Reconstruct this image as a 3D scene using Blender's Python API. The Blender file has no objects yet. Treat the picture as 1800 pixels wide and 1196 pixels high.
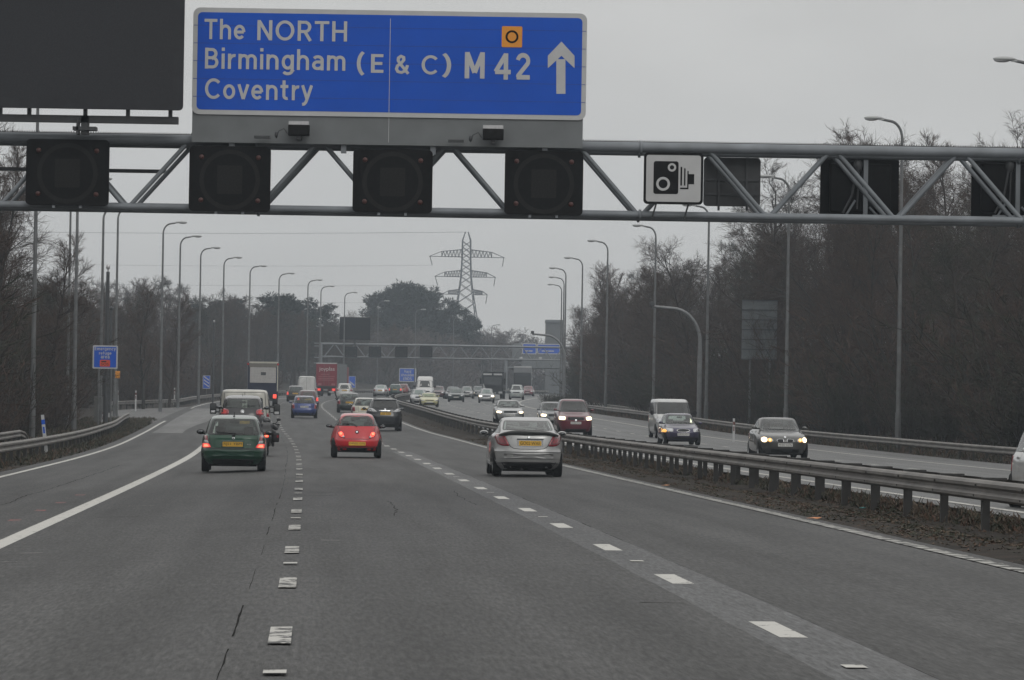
import bpy, bmesh, math, random
import numpy as np
from mathutils import Vector, Matrix
from mathutils.bvhtree import BVHTree

random.seed(7)
S = bpy.context.scene
COL = S.collection
R = math.radians

# ------------------------------------------------------------------ camera geometry
F, HY, ROLL, CAMZ = 7450.0, 712.0, 0.016, 1.62

def derot(px, py):
    return px + ROLL * (py - 598), py - ROLL * (px - 900)

def at(px, py, Y):
    x, y = derot(px, py)
    return Vector(((x - 900) / F * Y, Y, CAMZ + (HY - y) / F * Y))

# ------------------------------------------------------------------ road alignment
_K = [(-120, 6.9), (-60, 4.25), (0, 1.58), (30, .22), (60, -1.2), (90, -2.65), (115, -3.9), (131, -4.72), (175, -7.2),
      (218, -9.9), (257, -12.25), (300, -14.7), (357, -17.75), (400, -19.45), (430, -20.1), (451, -20.25),
      (500, -19.6), (532, -18.6), (565, -17.2), (600, -15.4), (650, -12.1), (700, -8.0), (800, 3.0), (900, 17.0),
      (1100, 55.0), (1400, 130.0)]
_KX = np.array([k[0] for k in _K], float); _KY = np.array([k[1] for k in _K], float)
_h = np.diff(_KX); _d = np.diff(_KY) / _h
_M = np.empty(len(_KX)); _M[0] = _d[0]; _M[-1] = _d[-1]
_M[1:-1] = (_d[:-1] * _h[1:] + _d[1:] * _h[:-1]) / (_h[:-1] + _h[1:])

def lane(Y):
    i = int(np.clip(np.searchsorted(_KX, Y) - 1, 0, len(_h) - 1))
    t = (Y - _KX[i]) / _h[i]; h = _h[i]
    return ((2*t**3 - 3*t**2 + 1) * _KY[i] + (t**3 - 2*t**2 + t) * h * _M[i]
            + (-2*t**3 + 3*t**2) * _KY[i+1] + (t**3 - t**2) * h * _M[i+1])

def slope(Y):
    return (lane(Y + 1) - lane(Y - 1)) / 2

_ZX = [-120, 0, 40, 90, 115, 140, 165, 190, 218, 250, 275, 300]
_ZY = [0, 0, 0, -.06, -.082, -.09, -.06, .03, .15, .39, .61, .816]
def zc(Y):
    if Y < -100: return 0.0
    if Y < 300:
        i = max(0, min(len(_ZX)-2, int(np.searchsorted(_ZX, Y))-1)); h = _ZX[i+1]-_ZX[i]; t = (Y-_ZX[i])/h
        def m(k):
            if k == 0: return 0.0
            if k == len(_ZX)-1: return .0074
            return (_ZY[k+1]-_ZY[k-1])/(_ZX[k+1]-_ZX[k-1])
        return ((2*t**3-3*t*t+1)*_ZY[i] + (t**3-2*t*t+t)*h*m(i) + (3*t*t-2*t**3)*_ZY[i+1] + (t**3-t*t)*h*m(i+1))
    if Y < 560: return .446 + .0074 * (Y - 250)
    if Y < 800:
        t = Y - 560
        return 2.74 + .0074 * t - .0074 * t * t / 480
    return 3.628 - .004 * min(Y - 800, 150)

_CX = [-14, -8.8, -5.42, -3.65, -1.82, 1.82, 3.65, 5.5, 9.5, 24.6]
_CY = [-.21, -.19, -.17, -.10, -.01, -.01, .015, .03, .03, -.20]
def zroad(off, Y):
    return zc(Y) + float(np.interp(off, _CX, _CY))

def smooth(t):
    t = max(0.0, min(1.0, t)); return t * t * (3 - 2 * t)

def zground(off, Y):
    z = zroad(off, Y)
    if off > 25.5: z += 3.2 * smooth((off - 25.5) / 16)
    lim = -15.5 if 240 < Y < 370 else -11.5
    if off < lim: z += 2.2 * smooth((lim - off) / 22)
    return z

def pt(off, Y, dz=0.0):
    return Vector((lane(Y) + off, Y, zroad(off, Y) + dz))

def gp(off, Y, dz=0.0):
    return Vector((lane(Y) + off, Y, zground(off, Y) + dz))

# ------------------------------------------------------------------ materials
MATS = {}
def mat(name, col, rough=.6, metal=0.0, var=.12, scale=4.0, coat=0.0, emit=0.0, ecol=None, spec=.5, bump=0.0, fine=None):
    if name in MATS: return MATS[name]
    m = bpy.data.materials.new(name); m.use_nodes = True
    nt = m.node_tree; b = nt.nodes['Principled BSDF']
    b.inputs['Roughness'].default_value = rough
    b.inputs['Metallic'].default_value = metal
    b.inputs['Specular IOR Level'].default_value = spec
    if coat:
        b.inputs['Coat Weight'].default_value = coat; b.inputs['Coat Roughness'].default_value = .06
    tc = nt.nodes.new('ShaderNodeTexCoord')
    n = nt.nodes.new('ShaderNodeTexNoise'); n.inputs['Scale'].default_value = scale; n.inputs['Detail'].default_value = 6
    nt.links.new(tc.outputs['Object'], n.inputs['Vector'])
    rp = nt.nodes.new('ShaderNodeMapRange')
    rp.inputs['From Min'].default_value = .25; rp.inputs['From Max'].default_value = .75
    rp.inputs['To Min'].default_value = 1 - var; rp.inputs['To Max'].default_value = 1 + var
    nt.links.new(n.outputs['Fac'], rp.inputs['Value'])
    mx = nt.nodes.new('ShaderNodeVectorMath'); mx.operation = 'SCALE'
    mx.inputs[0].default_value = col[:3]
    nt.links.new(rp.outputs['Result'], mx.inputs['Scale'])
    nt.links.new(mx.outputs['Vector'], b.inputs['Base Color'])
    if bump:
        bp = nt.nodes.new('ShaderNodeBump'); bp.inputs['Strength'].default_value = bump; bp.inputs['Distance'].default_value = .02
        nt.links.new(n.outputs['Fac'], bp.inputs['Height']); nt.links.new(bp.outputs['Normal'], b.inputs['Normal'])
    if emit:
        b.inputs['Emission Color'].default_value = (*(ecol or col), 1); b.inputs['Emission Strength'].default_value = emit
    MATS[name] = m
    return m

def glass_mat(name, tint, gloss=.06):
    m = bpy.data.materials.new(name); m.use_nodes = True
    nt = m.node_tree; nt.nodes.clear()
    o = nt.nodes.new('ShaderNodeOutputMaterial')
    tr = nt.nodes.new('ShaderNodeBsdfTransparent'); tr.inputs['Color'].default_value = (*tint, 1)
    gl = nt.nodes.new('ShaderNodeBsdfGlossy'); gl.inputs['Roughness'].default_value = gloss
    fr = nt.nodes.new('ShaderNodeFresnel'); fr.inputs['IOR'].default_value = 1.55
    tc = nt.nodes.new('ShaderNodeTexCoord'); n = nt.nodes.new('ShaderNodeTexNoise'); n.inputs['Scale'].default_value = 2.5
    df = nt.nodes.new('ShaderNodeBsdfDiffuse'); df.inputs['Color'].default_value = (.16, .165, .16, 1)
    ms = nt.nodes.new('ShaderNodeMixShader'); m2 = nt.nodes.new('ShaderNodeMixShader')
    mr = nt.nodes.new('ShaderNodeMapRange'); mr.inputs['To Min'].default_value = .02; mr.inputs['To Max'].default_value = .22
    nt.links.new(tc.outputs['Object'], n.inputs['Vector']); nt.links.new(n.outputs['Fac'], mr.inputs['Value'])
    nt.links.new(mr.outputs['Result'], m2.inputs['Fac'])
    nt.links.new(tr.outputs[0], m2.inputs[1]); nt.links.new(df.outputs[0], m2.inputs[2])
    ge = nt.nodes.new('ShaderNodeNewGeometry'); mi = nt.nodes.new('ShaderNodeMix'); mi.inputs[2].default_value = 1.55; mi.inputs[3].default_value = 1/1.55
    nt.links.new(ge.outputs['Backfacing'], mi.inputs[0]); nt.links.new(mi.outputs[0], fr.inputs['IOR'])      # the same pane from either side
    nt.links.new(fr.outputs[0], ms.inputs['Fac']); nt.links.new(m2.outputs[0], ms.inputs[1]); nt.links.new(gl.outputs[0], ms.inputs[2])
    nt.links.new(ms.outputs[0], o.inputs['Surface'])
    MATS[name] = m
    return m

M_STEEL = mat('galvanised_steel', (.112, .116, .118), .6, .2, .35, 2)
M_GANTRY = mat('gantry_paint', (.155, .17, .185), .55, .15, .25, 1.6)
M_BARRIER = mat('barrier_steel', (.135, .125, .115), .55, .3, .45, 1.1)
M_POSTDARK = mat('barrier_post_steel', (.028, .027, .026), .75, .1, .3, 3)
M_BLACK = mat('signal_black', (.0065, .0065, .007), .75, 0, .3, 8, spec=.12)
M_DARKGREY = mat('dark_grey_panel', (.035, .037, .04), .6, 0, .2, 3)
M_SIGNGREY = mat('sign_back_grey', (.13, .14, .145), .55, .2, .12, 2)
M_BLUE = mat('motorway_blue', (.006, .074, .44), .6, 0, .08, 1.0, spec=.2)
M_WHITE = mat('sign_white', (.40, .405, .41), .45, 0, .06, 3)
M_ORANGE = mat('sign_orange', (.62, .24, .015), .5, 0, .08, 3)
M_RUBBER = mat('tyre_rubber', (.010, .010, .0105), .9, 0, .3, 12, spec=.12)
M_RIM = mat('wheel_rim_alloy', (.30, .31, .32), .35, .8, .1, 8)
M_PLASTIC = mat('black_plastic', (.010, .0105, .011), .55, 0, .2, 9, spec=.25)
M_DARKIN = mat('car_interior', (.03, .031, .033), .8, 0, .2, 8)
M_SEAL = mat('window_seal', (.010, .011, .012), .35, 0, .2, 8)
M_CHROME = mat('chrome_trim', (.55, .56, .57), .2, .9, .05, 6)
M_YPLATE = mat('yellow_number_plate', (.62, .36, .03), .45, 0, .08, 10)
M_WPLATE = mat('white_number_plate', (.5, .5, .48), .45, 0, .08, 10)
M_INK = mat('plate_lettering', (.02, .02, .02), .6, 0, .1, 10)
M_REDLENS = mat('red_lens', (.22, .012, .022), .2, 0, .2, 14, coat=.6)
M_LAMPCLEAR = mat('clear_lens', (.42, .42, .43), .15, .2, .2, 14, coat=.6)
M_BRAKE = mat('lit_brake_lens', (.8, .06, .04), .3, 0, .2, 20, emit=1.0, ecol=(1.0, .10, .06))
M_BRAKEHOT = mat('lit_brake_bulb', (.9, .2, .1), .3, 0, .1, 20, emit=1.6, ecol=(1.0, .22, .12))
M_TAILDIM = mat('lit_tail_lens', (.5, .04, .04), .3, 0, .2, 20, emit=.3, ecol=(1.0, .06, .06))
M_HEAD = mat('lit_headlamp', (.9, .85, .7), .3, 0, .1, 20, emit=6.0, ecol=(1.0, .88, .64))
M_HEADRIM = mat('lit_headlamp_edge', (.9, .7, .4), .3, 0, .1, 20, emit=1.3, ecol=(1.0, .70, .38))
M_INDIC = mat('lit_amber_lamp', (.9, .4, .05), .3, 0, .1, 20, emit=.9, ecol=(1.0, .52, .12))
M_AMBEROFF = mat('amber_signal_lamp', (.05, .011, .008), .4, 0, .2, 20)
M_MIRROR = mat('mirror_glass', (.10, .105, .11), .12, .85, .1, 6)
M_GLASS = glass_mat('car_glass', (.66, .74, .71))
M_GLASSDK = glass_mat('tinted_car_glass', (.13, .15, .15))

# ------------------------------------------------------------------ mesh helper
class MB:
    def __init__(s): s.v = []; s.f = []; s.m = []; s.sm = []
    def add(s, vs, fs, mi=0, sm=False):
        b = len(s.v); s.v += [tuple(p) for p in vs]
        s.f += [tuple(b + i for i in f) for f in fs]; s.m += [mi] * len(fs); s.sm += [sm] * len(fs)
    def box(s, x0, x1, y0, y1, z0, z1, mi=0, M=None):
        vs = [Vector((x, y, z)) for z in (z0, z1) for y in (y0, y1) for x in (x0, x1)]
        if M is not None: vs = [M @ p for p in vs]
        s.add(vs, [(0, 2, 3, 1), (4, 5, 7, 6), (0, 1, 5, 4), (2, 6, 7, 3), (0, 4, 6, 2), (1, 3, 7, 5)], mi)
    def bbox(s, x0, x1, y0, y1, z0, z1, r=.03, mi=0, M=None):      # bevelled box
        bm = bmesh.new(); bmesh.ops.create_cube(bm, size=1)
        for v in bm.verts:
            v.co = Vector(((x0+x1)/2 + v.co.x*(x1-x0), (y0+y1)/2 + v.co.y*(y1-y0), (z0+z1)/2 + v.co.z*(z1-z0)))
        bmesh.ops.bevel(bm, geom=bm.edges[:], offset=r, segments=2, affect='EDGES', profile=.6)
        if M is not None: bm.transform(M)
        bm.verts.index_update()
        s.add([v.co.copy() for v in bm.verts], [tuple(v.index for v in f.verts) for f in bm.faces], mi, True)
        bm.free()
    def tube(s, pts, rad, n=8, mi=0, caps=True):
        pts = [Vector(p) for p in pts]; k = len(pts)
        rads = rad if isinstance(rad, (list, tuple)) else [rad] * k
        rings = []; up = None
        for i, p in enumerate(pts):
            d = (pts[min(i+1, k-1)] - pts[max(i-1, 0)]).normalized()
            if up is None:
                up = Vector((0, 0, 1)) if abs(d.z) < .9 else Vector((1, 0, 0))
            a = d.cross(up).normalized(); up = a.cross(d).normalized(); 
            rings.append([p + (a * math.cos(t) + up * math.sin(t)) * rads[i] for t in [2*math.pi*j/n for j in range(n)]])
        vs = [q for r in rings for q in r]; fs = []
        for i in range(k-1):
            for j in range(n):
                j2 = (j+1) % n
                fs.append((i*n+j, i*n+j2, (i+1)*n+j2, (i+1)*n+j))
        s.add(vs, fs, mi, True)
        if caps:
            s.add(rings[0], [tuple(range(n))[::-1]], mi); s.add(rings[-1], [tuple(range(n))], mi)
    def prism(s, poly, y0, y1, mi=0, M=None):       # poly in x,z ; extruded y0 (front) .. y1
        n = len(poly)
        vs = [Vector((x, y0, z)) for x, z in poly] + [Vector((x, y1, z)) for x, z in poly]
        if M is not None: vs = [M @ p for p in vs]
        fs = [tuple(range(n)), tuple(range(2*n-1, n-1, -1))]
        fs += [(i, i+n, (i+1) % n + n, (i+1) % n) for i in range(n)]
        s.add(vs, fs, mi)
    def lathe(s, prof, axis='x', c=(0, 0, 0), n=24, mi=0):   # prof: (a along axis, r)
        vs = []
        for a, r in prof:
            for j in range(n):
                t = 2*math.pi*j/n; p, q = r*math.cos(t), r*math.sin(t)
                w = (a, p, q) if axis == 'x' else ((p, a, q) if axis == 'y' else (p, q, a))
                vs.append((c[0]+w[0], c[1]+w[1], c[2]+w[2]))
        fs = []
        for i in range(len(prof)-1):
            for j in range(n):
                j2 = (j+1) % n; fs.append((i*n+j, (i+1)*n+j, (i+1)*n+j2, i*n+j2))
        s.add(vs, fs, mi, True)
    def ell(s, c, r, mi=0, nu=14, nv=9, M=None):
        vs = []; fs = []
        for i in range(nv+1):
            ph = math.pi*i/nv
            for j in range(nu):
                t = 2*math.pi*j/nu
                p = Vector((c[0]+r[0]*math.sin(ph)*math.cos(t), c[1]+r[1]*math.sin(ph)*math.sin(t), c[2]+r[2]*math.cos(ph)))
                vs.append(M @ p if M is not None else p)
        for i in range(nv):
            for j in range(nu):
                j2 = (j+1) % nu; fs.append((i*nu+j, (i+1)*nu+j, (i+1)*nu+j2, i*nu+j2))
        s.add(vs, fs, mi, True)
    def mesh(s, name, mats):
        me = bpy.data.meshes.new(name)
        me.from_pydata(s.v, [], s.f)
        for m in (mats if isinstance(mats, (list, tuple)) else [mats]): me.materials.append(m)
        me.polygons.foreach_set('material_index', s.m); me.polygons.foreach_set('use_smooth', s.sm)
        me.validate(clean_customdata=False); me.update()
        return me

def tag(o, label=None, cat=None, group=None, kind=None):
    if label: o['label'] = label
    if cat: o['category'] = cat
    if group: o['group'] = group
    if kind: o['kind'] = kind
    return o

def link(name, me, parent=None):
    o = bpy.data.objects.new(name, me); COL.objects.link(o)
    if parent is not None: o.parent = parent
    return o

def obj(name, mb, mats, parent=None):
    return link(name, mb.mesh(name, mats), parent)

def empty(name, loc=(0, 0, 0), rz=0.0, label=None, cat=None, group=None):
    o = bpy.data.objects.new(name, None); COL.objects.link(o)
    o.location = loc; o.rotation_euler = (0, 0, rz); o.empty_display_size = .3
    return tag(o, label, cat, group)

def structure(name, mb, mats):
    return tag(obj(name, mb, mats), kind='structure')

_TXT = {}

# ---- stroke lettering for the road signs (monoline letters, cap height 1)
def _arc(cx, cy, rx, ry, a0, a1, n=14): return [(cx + rx*math.cos(R(a0+(a1-a0)*k/n)), cy + ry*math.sin(R(a0+(a1-a0)*k/n))) for k in range(n+1)]
_gh, _gt = .082, .918
GLYPH = {
 'T': (.64, [[(0, _gt), (.64, _gt)], [(.32, _gt), (.32, 0)]]),
 'h': (.58, [[(_gh, 1), (_gh, 0)], [(_gh, .42)] + _arc(.29, .43, .205, .22, 170, 0) + [(.495, 0)]]),
 'n': (.58, [[(_gh, .73), (_gh, 0)], [(_gh, .42)] + _arc(.29, .43, .205, .22, 170, 0) + [(.495, 0)]]),
 'm': (.88, [[(_gh, .73), (_gh, 0)], [(_gh, .45)] + _arc(.26, .46, .175, .19, 170, 0) + [(.435, 0)], [(.435, .45)] + _arc(.61, .46, .18, .19, 170, 0) + [(.79, 0)]]),
 'r': (.36, [[(_gh, .73), (_gh, 0)], [(_gh, .38)] + _arc(.32, .38, .235, .265, 170, 80)]),
 'e': (.58, [[(.08, .365), (.50, .365)], _arc(.29, .365, .215, .285, 0, 318, 26)]),
 'o': (.60, [_arc(.30, .365, .22, .285, 0, 360, 28)]),
 'a': (.56, [_arc(.27, .48, .20, .172, 150, 0, 12) + [(.47, 0)], [(.47, .40), (.27, .40)] + _arc(.25, .24, .17, .16, 90, 270, 12) + [(.33, .085), (.47, .17)]]),
 'g': (.58, [_arc(.29, .365, .21, .285, 0, 360, 26), [(.50, .73), (.50, -.02)] + _arc(.29, -.02, .21, .17, 0, -150, 12)]),
 'i': (.17, [[(_gh, .73), (_gh, 0)], [(_gh, .86), (_gh, 1.02)]]),
 'v': (.52, [[(.04, .73), (.26, .02)], [(.48, .73), (.26, .02)]]),
 't': (.42, [[(.17, .95)] + _arc(.31, .22, .14, .14, 180, 290, 8), [(0, .655), (.38, .655)]]),
 'y': (.52, [[(.04, .73), (.27, .04)], [(.48, .73), (.25, .02), (.20, -.10)] + [(.13, -.175), (.03, -.19)]]),
 'N': (.68, [[(_gh, 1), (_gh, 0)], [(.60, 1), (.60, 0)], [(_gh, .97), (.60, .03)]]),
 'O': (.86, [_arc(.43, .5, .345, .425, 0, 360, 34)]),
 'R': (.64, [[(_gh, 1), (_gh, 0)], [(_gh, _gt), (.34, _gt)] + _arc(.34, .69, .20, .228, 90, -90, 12) + [(_gh, .462)], [(.33, .46), (.58, 0)]]),
 'H': (.68, [[(_gh, 1), (_gh, 0)], [(.60, 1), (.60, 0)], [(_gh, .5), (.60, .5)]]),
 'B': (.64, [[(_gh, 1), (_gh, 0)], [(_gh, _gt), (.33, _gt)] + _arc(.33, .72, .18, .198, 90, -90, 12) + [(_gh, .522)], [(.3, .522), (.36, .522)] + _arc(.36, .302, .20, .22, 90, -90, 12) + [(_gh, _gh)]]),
 'C': (.76, [_arc(.43, .5, .345, .425, 42, 318, 26)]),
 'E': (.56, [[(_gh, 1), (_gh, 0)], [(_gh, _gt), (.53, _gt)], [(_gh, .5), (.49, .5)], [(_gh, _gh), (.54, _gh)]]),
 '&': (.66, [[(.62, .02), (.24, .54), (.155, .69), (.17, .83), (.28, .915), (.40, .86), (.41, .72), (.31, .58), (.13, .42), (.085, .26), (.15, .12), (.31, .08), (.45, .15), (.54, .30), (.58, .46)]]),
 'c': (.54, [_arc(.30, .365, .22, .285, 45, 315, 22)]), 'f': (.36, [[(.14, 0), (.14, .76)] + _arc(.29, .78, .15, .16, 180, 80, 8), [(0, .655), (.34, .655)]]),
 'u': (.58, [[(_gh, .73), (_gh, .30)] + _arc(.29, .29, .208, .21, 180, 350, 12), [(.50, .73), (.50, 0)]]), 'd': (.58, [_arc(.29, .365, .21, .285, 0, 360, 26), [(.50, 1), (.50, 0)]]), 'l': (.17, [[(_gh, 1), (_gh, 0)]]),
 's': (.48, [_arc(.25, .53, .155, .125, 35, 250, 10) + _arc(.24, .21, .165, .135, 75, -145, 12)]), 'D': (.70, [[(_gh, 1), (_gh, 0)], [(_gh, _gt), (.28, _gt)] + _arc(.28, .5, .33, .418, 90, -90, 16) + [(_gh, _gh)]]),
 'S': (.62, [_arc(.31, .715, .22, .205, 30, 250, 12) + _arc(.31, .285, .235, .205, 75, -150, 12)]),
 '(': (.3, [_arc(.42, .46, .34, .64, 118, 242, 14)]), ')': (.3, [_arc(-.12, .46, .34, .64, 62, -62, 14)]),
 'M': (.80, [[(.10, 1), (.10, 0)], [(.70, 1), (.70, 0)], [(.10, .98), (.40, .22)], [(.70, .98), (.40, .22)]]),
 '4': (.66, [[(.44, 1), (.44, 0)], [(.44, .97), (.05, .30)], [(.03, .29), (.63, .29)]]),
 '2': (.62, [_arc(.30, .70, .225, .21, 172, -28, 14) + [(.10, .16), (.08, .09)], [(.03, .095), (.60, .095)]]),
}
def stroke_geo(s, w):
    V = []; Fc = []; Ly = []; x = 0; ly = 0
    for ch in s:
        adv, strokes = GLYPH[ch]
        for st in strokes:
            n = len(st); closed = math.hypot(st[0][0]-st[-1][0], st[0][1]-st[-1][1]) < 1e-6
            L_ = []
            for i, p in enumerate(st):
                a = st[i-1] if i else (st[-2] if closed else None); c = st[i+1] if i < n-1 else (st[1] if closed else None)
                d0 = Vector((p[0]-a[0], p[1]-a[1])).normalized() if a else None; d1 = Vector((c[0]-p[0], c[1]-p[1])).normalized() if c else None
                d0 = d0 or d1; d1 = d1 or d0; t = (d0+d1).normalized(); nn = Vector((-t.y, t.x)); m = w/2/max(.5, nn.dot(Vector((-d0.y, d0.x))))
                L_.append((p[0]+x+nn.x*m, p[1]+nn.y*m)); L_.append((p[0]+x-nn.x*m, p[1]-nn.y*m))
            for i in range(n-1):
                b = len(V); V += [L_[2*i], L_[2*i+1], L_[2*i+3], L_[2*i+2]]; Fc.append((b, b+1, b+2, b+3)); Ly += [ly % 11]*4; ly += 1
            ly += 3
        x += adv + .125
    return np.array(V), Fc, Ly

def add_strokes(mb, s, x0, x1, z0, z1, y, mi=0, w=.145):
    v, f, ly = stroke_geo(s, w); mn, mx = v.min(0), v.max(0); q = (v-mn)/(mx-mn)
    mb.add([Vector((x0+a*(x1-x0), y-.0007*l, z0+b*(z1-z0))) for (a, b), l in zip(q, ly)], f, mi)

def text_geo(s, bold=.0):
    key = (s, bold)
    if key in _TXT: return _TXT[key]
    cu = bpy.data.curves.new('txt', 'FONT'); cu.body = s;  cu.resolution_u = 3
    ob = bpy.data.objects.new('txt', cu); COL.objects.link(ob)
    dg = bpy.context.evaluated_depsgraph_get()
    me = bpy.data.meshes.new_from_object(ob.evaluated_get(dg))
    v = np.array([p.co[:2] for p in me.vertices]); f = [tuple(p.vertices) for p in me.polygons]
    bpy.data.objects.remove(ob); bpy.data.curves.remove(cu); bpy.data.meshes.remove(me)
    _TXT[key] = (v, f)
    return _TXT[key]

def add_text(mb, s, x0, x1, z0, z1, y, mi=0, bold=.0, front=-1, M=None):
    """flat lettering fitted into the box x0..x1, z0..z1 on the plane y; front=-1 faces -y, +1 faces +y"""
    v, f = text_geo(s, bold)
    mn, mx = v.min(0), v.max(0)
    q = (v - mn) / (mx - mn)
    if front < 0: xs = x0 + q[:, 0] * (x1 - x0)
    else: xs = x1 - q[:, 0] * (x1 - x0)
    zs = z0 + q[:, 1] * (z1 - z0)
    vs = [Vector((a, y, b)) for a, b in zip(xs, zs)]
    if M is not None: vs = [M @ p for p in vs]
    mb.add(vs, f, mi)

def rrect(x0, x1, z0, z1, r, seg=5):
    out = []
    for cx, cz, a0 in ((x1-r, z1-r, 0), (x0+r, z1-r, 90), (x0+r, z0+r, 180), (x1-r, z0+r, 270)):
        for k in range(seg+1):
            a = R(a0 + 90*k/seg); out.append((cx + r*math.cos(a), cz + r*math.sin(a)))
    return out

def circle(cx, cz, r, n=24):
    return [(cx + r*math.cos(2*math.pi*k/n), cz + r*math.sin(2*math.pi*k/n)) for k in range(n)]

def ring(mb, cx, cz, r0, r1, y, mi=0, n=32):
    a = circle(cx, cz, r0, n); b = circle(cx, cz, r1, n)
    mb.add([(x, y, z) for x, z in a + b], [(i, n+i, n+(i+1) % n, (i+1) % n) for i in range(n)], mi)

def flat(mb, poly, y, mi=0):
    mb.add([(x, y, z) for x, z in poly], [tuple(range(len(poly)))], mi)
# ------------------------------------------------------------------ world, sun, camera, haze
def build_world():
    w = bpy.data.worlds.new('World'); S.world = w; w.use_nodes = True
    nt = w.node_tree; nt.nodes.clear(); N = nt.nodes.new; L = nt.links.new
    out = N('ShaderNodeOutputWorld'); bg = N('ShaderNodeBackground'); bg.inputs['Strength'].default_value = .1
    sky = N('ShaderNodeTexSky'); sky.sky_type = 'NISHITA'; sky.sun_disc = False
    sky.sun_elevation = R(38); sky.sun_rotation = R(160); sky.air_density = 1.0; sky.dust_density = 6.0; sky.ozone_density = 1.0
    hsv = N('ShaderNodeHueSaturation'); hsv.inputs['Saturation'].default_value = .12
    L(sky.outputs[0], hsv.inputs['Color'])
    tc = N('ShaderNodeTexCoord'); sp = N('ShaderNodeSeparateXYZ'); L(tc.outputs['Generated'], sp.inputs[0])
    # overcast deck: grey cloud, brighter overhead than at the horizon
    mr = N('ShaderNodeMapRange'); mr.inputs['From Min'].default_value = 0; mr.inputs['From Max'].default_value = 1
    mr.inputs['To Min'].default_value = 5.9; mr.inputs['To Max'].default_value = 12.0
    L(sp.outputs['Z'], mr.inputs['Value'])
    n = N('ShaderNodeTexNoise'); n.inputs['Scale'].default_value = 9; n.inputs['Detail'].default_value = 5; n.inputs['Roughness'].default_value = .5
    mp = N('ShaderNodeMapping'); mp.inputs['Scale'].default_value = (1, 1, 3.0)
    L(tc.outputs['Generated'], mp.inputs[0]); L(mp.outputs[0], n.inputs['Vector'])
    nr = N('ShaderNodeMapRange'); nr.inputs['From Min'].default_value = .3; nr.inputs['From Max'].default_value = .7
    nr.inputs['To Min'].default_value = .93; nr.inputs['To Max'].default_value = 1.06
    L(n.outputs['Fac'], nr.inputs['Value'])
    mu = N('ShaderNodeMath'); mu.operation = 'MULTIPLY'; L(mr.outputs[0], mu.inputs[0]); L(nr.outputs[0], mu.inputs[1])
    cv = N('ShaderNodeVectorMath'); cv.operation = 'SCALE'; cv.inputs[0].default_value = (1.0, .995, .975); L(mu.outputs[0], cv.inputs['Scale'])
    mx = N('ShaderNodeMix'); mx.data_type = 'RGBA'; mx.inputs['Factor'].default_value = .88
    L(hsv.outputs[0], mx.inputs['A']); L(cv.outputs[0], mx.inputs['B'])
    L(mx.outputs['Result'], bg.inputs['Color']); L(bg.outputs[0], out.inputs[0])
    sun = bpy.data.lights.new('sun', 'SUN'); sun.energy = .5; sun.angle = R(25); sun.color = (1, .97, .92)
    so = bpy.data.objects.new('sun', sun); COL.objects.link(so)
    so.location = (0, -20, 60); so.rotation_euler = (R(90-38), 0, R(20))
    cam = bpy.data.cameras.new('camera'); co = bpy.data.objects.new('camera', cam); COL.objects.link(co)
    cam.sensor_width = 36; cam.lens = 36*F/1800; cam.clip_start = .5; cam.clip_end = 6000
    pitch = math.atan((HY-598)/F)
    co.matrix_world = Matrix.Translation((0, 0, CAMZ)) @ Matrix.Rotation(R(90)+pitch, 4, 'X') @ Matrix.Rotation(ROLL, 4, 'Z')
    S.camera = co
    S.view_settings.view_transform = 'Standard'; S.view_settings.look = 'None'
    S.view_settings.exposure = 0.0; S.view_settings.gamma = 1
    S.cycles.max_bounces = 6; S.cycles.transparent_max_bounces = 24; S.cycles.volume_bounces = 0
    S.cycles.diffuse_bounces = 3; S.cycles.glossy_bounces = 3

HAZE = 3.2e-4
def build_haze():
    mb = MB(); mb.box(-790, 790, -70, 1330, -4, 75)
    m = bpy.data.materials.new('haze_air'); m.use_nodes = True; nt = m.node_tree; nt.nodes.clear()
    o = nt.nodes.new('ShaderNodeOutputMaterial'); v = nt.nodes.new('ShaderNodeVolumePrincipled')
    v.inputs['Color'].default_value = (.80, .90, 1.0, 1); v.inputs['Density'].default_value = HAZE
    v.inputs['Anisotropy'].default_value = 0.0
    nt.links.new(v.outputs[0], o.inputs['Volume'])
    tag(obj('haze', mb, m), kind='stuff')

# ------------------------------------------------------------------ ground materials
def uv_nodes(m):
    nt = m.node_tree
    uv = nt.nodes.new('ShaderNodeUVMap'); uv.uv_map = 'road'
    return nt, uv

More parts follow.
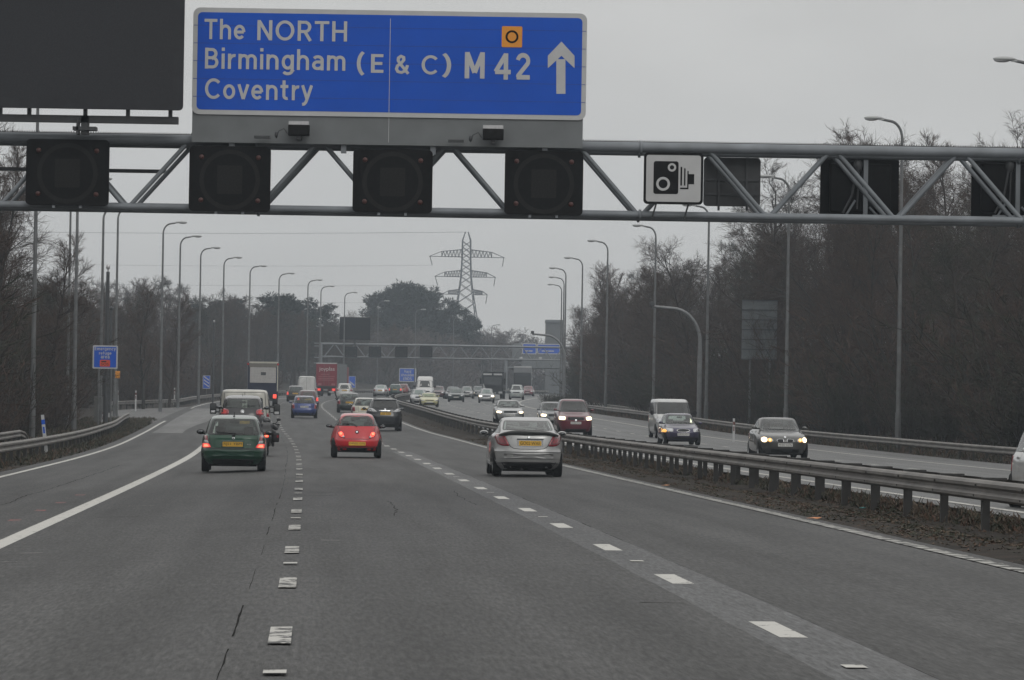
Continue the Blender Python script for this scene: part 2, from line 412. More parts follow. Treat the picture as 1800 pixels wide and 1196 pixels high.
def asphalt(name, base, worn, rough, seed=0.0, spec=.5):
    m = bpy.data.materials.new(name); m.use_nodes = True
    nt, uv = uv_nodes(m); N = nt.nodes.new; L = nt.links.new; b = nt.nodes['Principled BSDF']
    sp = N('ShaderNodeSeparateXYZ'); L(uv.outputs[0], sp.inputs[0])
    # aggregate speckle
    n1 = N('ShaderNodeTexNoise'); n1.inputs['Scale'].default_value = 1.0; n1.inputs['Detail'].default_value = 4; n1.inputs['Roughness'].default_value = .75
    m1 = N('ShaderNodeMapping'); m1.inputs['Scale'].default_value = (26, 2.1, 1); L(uv.outputs[0], m1.inputs[0]); L(m1.outputs[0], n1.inputs['Vector'])
    # long stains stretched along the road
    mp = N('ShaderNodeMapping'); mp.inputs['Scale'].default_value = (1.3, .05, 1); mp.inputs['Location'].default_value = (seed, seed, 0)
    L(uv.outputs[0], mp.inputs[0])
    n2 = N('ShaderNodeTexNoise'); n2.inputs['Scale'].default_value = 1.0; n2.inputs['Detail'].default_value = 6; n2.inputs['Roughness'].default_value = .6
    L(mp.outputs[0], n2.inputs['Vector'])
    n3 = N('ShaderNodeTexNoise'); n3.inputs['Scale'].default_value = .35; n3.inputs['Detail'].default_value = 5; L(uv.outputs[0], n3.inputs['Vector'])
    # polished wheel tracks: two per lane of 3.65 m
    w = N('ShaderNodeMath'); w.operation = 'MULTIPLY_ADD'; w.inputs[1].default_value = 4*math.pi/3.65; w.inputs[2].default_value = 0.0
    L(sp.outputs['X'], w.inputs[0])
    c = N('ShaderNodeMath'); c.operation = 'COSINE'; L(w.outputs[0], c.inputs[0])
    def madd(src, mul, add):
        x = N('ShaderNodeMath'); x.operation = 'MULTIPLY_ADD'; x.inputs[1].default_value = mul; x.inputs[2].default_value = add; L(src, x.inputs[0]); return x.outputs[0]
    def mulm(a, bb):
        x = N('ShaderNodeMath'); x.operation = 'MULTIPLY'; L(a, x.inputs[0]); L(bb, x.inputs[1]); return x.outputs[0]
    f = mulm(madd(n1.outputs['Fac'], 6.4, -2.2), madd(n2.outputs['Fac'], .9, .55))
    f = mulm(f, madd(n3.outputs['Fac'], .8, .60)); f = mulm(f, madd(c.outputs[0], .09, 1.0))
    cl = N('ShaderNodeMath'); cl.operation = 'MAXIMUM'; cl.inputs[1].default_value = .25; L(f, cl.inputs[0]); f = cl.outputs[0]
    mx = N('ShaderNodeVectorMath'); mx.operation = 'SCALE'; mx.inputs[0].default_value = base; L(f, mx.inputs['Scale'])
    L(mx.outputs[0], b.inputs['Base Color'])
    r = N('ShaderNodeMath'); r.operation = 'MULTIPLY_ADD'; r.inputs[1].default_value = -.25; r.inputs[2].default_value = rough + .12
    L(n2.outputs['Fac'], r.inputs[0]); L(r.outputs[0], b.inputs['Roughness'])
    b.inputs['Specular IOR Level'].default_value = spec
    bp = N('ShaderNodeBump'); bp.inputs['Strength'].default_value = .5; bp.inputs['Distance'].default_value = .012
    L(n1.outputs['Fac'], bp.inputs['Height']); L(bp.outputs[0], b.inputs['Normal'])
    return m

def paint(name, col, wear):
    m = bpy.data.materials.new(name); m.use_nodes = True
    nt, uv = uv_nodes(m); N = nt.nodes.new; L = nt.links.new; b = nt.nodes['Principled BSDF']
    n = N('ShaderNodeTexNoise'); n.inputs['Scale'].default_value = 5; n.inputs['Detail'].default_value = 8; n.inputs['Roughness'].default_value = .7
    mp = N('ShaderNodeMapping'); mp.inputs['Scale'].default_value = (.9, .62, 1); L(uv.outputs[0], mp.inputs[0]); L(mp.outputs[0], n.inputs['Vector'])
    cr = N('ShaderNodeValToRGB'); e = cr.color_ramp.elements
    e[0].position = wear; e[0].color = (.032, .0315, .031, 1); e[1].position = wear + .05; e[1].color = (*col, 1)
    L(n.outputs['Fac'], cr.inputs[0]); L(cr.outputs[0], b.inputs['Base Color']); b.inputs['Roughness'].default_value = .6
    return m

def soil(name, c1, c2, c3):
    m = bpy.data.materials.new(name); m.use_nodes = True
    nt = m.node_tree; N = nt.nodes.new; L = nt.links.new; b = nt.nodes['Principled BSDF']
    tc = N('ShaderNodeTexCoord')
    n = N('ShaderNodeTexNoise'); n.inputs['Scale'].default_value = 1.6; n.inputs['Detail'].default_value = 9; n.inputs['Roughness'].default_value = .65
    L(tc.outputs['Object'], n.inputs['Vector'])
    n2 = N('ShaderNodeTexNoise'); n2.inputs['Scale'].default_value = 9; n2.inputs['Detail'].default_value = 6; L(tc.outputs['Object'], n2.inputs['Vector'])
    cr = N('ShaderNodeValToRGB'); e = cr.color_ramp.elements
    e[0].position = .35; e[0].color = (*c1, 1); e[1].position = .68; e[1].color = (*c2, 1)
    k = cr.color_ramp.elements.new(.5); k.color = (*c3, 1)
    L(n.outputs['Fac'], cr.inputs[0])
    ml = N('ShaderNodeMapRange'); ml.inputs['To Min'].default_value = .5; ml.inputs['To Max'].default_value = 1.5; L(n2.outputs['Fac'], ml.inputs['Value'])
    mx = N('ShaderNodeVectorMath'); mx.operation = 'SCALE'; L(cr.outputs[0], mx.inputs[0]); L(ml.outputs[0], mx.inputs['Scale'])
    L(mx.outputs[0], b.inputs['Base Color']); b.inputs['Roughness'].default_value = .95; b.inputs['Specular IOR Level'].default_value = .2
    bp = N('ShaderNodeBump'); bp.inputs['Strength'].default_value = .8; bp.inputs['Distance'].default_value = .08
    L(n2.outputs['Fac'], bp.inputs['Height']); L(bp.outputs[0], b.inputs['Normal'])
    return m

def sheet(name, cols, mats, dz, kind='structure'):
    """cols: list of (Y, [off...], [z or None...]) rows with the same count; UV = (off, Y)"""
    n = len(cols[0][1]); vs = []; uv = []
    for Y, offs in cols:
        for o in offs:
            vs.append(pt(o, Y, dz)); uv.append((o, Y))
    fs = [(i*n+j, i*n+j+1, (i+1)*n+j+1, (i+1)*n+j) for i in range(len(cols)-1) for j in range(n-1)]
    me = bpy.data.meshes.new(name); me.from_pydata(vs, [], fs); me.materials.append(mats)
    l = me.uv_layers.new(name='road')
    a = np.array([uv[i] for f in fs for i in f], float).ravel(); l.data.foreach_set('uv', a)
    me.polygons.foreach_set('use_smooth', [True]*len(fs)); me.update()
    o = link(name, me)
    return tag(o, kind=kind) if kind else o

def strips(name, segs, m, dz, kind='structure'):
    """many quads strips in one marking; segs: list of rows lists [(Y, o0, o1), ...]"""
    vs = []; fs = []; uv = []
    for rows in segs:
        b = len(vs)
        for Y, o0, o1 in rows:
            vs += [pt(o0, Y, dz), pt(o1, Y, dz)]; uv += [(o0, Y), (o1, Y)]
        fs += [(b+2*i, b+2*i+1, b+2*i+3, b+2*i+2) for i in range(len(rows)-1)]
    me = bpy.data.meshes.new(name); me.from_pydata(vs, [], fs); me.materials.append(m)
    l = me.uv_layers.new(name='road'); l.data.foreach_set('uv', np.array([uv[i] for f in fs for i in f], float).ravel())
    me.update()
    return tag(link(name, me), kind=kind)

L12, L23, LHS, LEDGE, REDGE = -1.82, 1.82, -5.42, -8.8, 5.55
def yrange(a, b, step): return [a + i*step for i in range(int((b-a)/step)+1)]

def build_ground():
    offs = [-640, -420, -250, -150, -100, -70, -50, -40, -34, -30, -26, -22, -19, -17, -15.6, -14.5, -13.8, -12.6, -11.5, -10.4, -9.5, -9.0, -4, 2, 5.6, 5.95, 6.3, 6.8,
            7.2, 7.7, 8.2, 8.7, 9.1, 9.5, 14, 20, 24.4, 25.2, 26.5, 28, 30, 32, 34, 37, 42, 50, 70, 100, 160, 280, 420, 640]
    rows = yrange(-48, 300, 4) + yrange(306, 900, 6) + yrange(920, 1300, 20)
    vs = []; rnd = random.Random(3)
    for Y in rows:
        for o in offs:
            z = zground(o, Y)
            if -9.2 < o < 5.7 or 9.3 < o < 24.5: z -= .07
            elif 7 < o < 9.2: z -= .09 + rnd.uniform(-.02, .02)
            elif -14 < o < -9 and 250 < Y < 360: z -= .07
            elif 5.7 < o < 7: z += rnd.uniform(-.015, .012)
            else: z += rnd.uniform(-.05, .03)
            X = lane(Y) + o
            vs.append((max(-760, min(760, X)), Y, z))
    n = len(offs)
    fs = [(i*n+j, i*n+j+1, (i+1)*n+j+1, (i+1)*n+j) for i in range(len(rows)-1) for j in range(n-1)]
    mb = MB(); mb.add(vs, fs, 0, True)
    structure('ground', mb, soil('verge_soil', (.015, .013, .011), (.044, .033, .026), (.025, .0205, .016)))
    ya = yrange(-46, 360, 2) + yrange(364, 1000, 4)
    A1 = asphalt('asphalt', (.0300, .0296, .0289), 0, .63, spec=.30)
    A2 = asphalt('asphalt_far_side', (.050, .050, .049), 0, .50, 7)
    sheet('carriageway', [(Y, [-9.3, -8, -6.5, -5, -3.5, -2, -.5, 1, 2.5, 4, 5.0, 5.86]) for Y in ya], A1, 0)
    sheet('far_carriageway', [(Y, [9.35, 11, 13, 15, 17, 19, 21, 23, 24.5]) for Y in ya], A2, 0)
    A3 = asphalt('refuge_surface', (.062, .061, .060), 0, .6, 3)
    def lay(Y):
        return -9.2 - 4.6 * smooth((Y-252)/14) * (1 - smooth((Y-318)/40))
    sheet('refuge_area', [(Y, [lay(Y)-.05, (lay(Y)-9.15)/2, -9.25]) for Y in yrange(252, 358, 2)], A3, .002)
    # worn paler surface on the hard shoulder by the refuge
    A4 = asphalt('worn_surface', (.072, .071, .069), 0, .55, 5)
    strips('worn_shoulder_patch', [[(Y, -8.4, -6.4 + .5*math.sin(Y*.05)) for Y in yrange(212, 340, 4)]], A4, .004)
    # overlay strip along the line between the second and third lanes
    A5 = asphalt('overlay_strip_surface', (.047, .048, .049), 0, .56, 11, spec=.35)
    rnd2 = random.Random(9)
    strips('overlay_strip', [[(Y, L23-.27+rnd2.uniform(-.006, .006), L23+.37+rnd2.uniform(-.006, .006)) for Y in yrange(-40, 150, 1.5)]], A5, .004)
    W = paint('line_paint', (.45, .44, .41), .37); WW = paint('worn_line_paint', (.43, .42, .39), .47); WF = paint('grey_line_paint', (.20, .20, .195), .42)
    ys = yrange(-40, 1000, 3)
    strips('hard_shoulder_line', [[(Y, LHS-.165, LHS+.165) for Y in ys]], W, .008)
    strips('verge_edge_line', [[(Y, LEDGE-.075, LEDGE+.075) for Y in ys if Y < 254 or Y > 352], ], W, .008)
    strips('reserve_edge_line', [[(Y, REDGE-.09, REDGE+.09) for Y in ys]], paint('edge_line_paint', (.30, .295, .275), .42), .008)
    ribs = [[(Y, REDGE-.1, REDGE+.1), (Y+.16, REDGE-.1, REDGE+.1)] for Y in yrange(30, 150, .8)]
    strips('reserve_edge_line_rib', ribs, WW, .015)
    d12 = []; d23 = []; s12 = []
    for k in range(-3, 60):
        y0 = 28.4 + 8.62*k
        d12.append([(y0, L12-.078, L12+.078), (y0+2.1, L12-.078, L12+.078)])
        if k < 48:
            y1 = 30.1 + 8.95*k
            d23.append([(y1, L23-.1, L23+.1), (y1+2.2, L23-.1, L23+.1)])
    for k in range(0, 40):
        s12.append([(25.2+17.24*k, L12-.07, L12+.07), (25.5+17.24*k, L12-.07, L12+.07)])
        s12.append([(26.6+17.9*k, L23-.07, L23+.07), (26.9+17.9*k, L23-.07, L23+.07)])
    strips('lane_one_dashes', d12, WW, .008)
    strips('lane_two_dashes', d23, W, .008)
    strips('road_studs', s12, W, .014)
    # the solid hatched stretch further on, and far-carriageway lines
    strips('far_lane_line', [[(Y, L23-.045, L23+.045) for Y in yrange(238, 1000, 3)]], WF, .010)
    fd = []
    for k in range(0, 105):
        y0 = 20 + 9*k
        fd.append([(y0, 13.7-.075, 13.7+.075), (y0+2.2, 13.7-.075, 13.7+.075)])
        fd.append([(y0+3, 17.35-.075, 17.35+.075), (y0+5.2, 17.35-.075, 17.35+.075)])
    strips('far_lane_dashes', fd, W, .008)
    strips('far_edge_line', [[(Y, 9.95, 10.15) for Y in ys], ], W, .008)
    strips('far_shoulder_line', [[(Y, 21.0, 21.2) for Y in ys]], W, .008)
    # cracks and scuffs
    rnd = random.Random(5)
    DK = mat('crack_sealant', (.0205, .020, .0195), .95, 0, .3, 2, spec=.02)
    def wig(o, a, b, amp, w, st=.5):
        rows = []; d = 0
        for Y in yrange(a, b, st):
            d += rnd.uniform(-amp, amp); d *= .93
            ww = w * rnd.uniform(.4, 1.3)
            rows.append((Y, o+d-ww/2, o+d+ww/2))
        return rows
    def broken(rows):
        out = []; i = 0
        while i < len(rows)-3:
            k = rnd.randint(3, 16); seg = rows[i:i+k]
            if len(seg) > 1:
                w = rnd.uniform(.35, 1.15); out.append([(Y, (a+b)/2-(b-a)/2*w, (a+b)/2+(b-a)/2*w) for Y, a, b in seg])
            i += k + rnd.randint(0, 7)
        return out
    cr = [*broken(wig(L23+.375, 15, 140, .004, .018)), *broken(wig(L23-.275, 15, 140, .004, .012)), *broken(wig(L12-.33, 22, 190, .006, .014)), *broken(wig(LHS-.42, 20, 200, .005, .022)), wig(-.35, 62, 72, .05, .016), wig(1.15, 70, 82, .03, .012),
          wig(-6.9, 60, 120, .03, .02)]
    for k in range(14):
        Y = rnd.uniform(34, 120); o = rnd.uniform(-5, 5)
        cr.append([(Y, o, o + rnd.uniform(.2, .9)), (Y+rnd.uniform(.03, .07), o, o + rnd.uniform(.2, .9))])
    strips('road_cracks', cr, DK, .003)
    sc = []
    for k in range(48):
        Y = rnd.uniform(36, 160)**1.0; side = rnd.choice([L12+.35, L12-.4, LHS+.5, LHS+.5, LHS-.5, L12+.45, LEDGE+.2])
        o = side + rnd.uniform(-.25, .3); wd = rnd.uniform(.1, .55)
        sc.append([(Y, o, o+wd), (Y+rnd.uniform(.04, .12), o, o+wd)])
    strips('surface_scratches', sc, paint('scratch_paint', (.24, .235, .22), .47), .005)
    rs = []
    for Y in (55.5, 62, 68, 73.5, 80):
        rs.append([(Y, LHS-.62, LHS-.45), (Y+.7, LHS-.62, LHS-.45)])
    strips('red_survey_marks', rs, paint('red_mark_paint', (.22, .03, .025), .47), .006)

# ------------------------------------------------------------------ crash barriers
WPROF = [(d, .33 + (z-.38)*.74) for d, z in [(0, .38), (.045, .40), (.085, .44), (.085, .50), (.03, .555), (.03, .605), (.085, .66), (.085, .72), (.045, .765), (0, .785)]]
def beam(mb, offf, ya, yb, prof, side, step=4, zf=None, th=.006, mi=0):
    rows = yrange(ya, yb, step); n = len(prof); vs = []
    for Y in rows:
        o = offf(Y)
        zb = zground(o, Y) if zf is None else zf(Y)
        for d, z in prof: vs.append(Vector((lane(Y)+o+side*d, Y, zb+z)))
    fs = [(i*n+j, i*n+j+1, (i+1)*n+j+1, (i+1)*n+j) for i in range(len(rows)-1) for j in range(n-1)]
    mb.add(vs, fs, mi, False)
    # back skin for thickness
    vs2 = [v + Vector((-side*th, 0, 0)) for v in vs]
    mb.add(vs2, [f[::-1] for f in fs], mi, False)

def post_box(mb, o, Y, w, d, h, zb):
    X = lane(Y)+o
    mb.box(X-w/2, X+w/2, Y-d/2, Y+d/2, zb-.3, zb+h)

def build_barriers():
    # central reserve: double-sided
    e = empty('crash_barrier', pt(8.2, 60), 0, 'double sided steel crash barrier along the central reserve beside the third lane', 'crash barrier')
    inv = Matrix.Translation(-e.location)
    def put(name, mb, m, kind=None):
        mb.v = [tuple(Vector(p) - e.location) for p in mb.v]
        o = obj(name, mb, m, e)
        if kind: o['kind'] = kind
    zf = lambda Y: zroad(8.2, Y) + .015
    b = MB(); beam(b, lambda Y: 8.06, 12, 760, WPROF, -1, 4, zf); put('beam', b, M_BARRIER)
    b = MB(); beam(b, lambda Y: 8.46, 12, 760, WPROF, 1, 4, zf); put('beam', b, M_BARRIER)
    rnd = random.Random(1)
    cl = MB()
    for k in range(85):
        Y = 37 + 4*k
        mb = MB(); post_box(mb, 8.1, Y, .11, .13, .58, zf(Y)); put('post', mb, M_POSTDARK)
        X = lane(Y+.3)+8.1
        cl.box(X-.02, X+.34, Y+.15, Y+.5, zf(Y)+.622, zf(Y)+.655)
        cl.box(X-.135, X-.11, Y+.1, Y+.16, zf(Y)+.535, zf(Y)+.565); cl.box(X-.135, X-.11, Y+.3, Y+.36, zf(Y)+.385, zf(Y)+.415)
    put('top_brackets', cl, M_POSTDARK, 'stuff')
    st = MB()
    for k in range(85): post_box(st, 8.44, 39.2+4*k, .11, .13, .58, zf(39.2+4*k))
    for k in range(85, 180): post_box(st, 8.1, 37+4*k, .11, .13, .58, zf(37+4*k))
    put('far_posts', st, M_POSTDARK, 'stuff')

    def single(label, offf, ya, yb, side, npost, gap, y0p, ramp=None, rampstart=None):
        e = empty('crash_barrier', gp(offf(ya), ya), 0, label, 'crash barrier')
        def put(name, mb, m, kind=None):
            mb.v = [tuple(Vector(p) - e.location) for p in mb.v]
            o = obj(name, mb, m, e)
            if kind: o['kind'] = kind
        def zfn(Y):
            z = zroad(max(-14, min(24.6, offf(Y))), Y) - .02
            if ramp and Y > ramp: z -= .62*smooth((Y-ramp)/8)
            if rampstart and Y < rampstart: z -= .62*smooth((rampstart-Y)/8)
            return z
        mb = MB(); beam(mb, offf, ya, yb, WPROF, side, 3, zfn); put('beam', mb, M_BARRIER)
        for k in range(npost):
            Y = y0p + gap*k
            if Y > yb: break
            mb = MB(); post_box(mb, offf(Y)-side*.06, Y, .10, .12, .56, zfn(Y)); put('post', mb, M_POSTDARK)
        if y0p + gap*npost < yb:
            mb = MB(); Y = y0p + gap*npost
            while Y < yb: post_box(mb, offf(Y)-side*.06, Y, .10, .12, .56, zfn(Y)); Y += gap
            put('far_posts', mb, M_POSTDARK, 'stuff')
    single('grey steel crash barrier on the left verge ending just before the refuge area', lambda Y: -10.2 - .5*smooth((Y-200)/50), 40, 250, 1, 70, 3.2, 70)
    single('short length of crash barrier behind the left verge with its end sloping down', lambda Y: -12.5, 90, 176, 1, 27, 3.2, 92, ramp=166)
    single('crash barrier curving behind the refuge area and on along the left verge', lambda Y: -10.3 - 4.3*(1-smooth((Y-318)/48)), 296, 900, 1, 60, 3.2, 298)
    single('long steel crash barrier on the far verge in front of the right-hand wood', lambda Y: 25.0, 60, 900, -1, 95, 3.2, 110)
    single('crash barrier set back on the far verge with its near end sloping down', lambda Y: 27.3, 330, 520, -1, 50, 3.2, 338, rampstart=340)
# ------------------------------------------------------------------ gantries and signs
def gX(px, py, Y): return at(px, py, Y).x
def gZ(px, py, Y): return at(px, py, Y).z

def lane_signal(loc, w, h, label, group, front=True):
    e = empty('lane_signal', loc, 0, label, 'lane signal', group)
    hw, hh = w/2, h/2
    mb = MB(); mb.prism(rrect(-hw, hw, -hh, hh, .1), 0, .10); mb.bbox(-hw+.25, hw-.25, .10, .42, -hh+.2, hh-.2, .04)
    obj('housing', mb, M_BLACK, e)
    M_RING = mat('signal_ring', (.0150, .0152, .0155), .7, 0, .2, 6, spec=.12)
    M_MATRIX = mat('signal_matrix', (.0140, .0140, .0140), .7, 0, .3, 30, spec=.12)
    mb = MB(); ring(mb, 0, -.02, .58, .68, -.006); obj('ring', mb, M_RING, e)
    mb = MB(); flat(mb, rrect(-.28, .28, -.34, .30, .02), -.004); obj('matrix_panel', mb, M_MATRIX, e)
    for sx in (-1, 1):
        for sz in (-1, 1):
            mb = MB(); mb.lathe([(-.03, 0), (-.03, .045), (-.012, .055), (0, .055)], 'y', (sx*hw*.70, 0, sz*hh*.66), 14)
            obj('lamp', mb, M_AMBEROFF, e)
    mb = MB()
    for sx in (-.3, .3): mb.box(sx-.03, sx+.03, .02, .12, -hh-.06, -hh+.01)
    obj('bracket', mb, M_GANTRY, e)
    return e

def truss(e, nodes_b, nodes_t, x0, x1, Y, zt, zb, depth, rt, rb, rd, M_GANTRY=M_GANTRY):
    """box truss; node lists are x positions; e sits at (0,Y,0)"""
    for yy, nm in ((0, 0), (depth, 1)):
        mb = MB(); mb.tube([(x0, yy, zt), (x1, yy, zt)], rt, 14); obj('top_chord', mb, M_GANTRY, e)
        mb = MB(); mb.tube([(x0, yy, zb), (x1, yy, zb)], rb, 12); obj('bottom_chord', mb, M_GANTRY, e)
        for i, xb in enumerate(nodes_b):
            if i < len(nodes_t):
                mb = MB(); mb.tube([(xb+.05, yy, zb), (nodes_t[i]-.05, yy, zt)], rd, 8); obj('brace', mb, M_GANTRY, e)
            if i > 0:
                mb = MB(); mb.tube([(nodes_t[i-1]+.05, yy, zt), (xb-.05, yy, zb)], rd, 8); obj('brace', mb, M_GANTRY, e)
    mb = MB()
    for xt in nodes_t: mb.tube([(xt, 0, zt), (xt, depth, zt)], rd*.8, 6)
    for xb in nodes_b: mb.tube([(xb, 0, zb), (xb, depth, zb)], rd*.8, 6)
    obj('cross_tie', mb, M_GANTRY, e)

def build_gantry():
    Y = 95.0
    zt, zb = 7.44, 5.93
    e = empty('sign_gantry', (0, Y, 0), 0, 'grey tubular steel gantry crossing the whole motorway overhead with lattice braces', 'gantry')
    sp = 2.876; xb0 = gX(223, 365, Y); xt0 = gX(335, 258, Y)
    nb = [xb0 + sp*i for i in range(-2, 14)]; ntp = [xb0 + sp*(i+.5) for i in range(-2, 13)]
    x0, x1 = nb[0]-.6, nb[-1]+.6
    truss(e, nb, ntp, x0, x1, Y, zt, zb, 1.25, .118, .085, .052)
    for x in (x0+.4, x1-.4):
        off = x - lane(Y); z0 = zground(off, Y)
        mb = MB(); mb.tube([(x, .1, z0-.3), (x, .1, zt)], .17, 14); mb.tube([(x, 1.15, z0-.3), (x, 1.15, zt)], .17, 14)
        mb.tube([(x, .1, 3), (x, 1.15, 4.2)], .07, 8); mb.tube([(x, 1.15, 1.6), (x, .1, 2.9)], .07, 8)
        mb.box(x-.5, x+.5, -.4, 1.7, z0-.3, z0+.15)
        obj('column', mb, M_GANTRY, e)
    mb = MB()
    for x in [x0+.6+2.876*3*i for i in range(6)]:
        for yy in (0, 1.25): mb.lathe([(x-.03, .1), (x-.03, .158), (x+.03, .158), (x+.03, .1)], 'x', (0, yy, zt), 16); mb.lathe([(x-.03, .07), (x-.03, .118), (x+.03, .118), (x+.03, .07)], 'x', (0, yy, zb), 16)
    obj('flange', mb, M_GANTRY, e)
    # bird wires and cable tray along the top chord
    mb = MB(); mb.box(x0, x1, .02, .2, zt+.112, zt+.135); rnd = random.Random(2)
    x = x0
    while x < x1:
        mb.box(x, x+.018, .05, .07, zt+.13, zt+.165); x += .055
    obj('cable_tray', mb, M_DARKGREY, e)
    mb = MB(); mb.box(gX(0, 293, Y+1.6)-3, gX(292, 293, Y+1.6), 1.45, 1.6, gZ(150, 293, Y)-.04, gZ(150, 293, Y)+.04); obj('walkway_rail', mb, M_DARKGREY, e)

    # main direction sign
    ys = 94.62
    xl, xr = gX(338, 110, ys), gX(1031, 120, ys); ztp = gZ(684, 18, ys); zbl = gZ(684, 206, ys)
    s = empty('direction_sign', ((xl+xr)/2, ys, zt), 0, 'wide blue motorway direction sign with white lettering for The NORTH on top of the gantry', 'road sign')
    ox, oz = s.location.x, s.location.z
    def sx(px, py): return gX(px, py, ys) - ox
    def sz(px, py): return gZ(px, py, ys) - oz
    a, b_, c, d = xl-ox, xr-ox, zbl-oz, ztp-oz
    mb = MB(); mb.prism(rrect(a, b_, c, d, .16), -.02, .02)
    mid = (a+b_)/2
    obj('border', mb, M_WHITE, s)
    bw = .105
    mb = MB(); mb.prism(rrect(a+bw, b_-bw, c+bw, d-bw, .10), -.026, -.02); obj('face', mb, M_BLUE, s)
    mb = MB(); mb.prism([(a+.01, -.06), (b_-.06, -.06), (b_-.06, d-.25), (a+.01, d-.25)], .02, .10); obj('backing_panel', mb, M_SIGNGREY, s)
    mb = MB(); xm = sx(685, 110); mb.box(xm-.006, xm+.006, -.030, -.026, c+bw, d-bw-.08); mb.box(xm-.006, xm+.006, .012, .02, 0, c)
    for k in range(1, 6):
        z = c + (d-c)*k/6; mb.box(a+.02, b_-.02, -.0278, -.026, z-.006, z+.006, 1)
    obj('panel_joint', mb, [M_WHITE, mat('sign_joint', (.008, .040, .26), .6)], s)
    yt = -.031
    def word(txt, p0, p1, p2, p3, bold=.145):
        py = (p2+p3)/2; px = (p0+p1)/2; T = MB()
        add_strokes(T, txt, sx(p0, py), sx(p1, py), sz(px, p3), sz(px, p2), yt, 0, bold); obj('lettering', T, M_WHITE, s)
    word('The', 359, 431, 33, 69); word('NORTH', 452, 610, 36, 73)
    word('Birmingham', 360, 607, 85, 132); word('Coventry', 360, 550, 139, 185)
    word('(', 627, 641, 90, 133); word('E', 652, 674, 95, 128, .16); word('&', 694, 720, 96, 131, .14); word('C', 741, 769, 97, 131); word(')', 777, 793, 93, 137)
    word('M', 817, 852, 91, 138, .18); word('4', 868, 898, 93, 140, .17); word('2', 907, 932, 93, 140, .17)
    A = MB()
    flat(A, [(sx(x, y), sz(x, y)) for x, y in [(978, 165), (978, 106), (963, 120), (963, 98), (987, 73), (1010, 98), (1010, 120), (994, 106), (994, 165)]], yt)
    # concave outline: split into head and stem
    A = MB()
    P = lambda x, y: (sx(x, y), sz(x, y))
    flat(A, [P(978, 165), P(994, 165), P(994, 104), P(978, 104)], yt)
    flat(A, [P(963, 120), P(987, 98), P(987, 73), P(963, 98)][::-1], yt-.001); flat(A, [P(1010, 120), P(1010, 98), P(987, 73), P(987, 98)][::-1], yt-.001)
    obj('arrow', A, M_WHITE, s)
    q = MB(); flat(q, rrect(sx(882, 64), sx(918, 64), sz(900, 83), sz(900, 46), .03), yt); obj('diversion_symbol', q, M_ORANGE, s)
    q = MB(); ring(q, sx(900, 64.5), sz(900, 64.5), .10, .145, yt-.003); obj('diversion_ring', q, M_BLACK, s)
    mb = MB()
    for x in (a+.9, mid-1, mid+1, b_-.9): mb.box(x-.06, x+.06, .10, .24, -.25, d-.4)
    obj('support_strut', mb, M_GANTRY, s)

    # message sign on the left
    xs, zs = gX(148, 200, 94.2), gZ(148, 214, 94.2)
    m = empty('message_sign', (xs, 94.4, zt), 0, 'large blank black electronic message sign standing on the gantry left of the blue sign', 'message sign')
    hx = gX(322, 100, 94) - xs; z0 = gZ(150, 191, 94)-zt
    mb = MB(); mb.prism(rrect(-hx, hx, z0, z0+3.25, .1), -.35, -.25); mb.bbox(-hx+.06, hx-.06, -.26, .28, z0+.05, z0+3.2, .05)
    obj('housing', mb, mat('message_sign_black', (.032, .033, .037), .7, 0, .15, 4, spec=.15), m)
    mb = MB(); flat(mb, rrect(-hx+.22, hx-.22, z0+.22, z0+3.0, .02), -.355); obj('display', mb, mat('display_dark', (.034, .035, .039), .75, 0, .25, 40, spec=.12), m)
    mb = MB(); mb.box(-hx, hx-.12, -.12, .1, z0-.29, z0-.13)
    for x in (-hx+.3, -1.25, 0, .95, hx-.3): mb.box(x-.04, x+.04, -.1, .08, z0-.14, z0+.06)
    obj('support_beam', mb, M_DARKGREY, m)
    mb = MB(); mb.box(-.085, .085, -.12, .1, .05, z0-.13); mb.box(-.26, .26, -.2, .2, .14, .22); mb.box(-.18, -.13, -.2, .2, .05, z0-.2)
    obj('mounting_bracket', mb, M_DARKGREY, m)

    g = 'dark lane signals hung on the near gantry facing the traffic'
    for (a0, a1, b0, b1), lab in zip(((45, 191, 245, 361), (332, 475, 257, 372), (620, 760, 263, 374), (887, 1025, 265, 378)),
                                     ('unlit square lane signal on the near gantry, furthest left of four', 'unlit square lane signal on the near gantry below the left end of the blue sign',
                                      'unlit square lane signal on the near gantry below the middle of the blue sign', 'unlit square lane signal on the near gantry below the upward arrow of the blue sign')):
        p = at((a0+a1)/2, (b0+b1)/2, 94.7); k = 94.7/F
        lane_signal(p, (a1-a0)*k, (b1-b0)*k, lab, g)

    # speed camera sign
    p = at(1184, 314, 94.7); c_ = empty('camera_sign', p, 0, 'white speed camera sign with black border fixed to the near gantry', 'road sign')
    k = 94.7/F; w, h = 50*k, 43*k
    mb = MB(); mb.prism(rrect(-w-.03, w+.03, -h-.03, h+.03, .09), 0, .05); obj('border', mb, M_BLACK, c_)
    mb = MB(); mb.prism(rrect(-w+.025, w-.025, -h+.025, h-.025, .055), -.008, 0); obj('face', mb, M_WHITE, c_)
    def U(x, y): return ((x-510)/(1800/230)*k, -(y-425)/(1800/230)*k)
    mb = MB(); (xa, za), (xb_, zb_) = U(235, 640), U(578, 188)
    flat(mb, rrect(xa, xb_, za, zb_, .05), -.012)
    for q in ((605, 262, 628, 520), (655, 282, 675, 520), (700, 318, 718, 570), (603, 548, 718, 570), (718, 360, 795, 500)):
        (xa, za), (xb_, zb_) = U(q[0], q[3]), U(q[2], q[1]); flat(mb, [(xa, za), (xb_, za), (xb_, zb_), (xa, zb_)], -.012 - .0005*(q[0] == 603))
    obj('camera_symbol', mb, M_BLACK, c_)
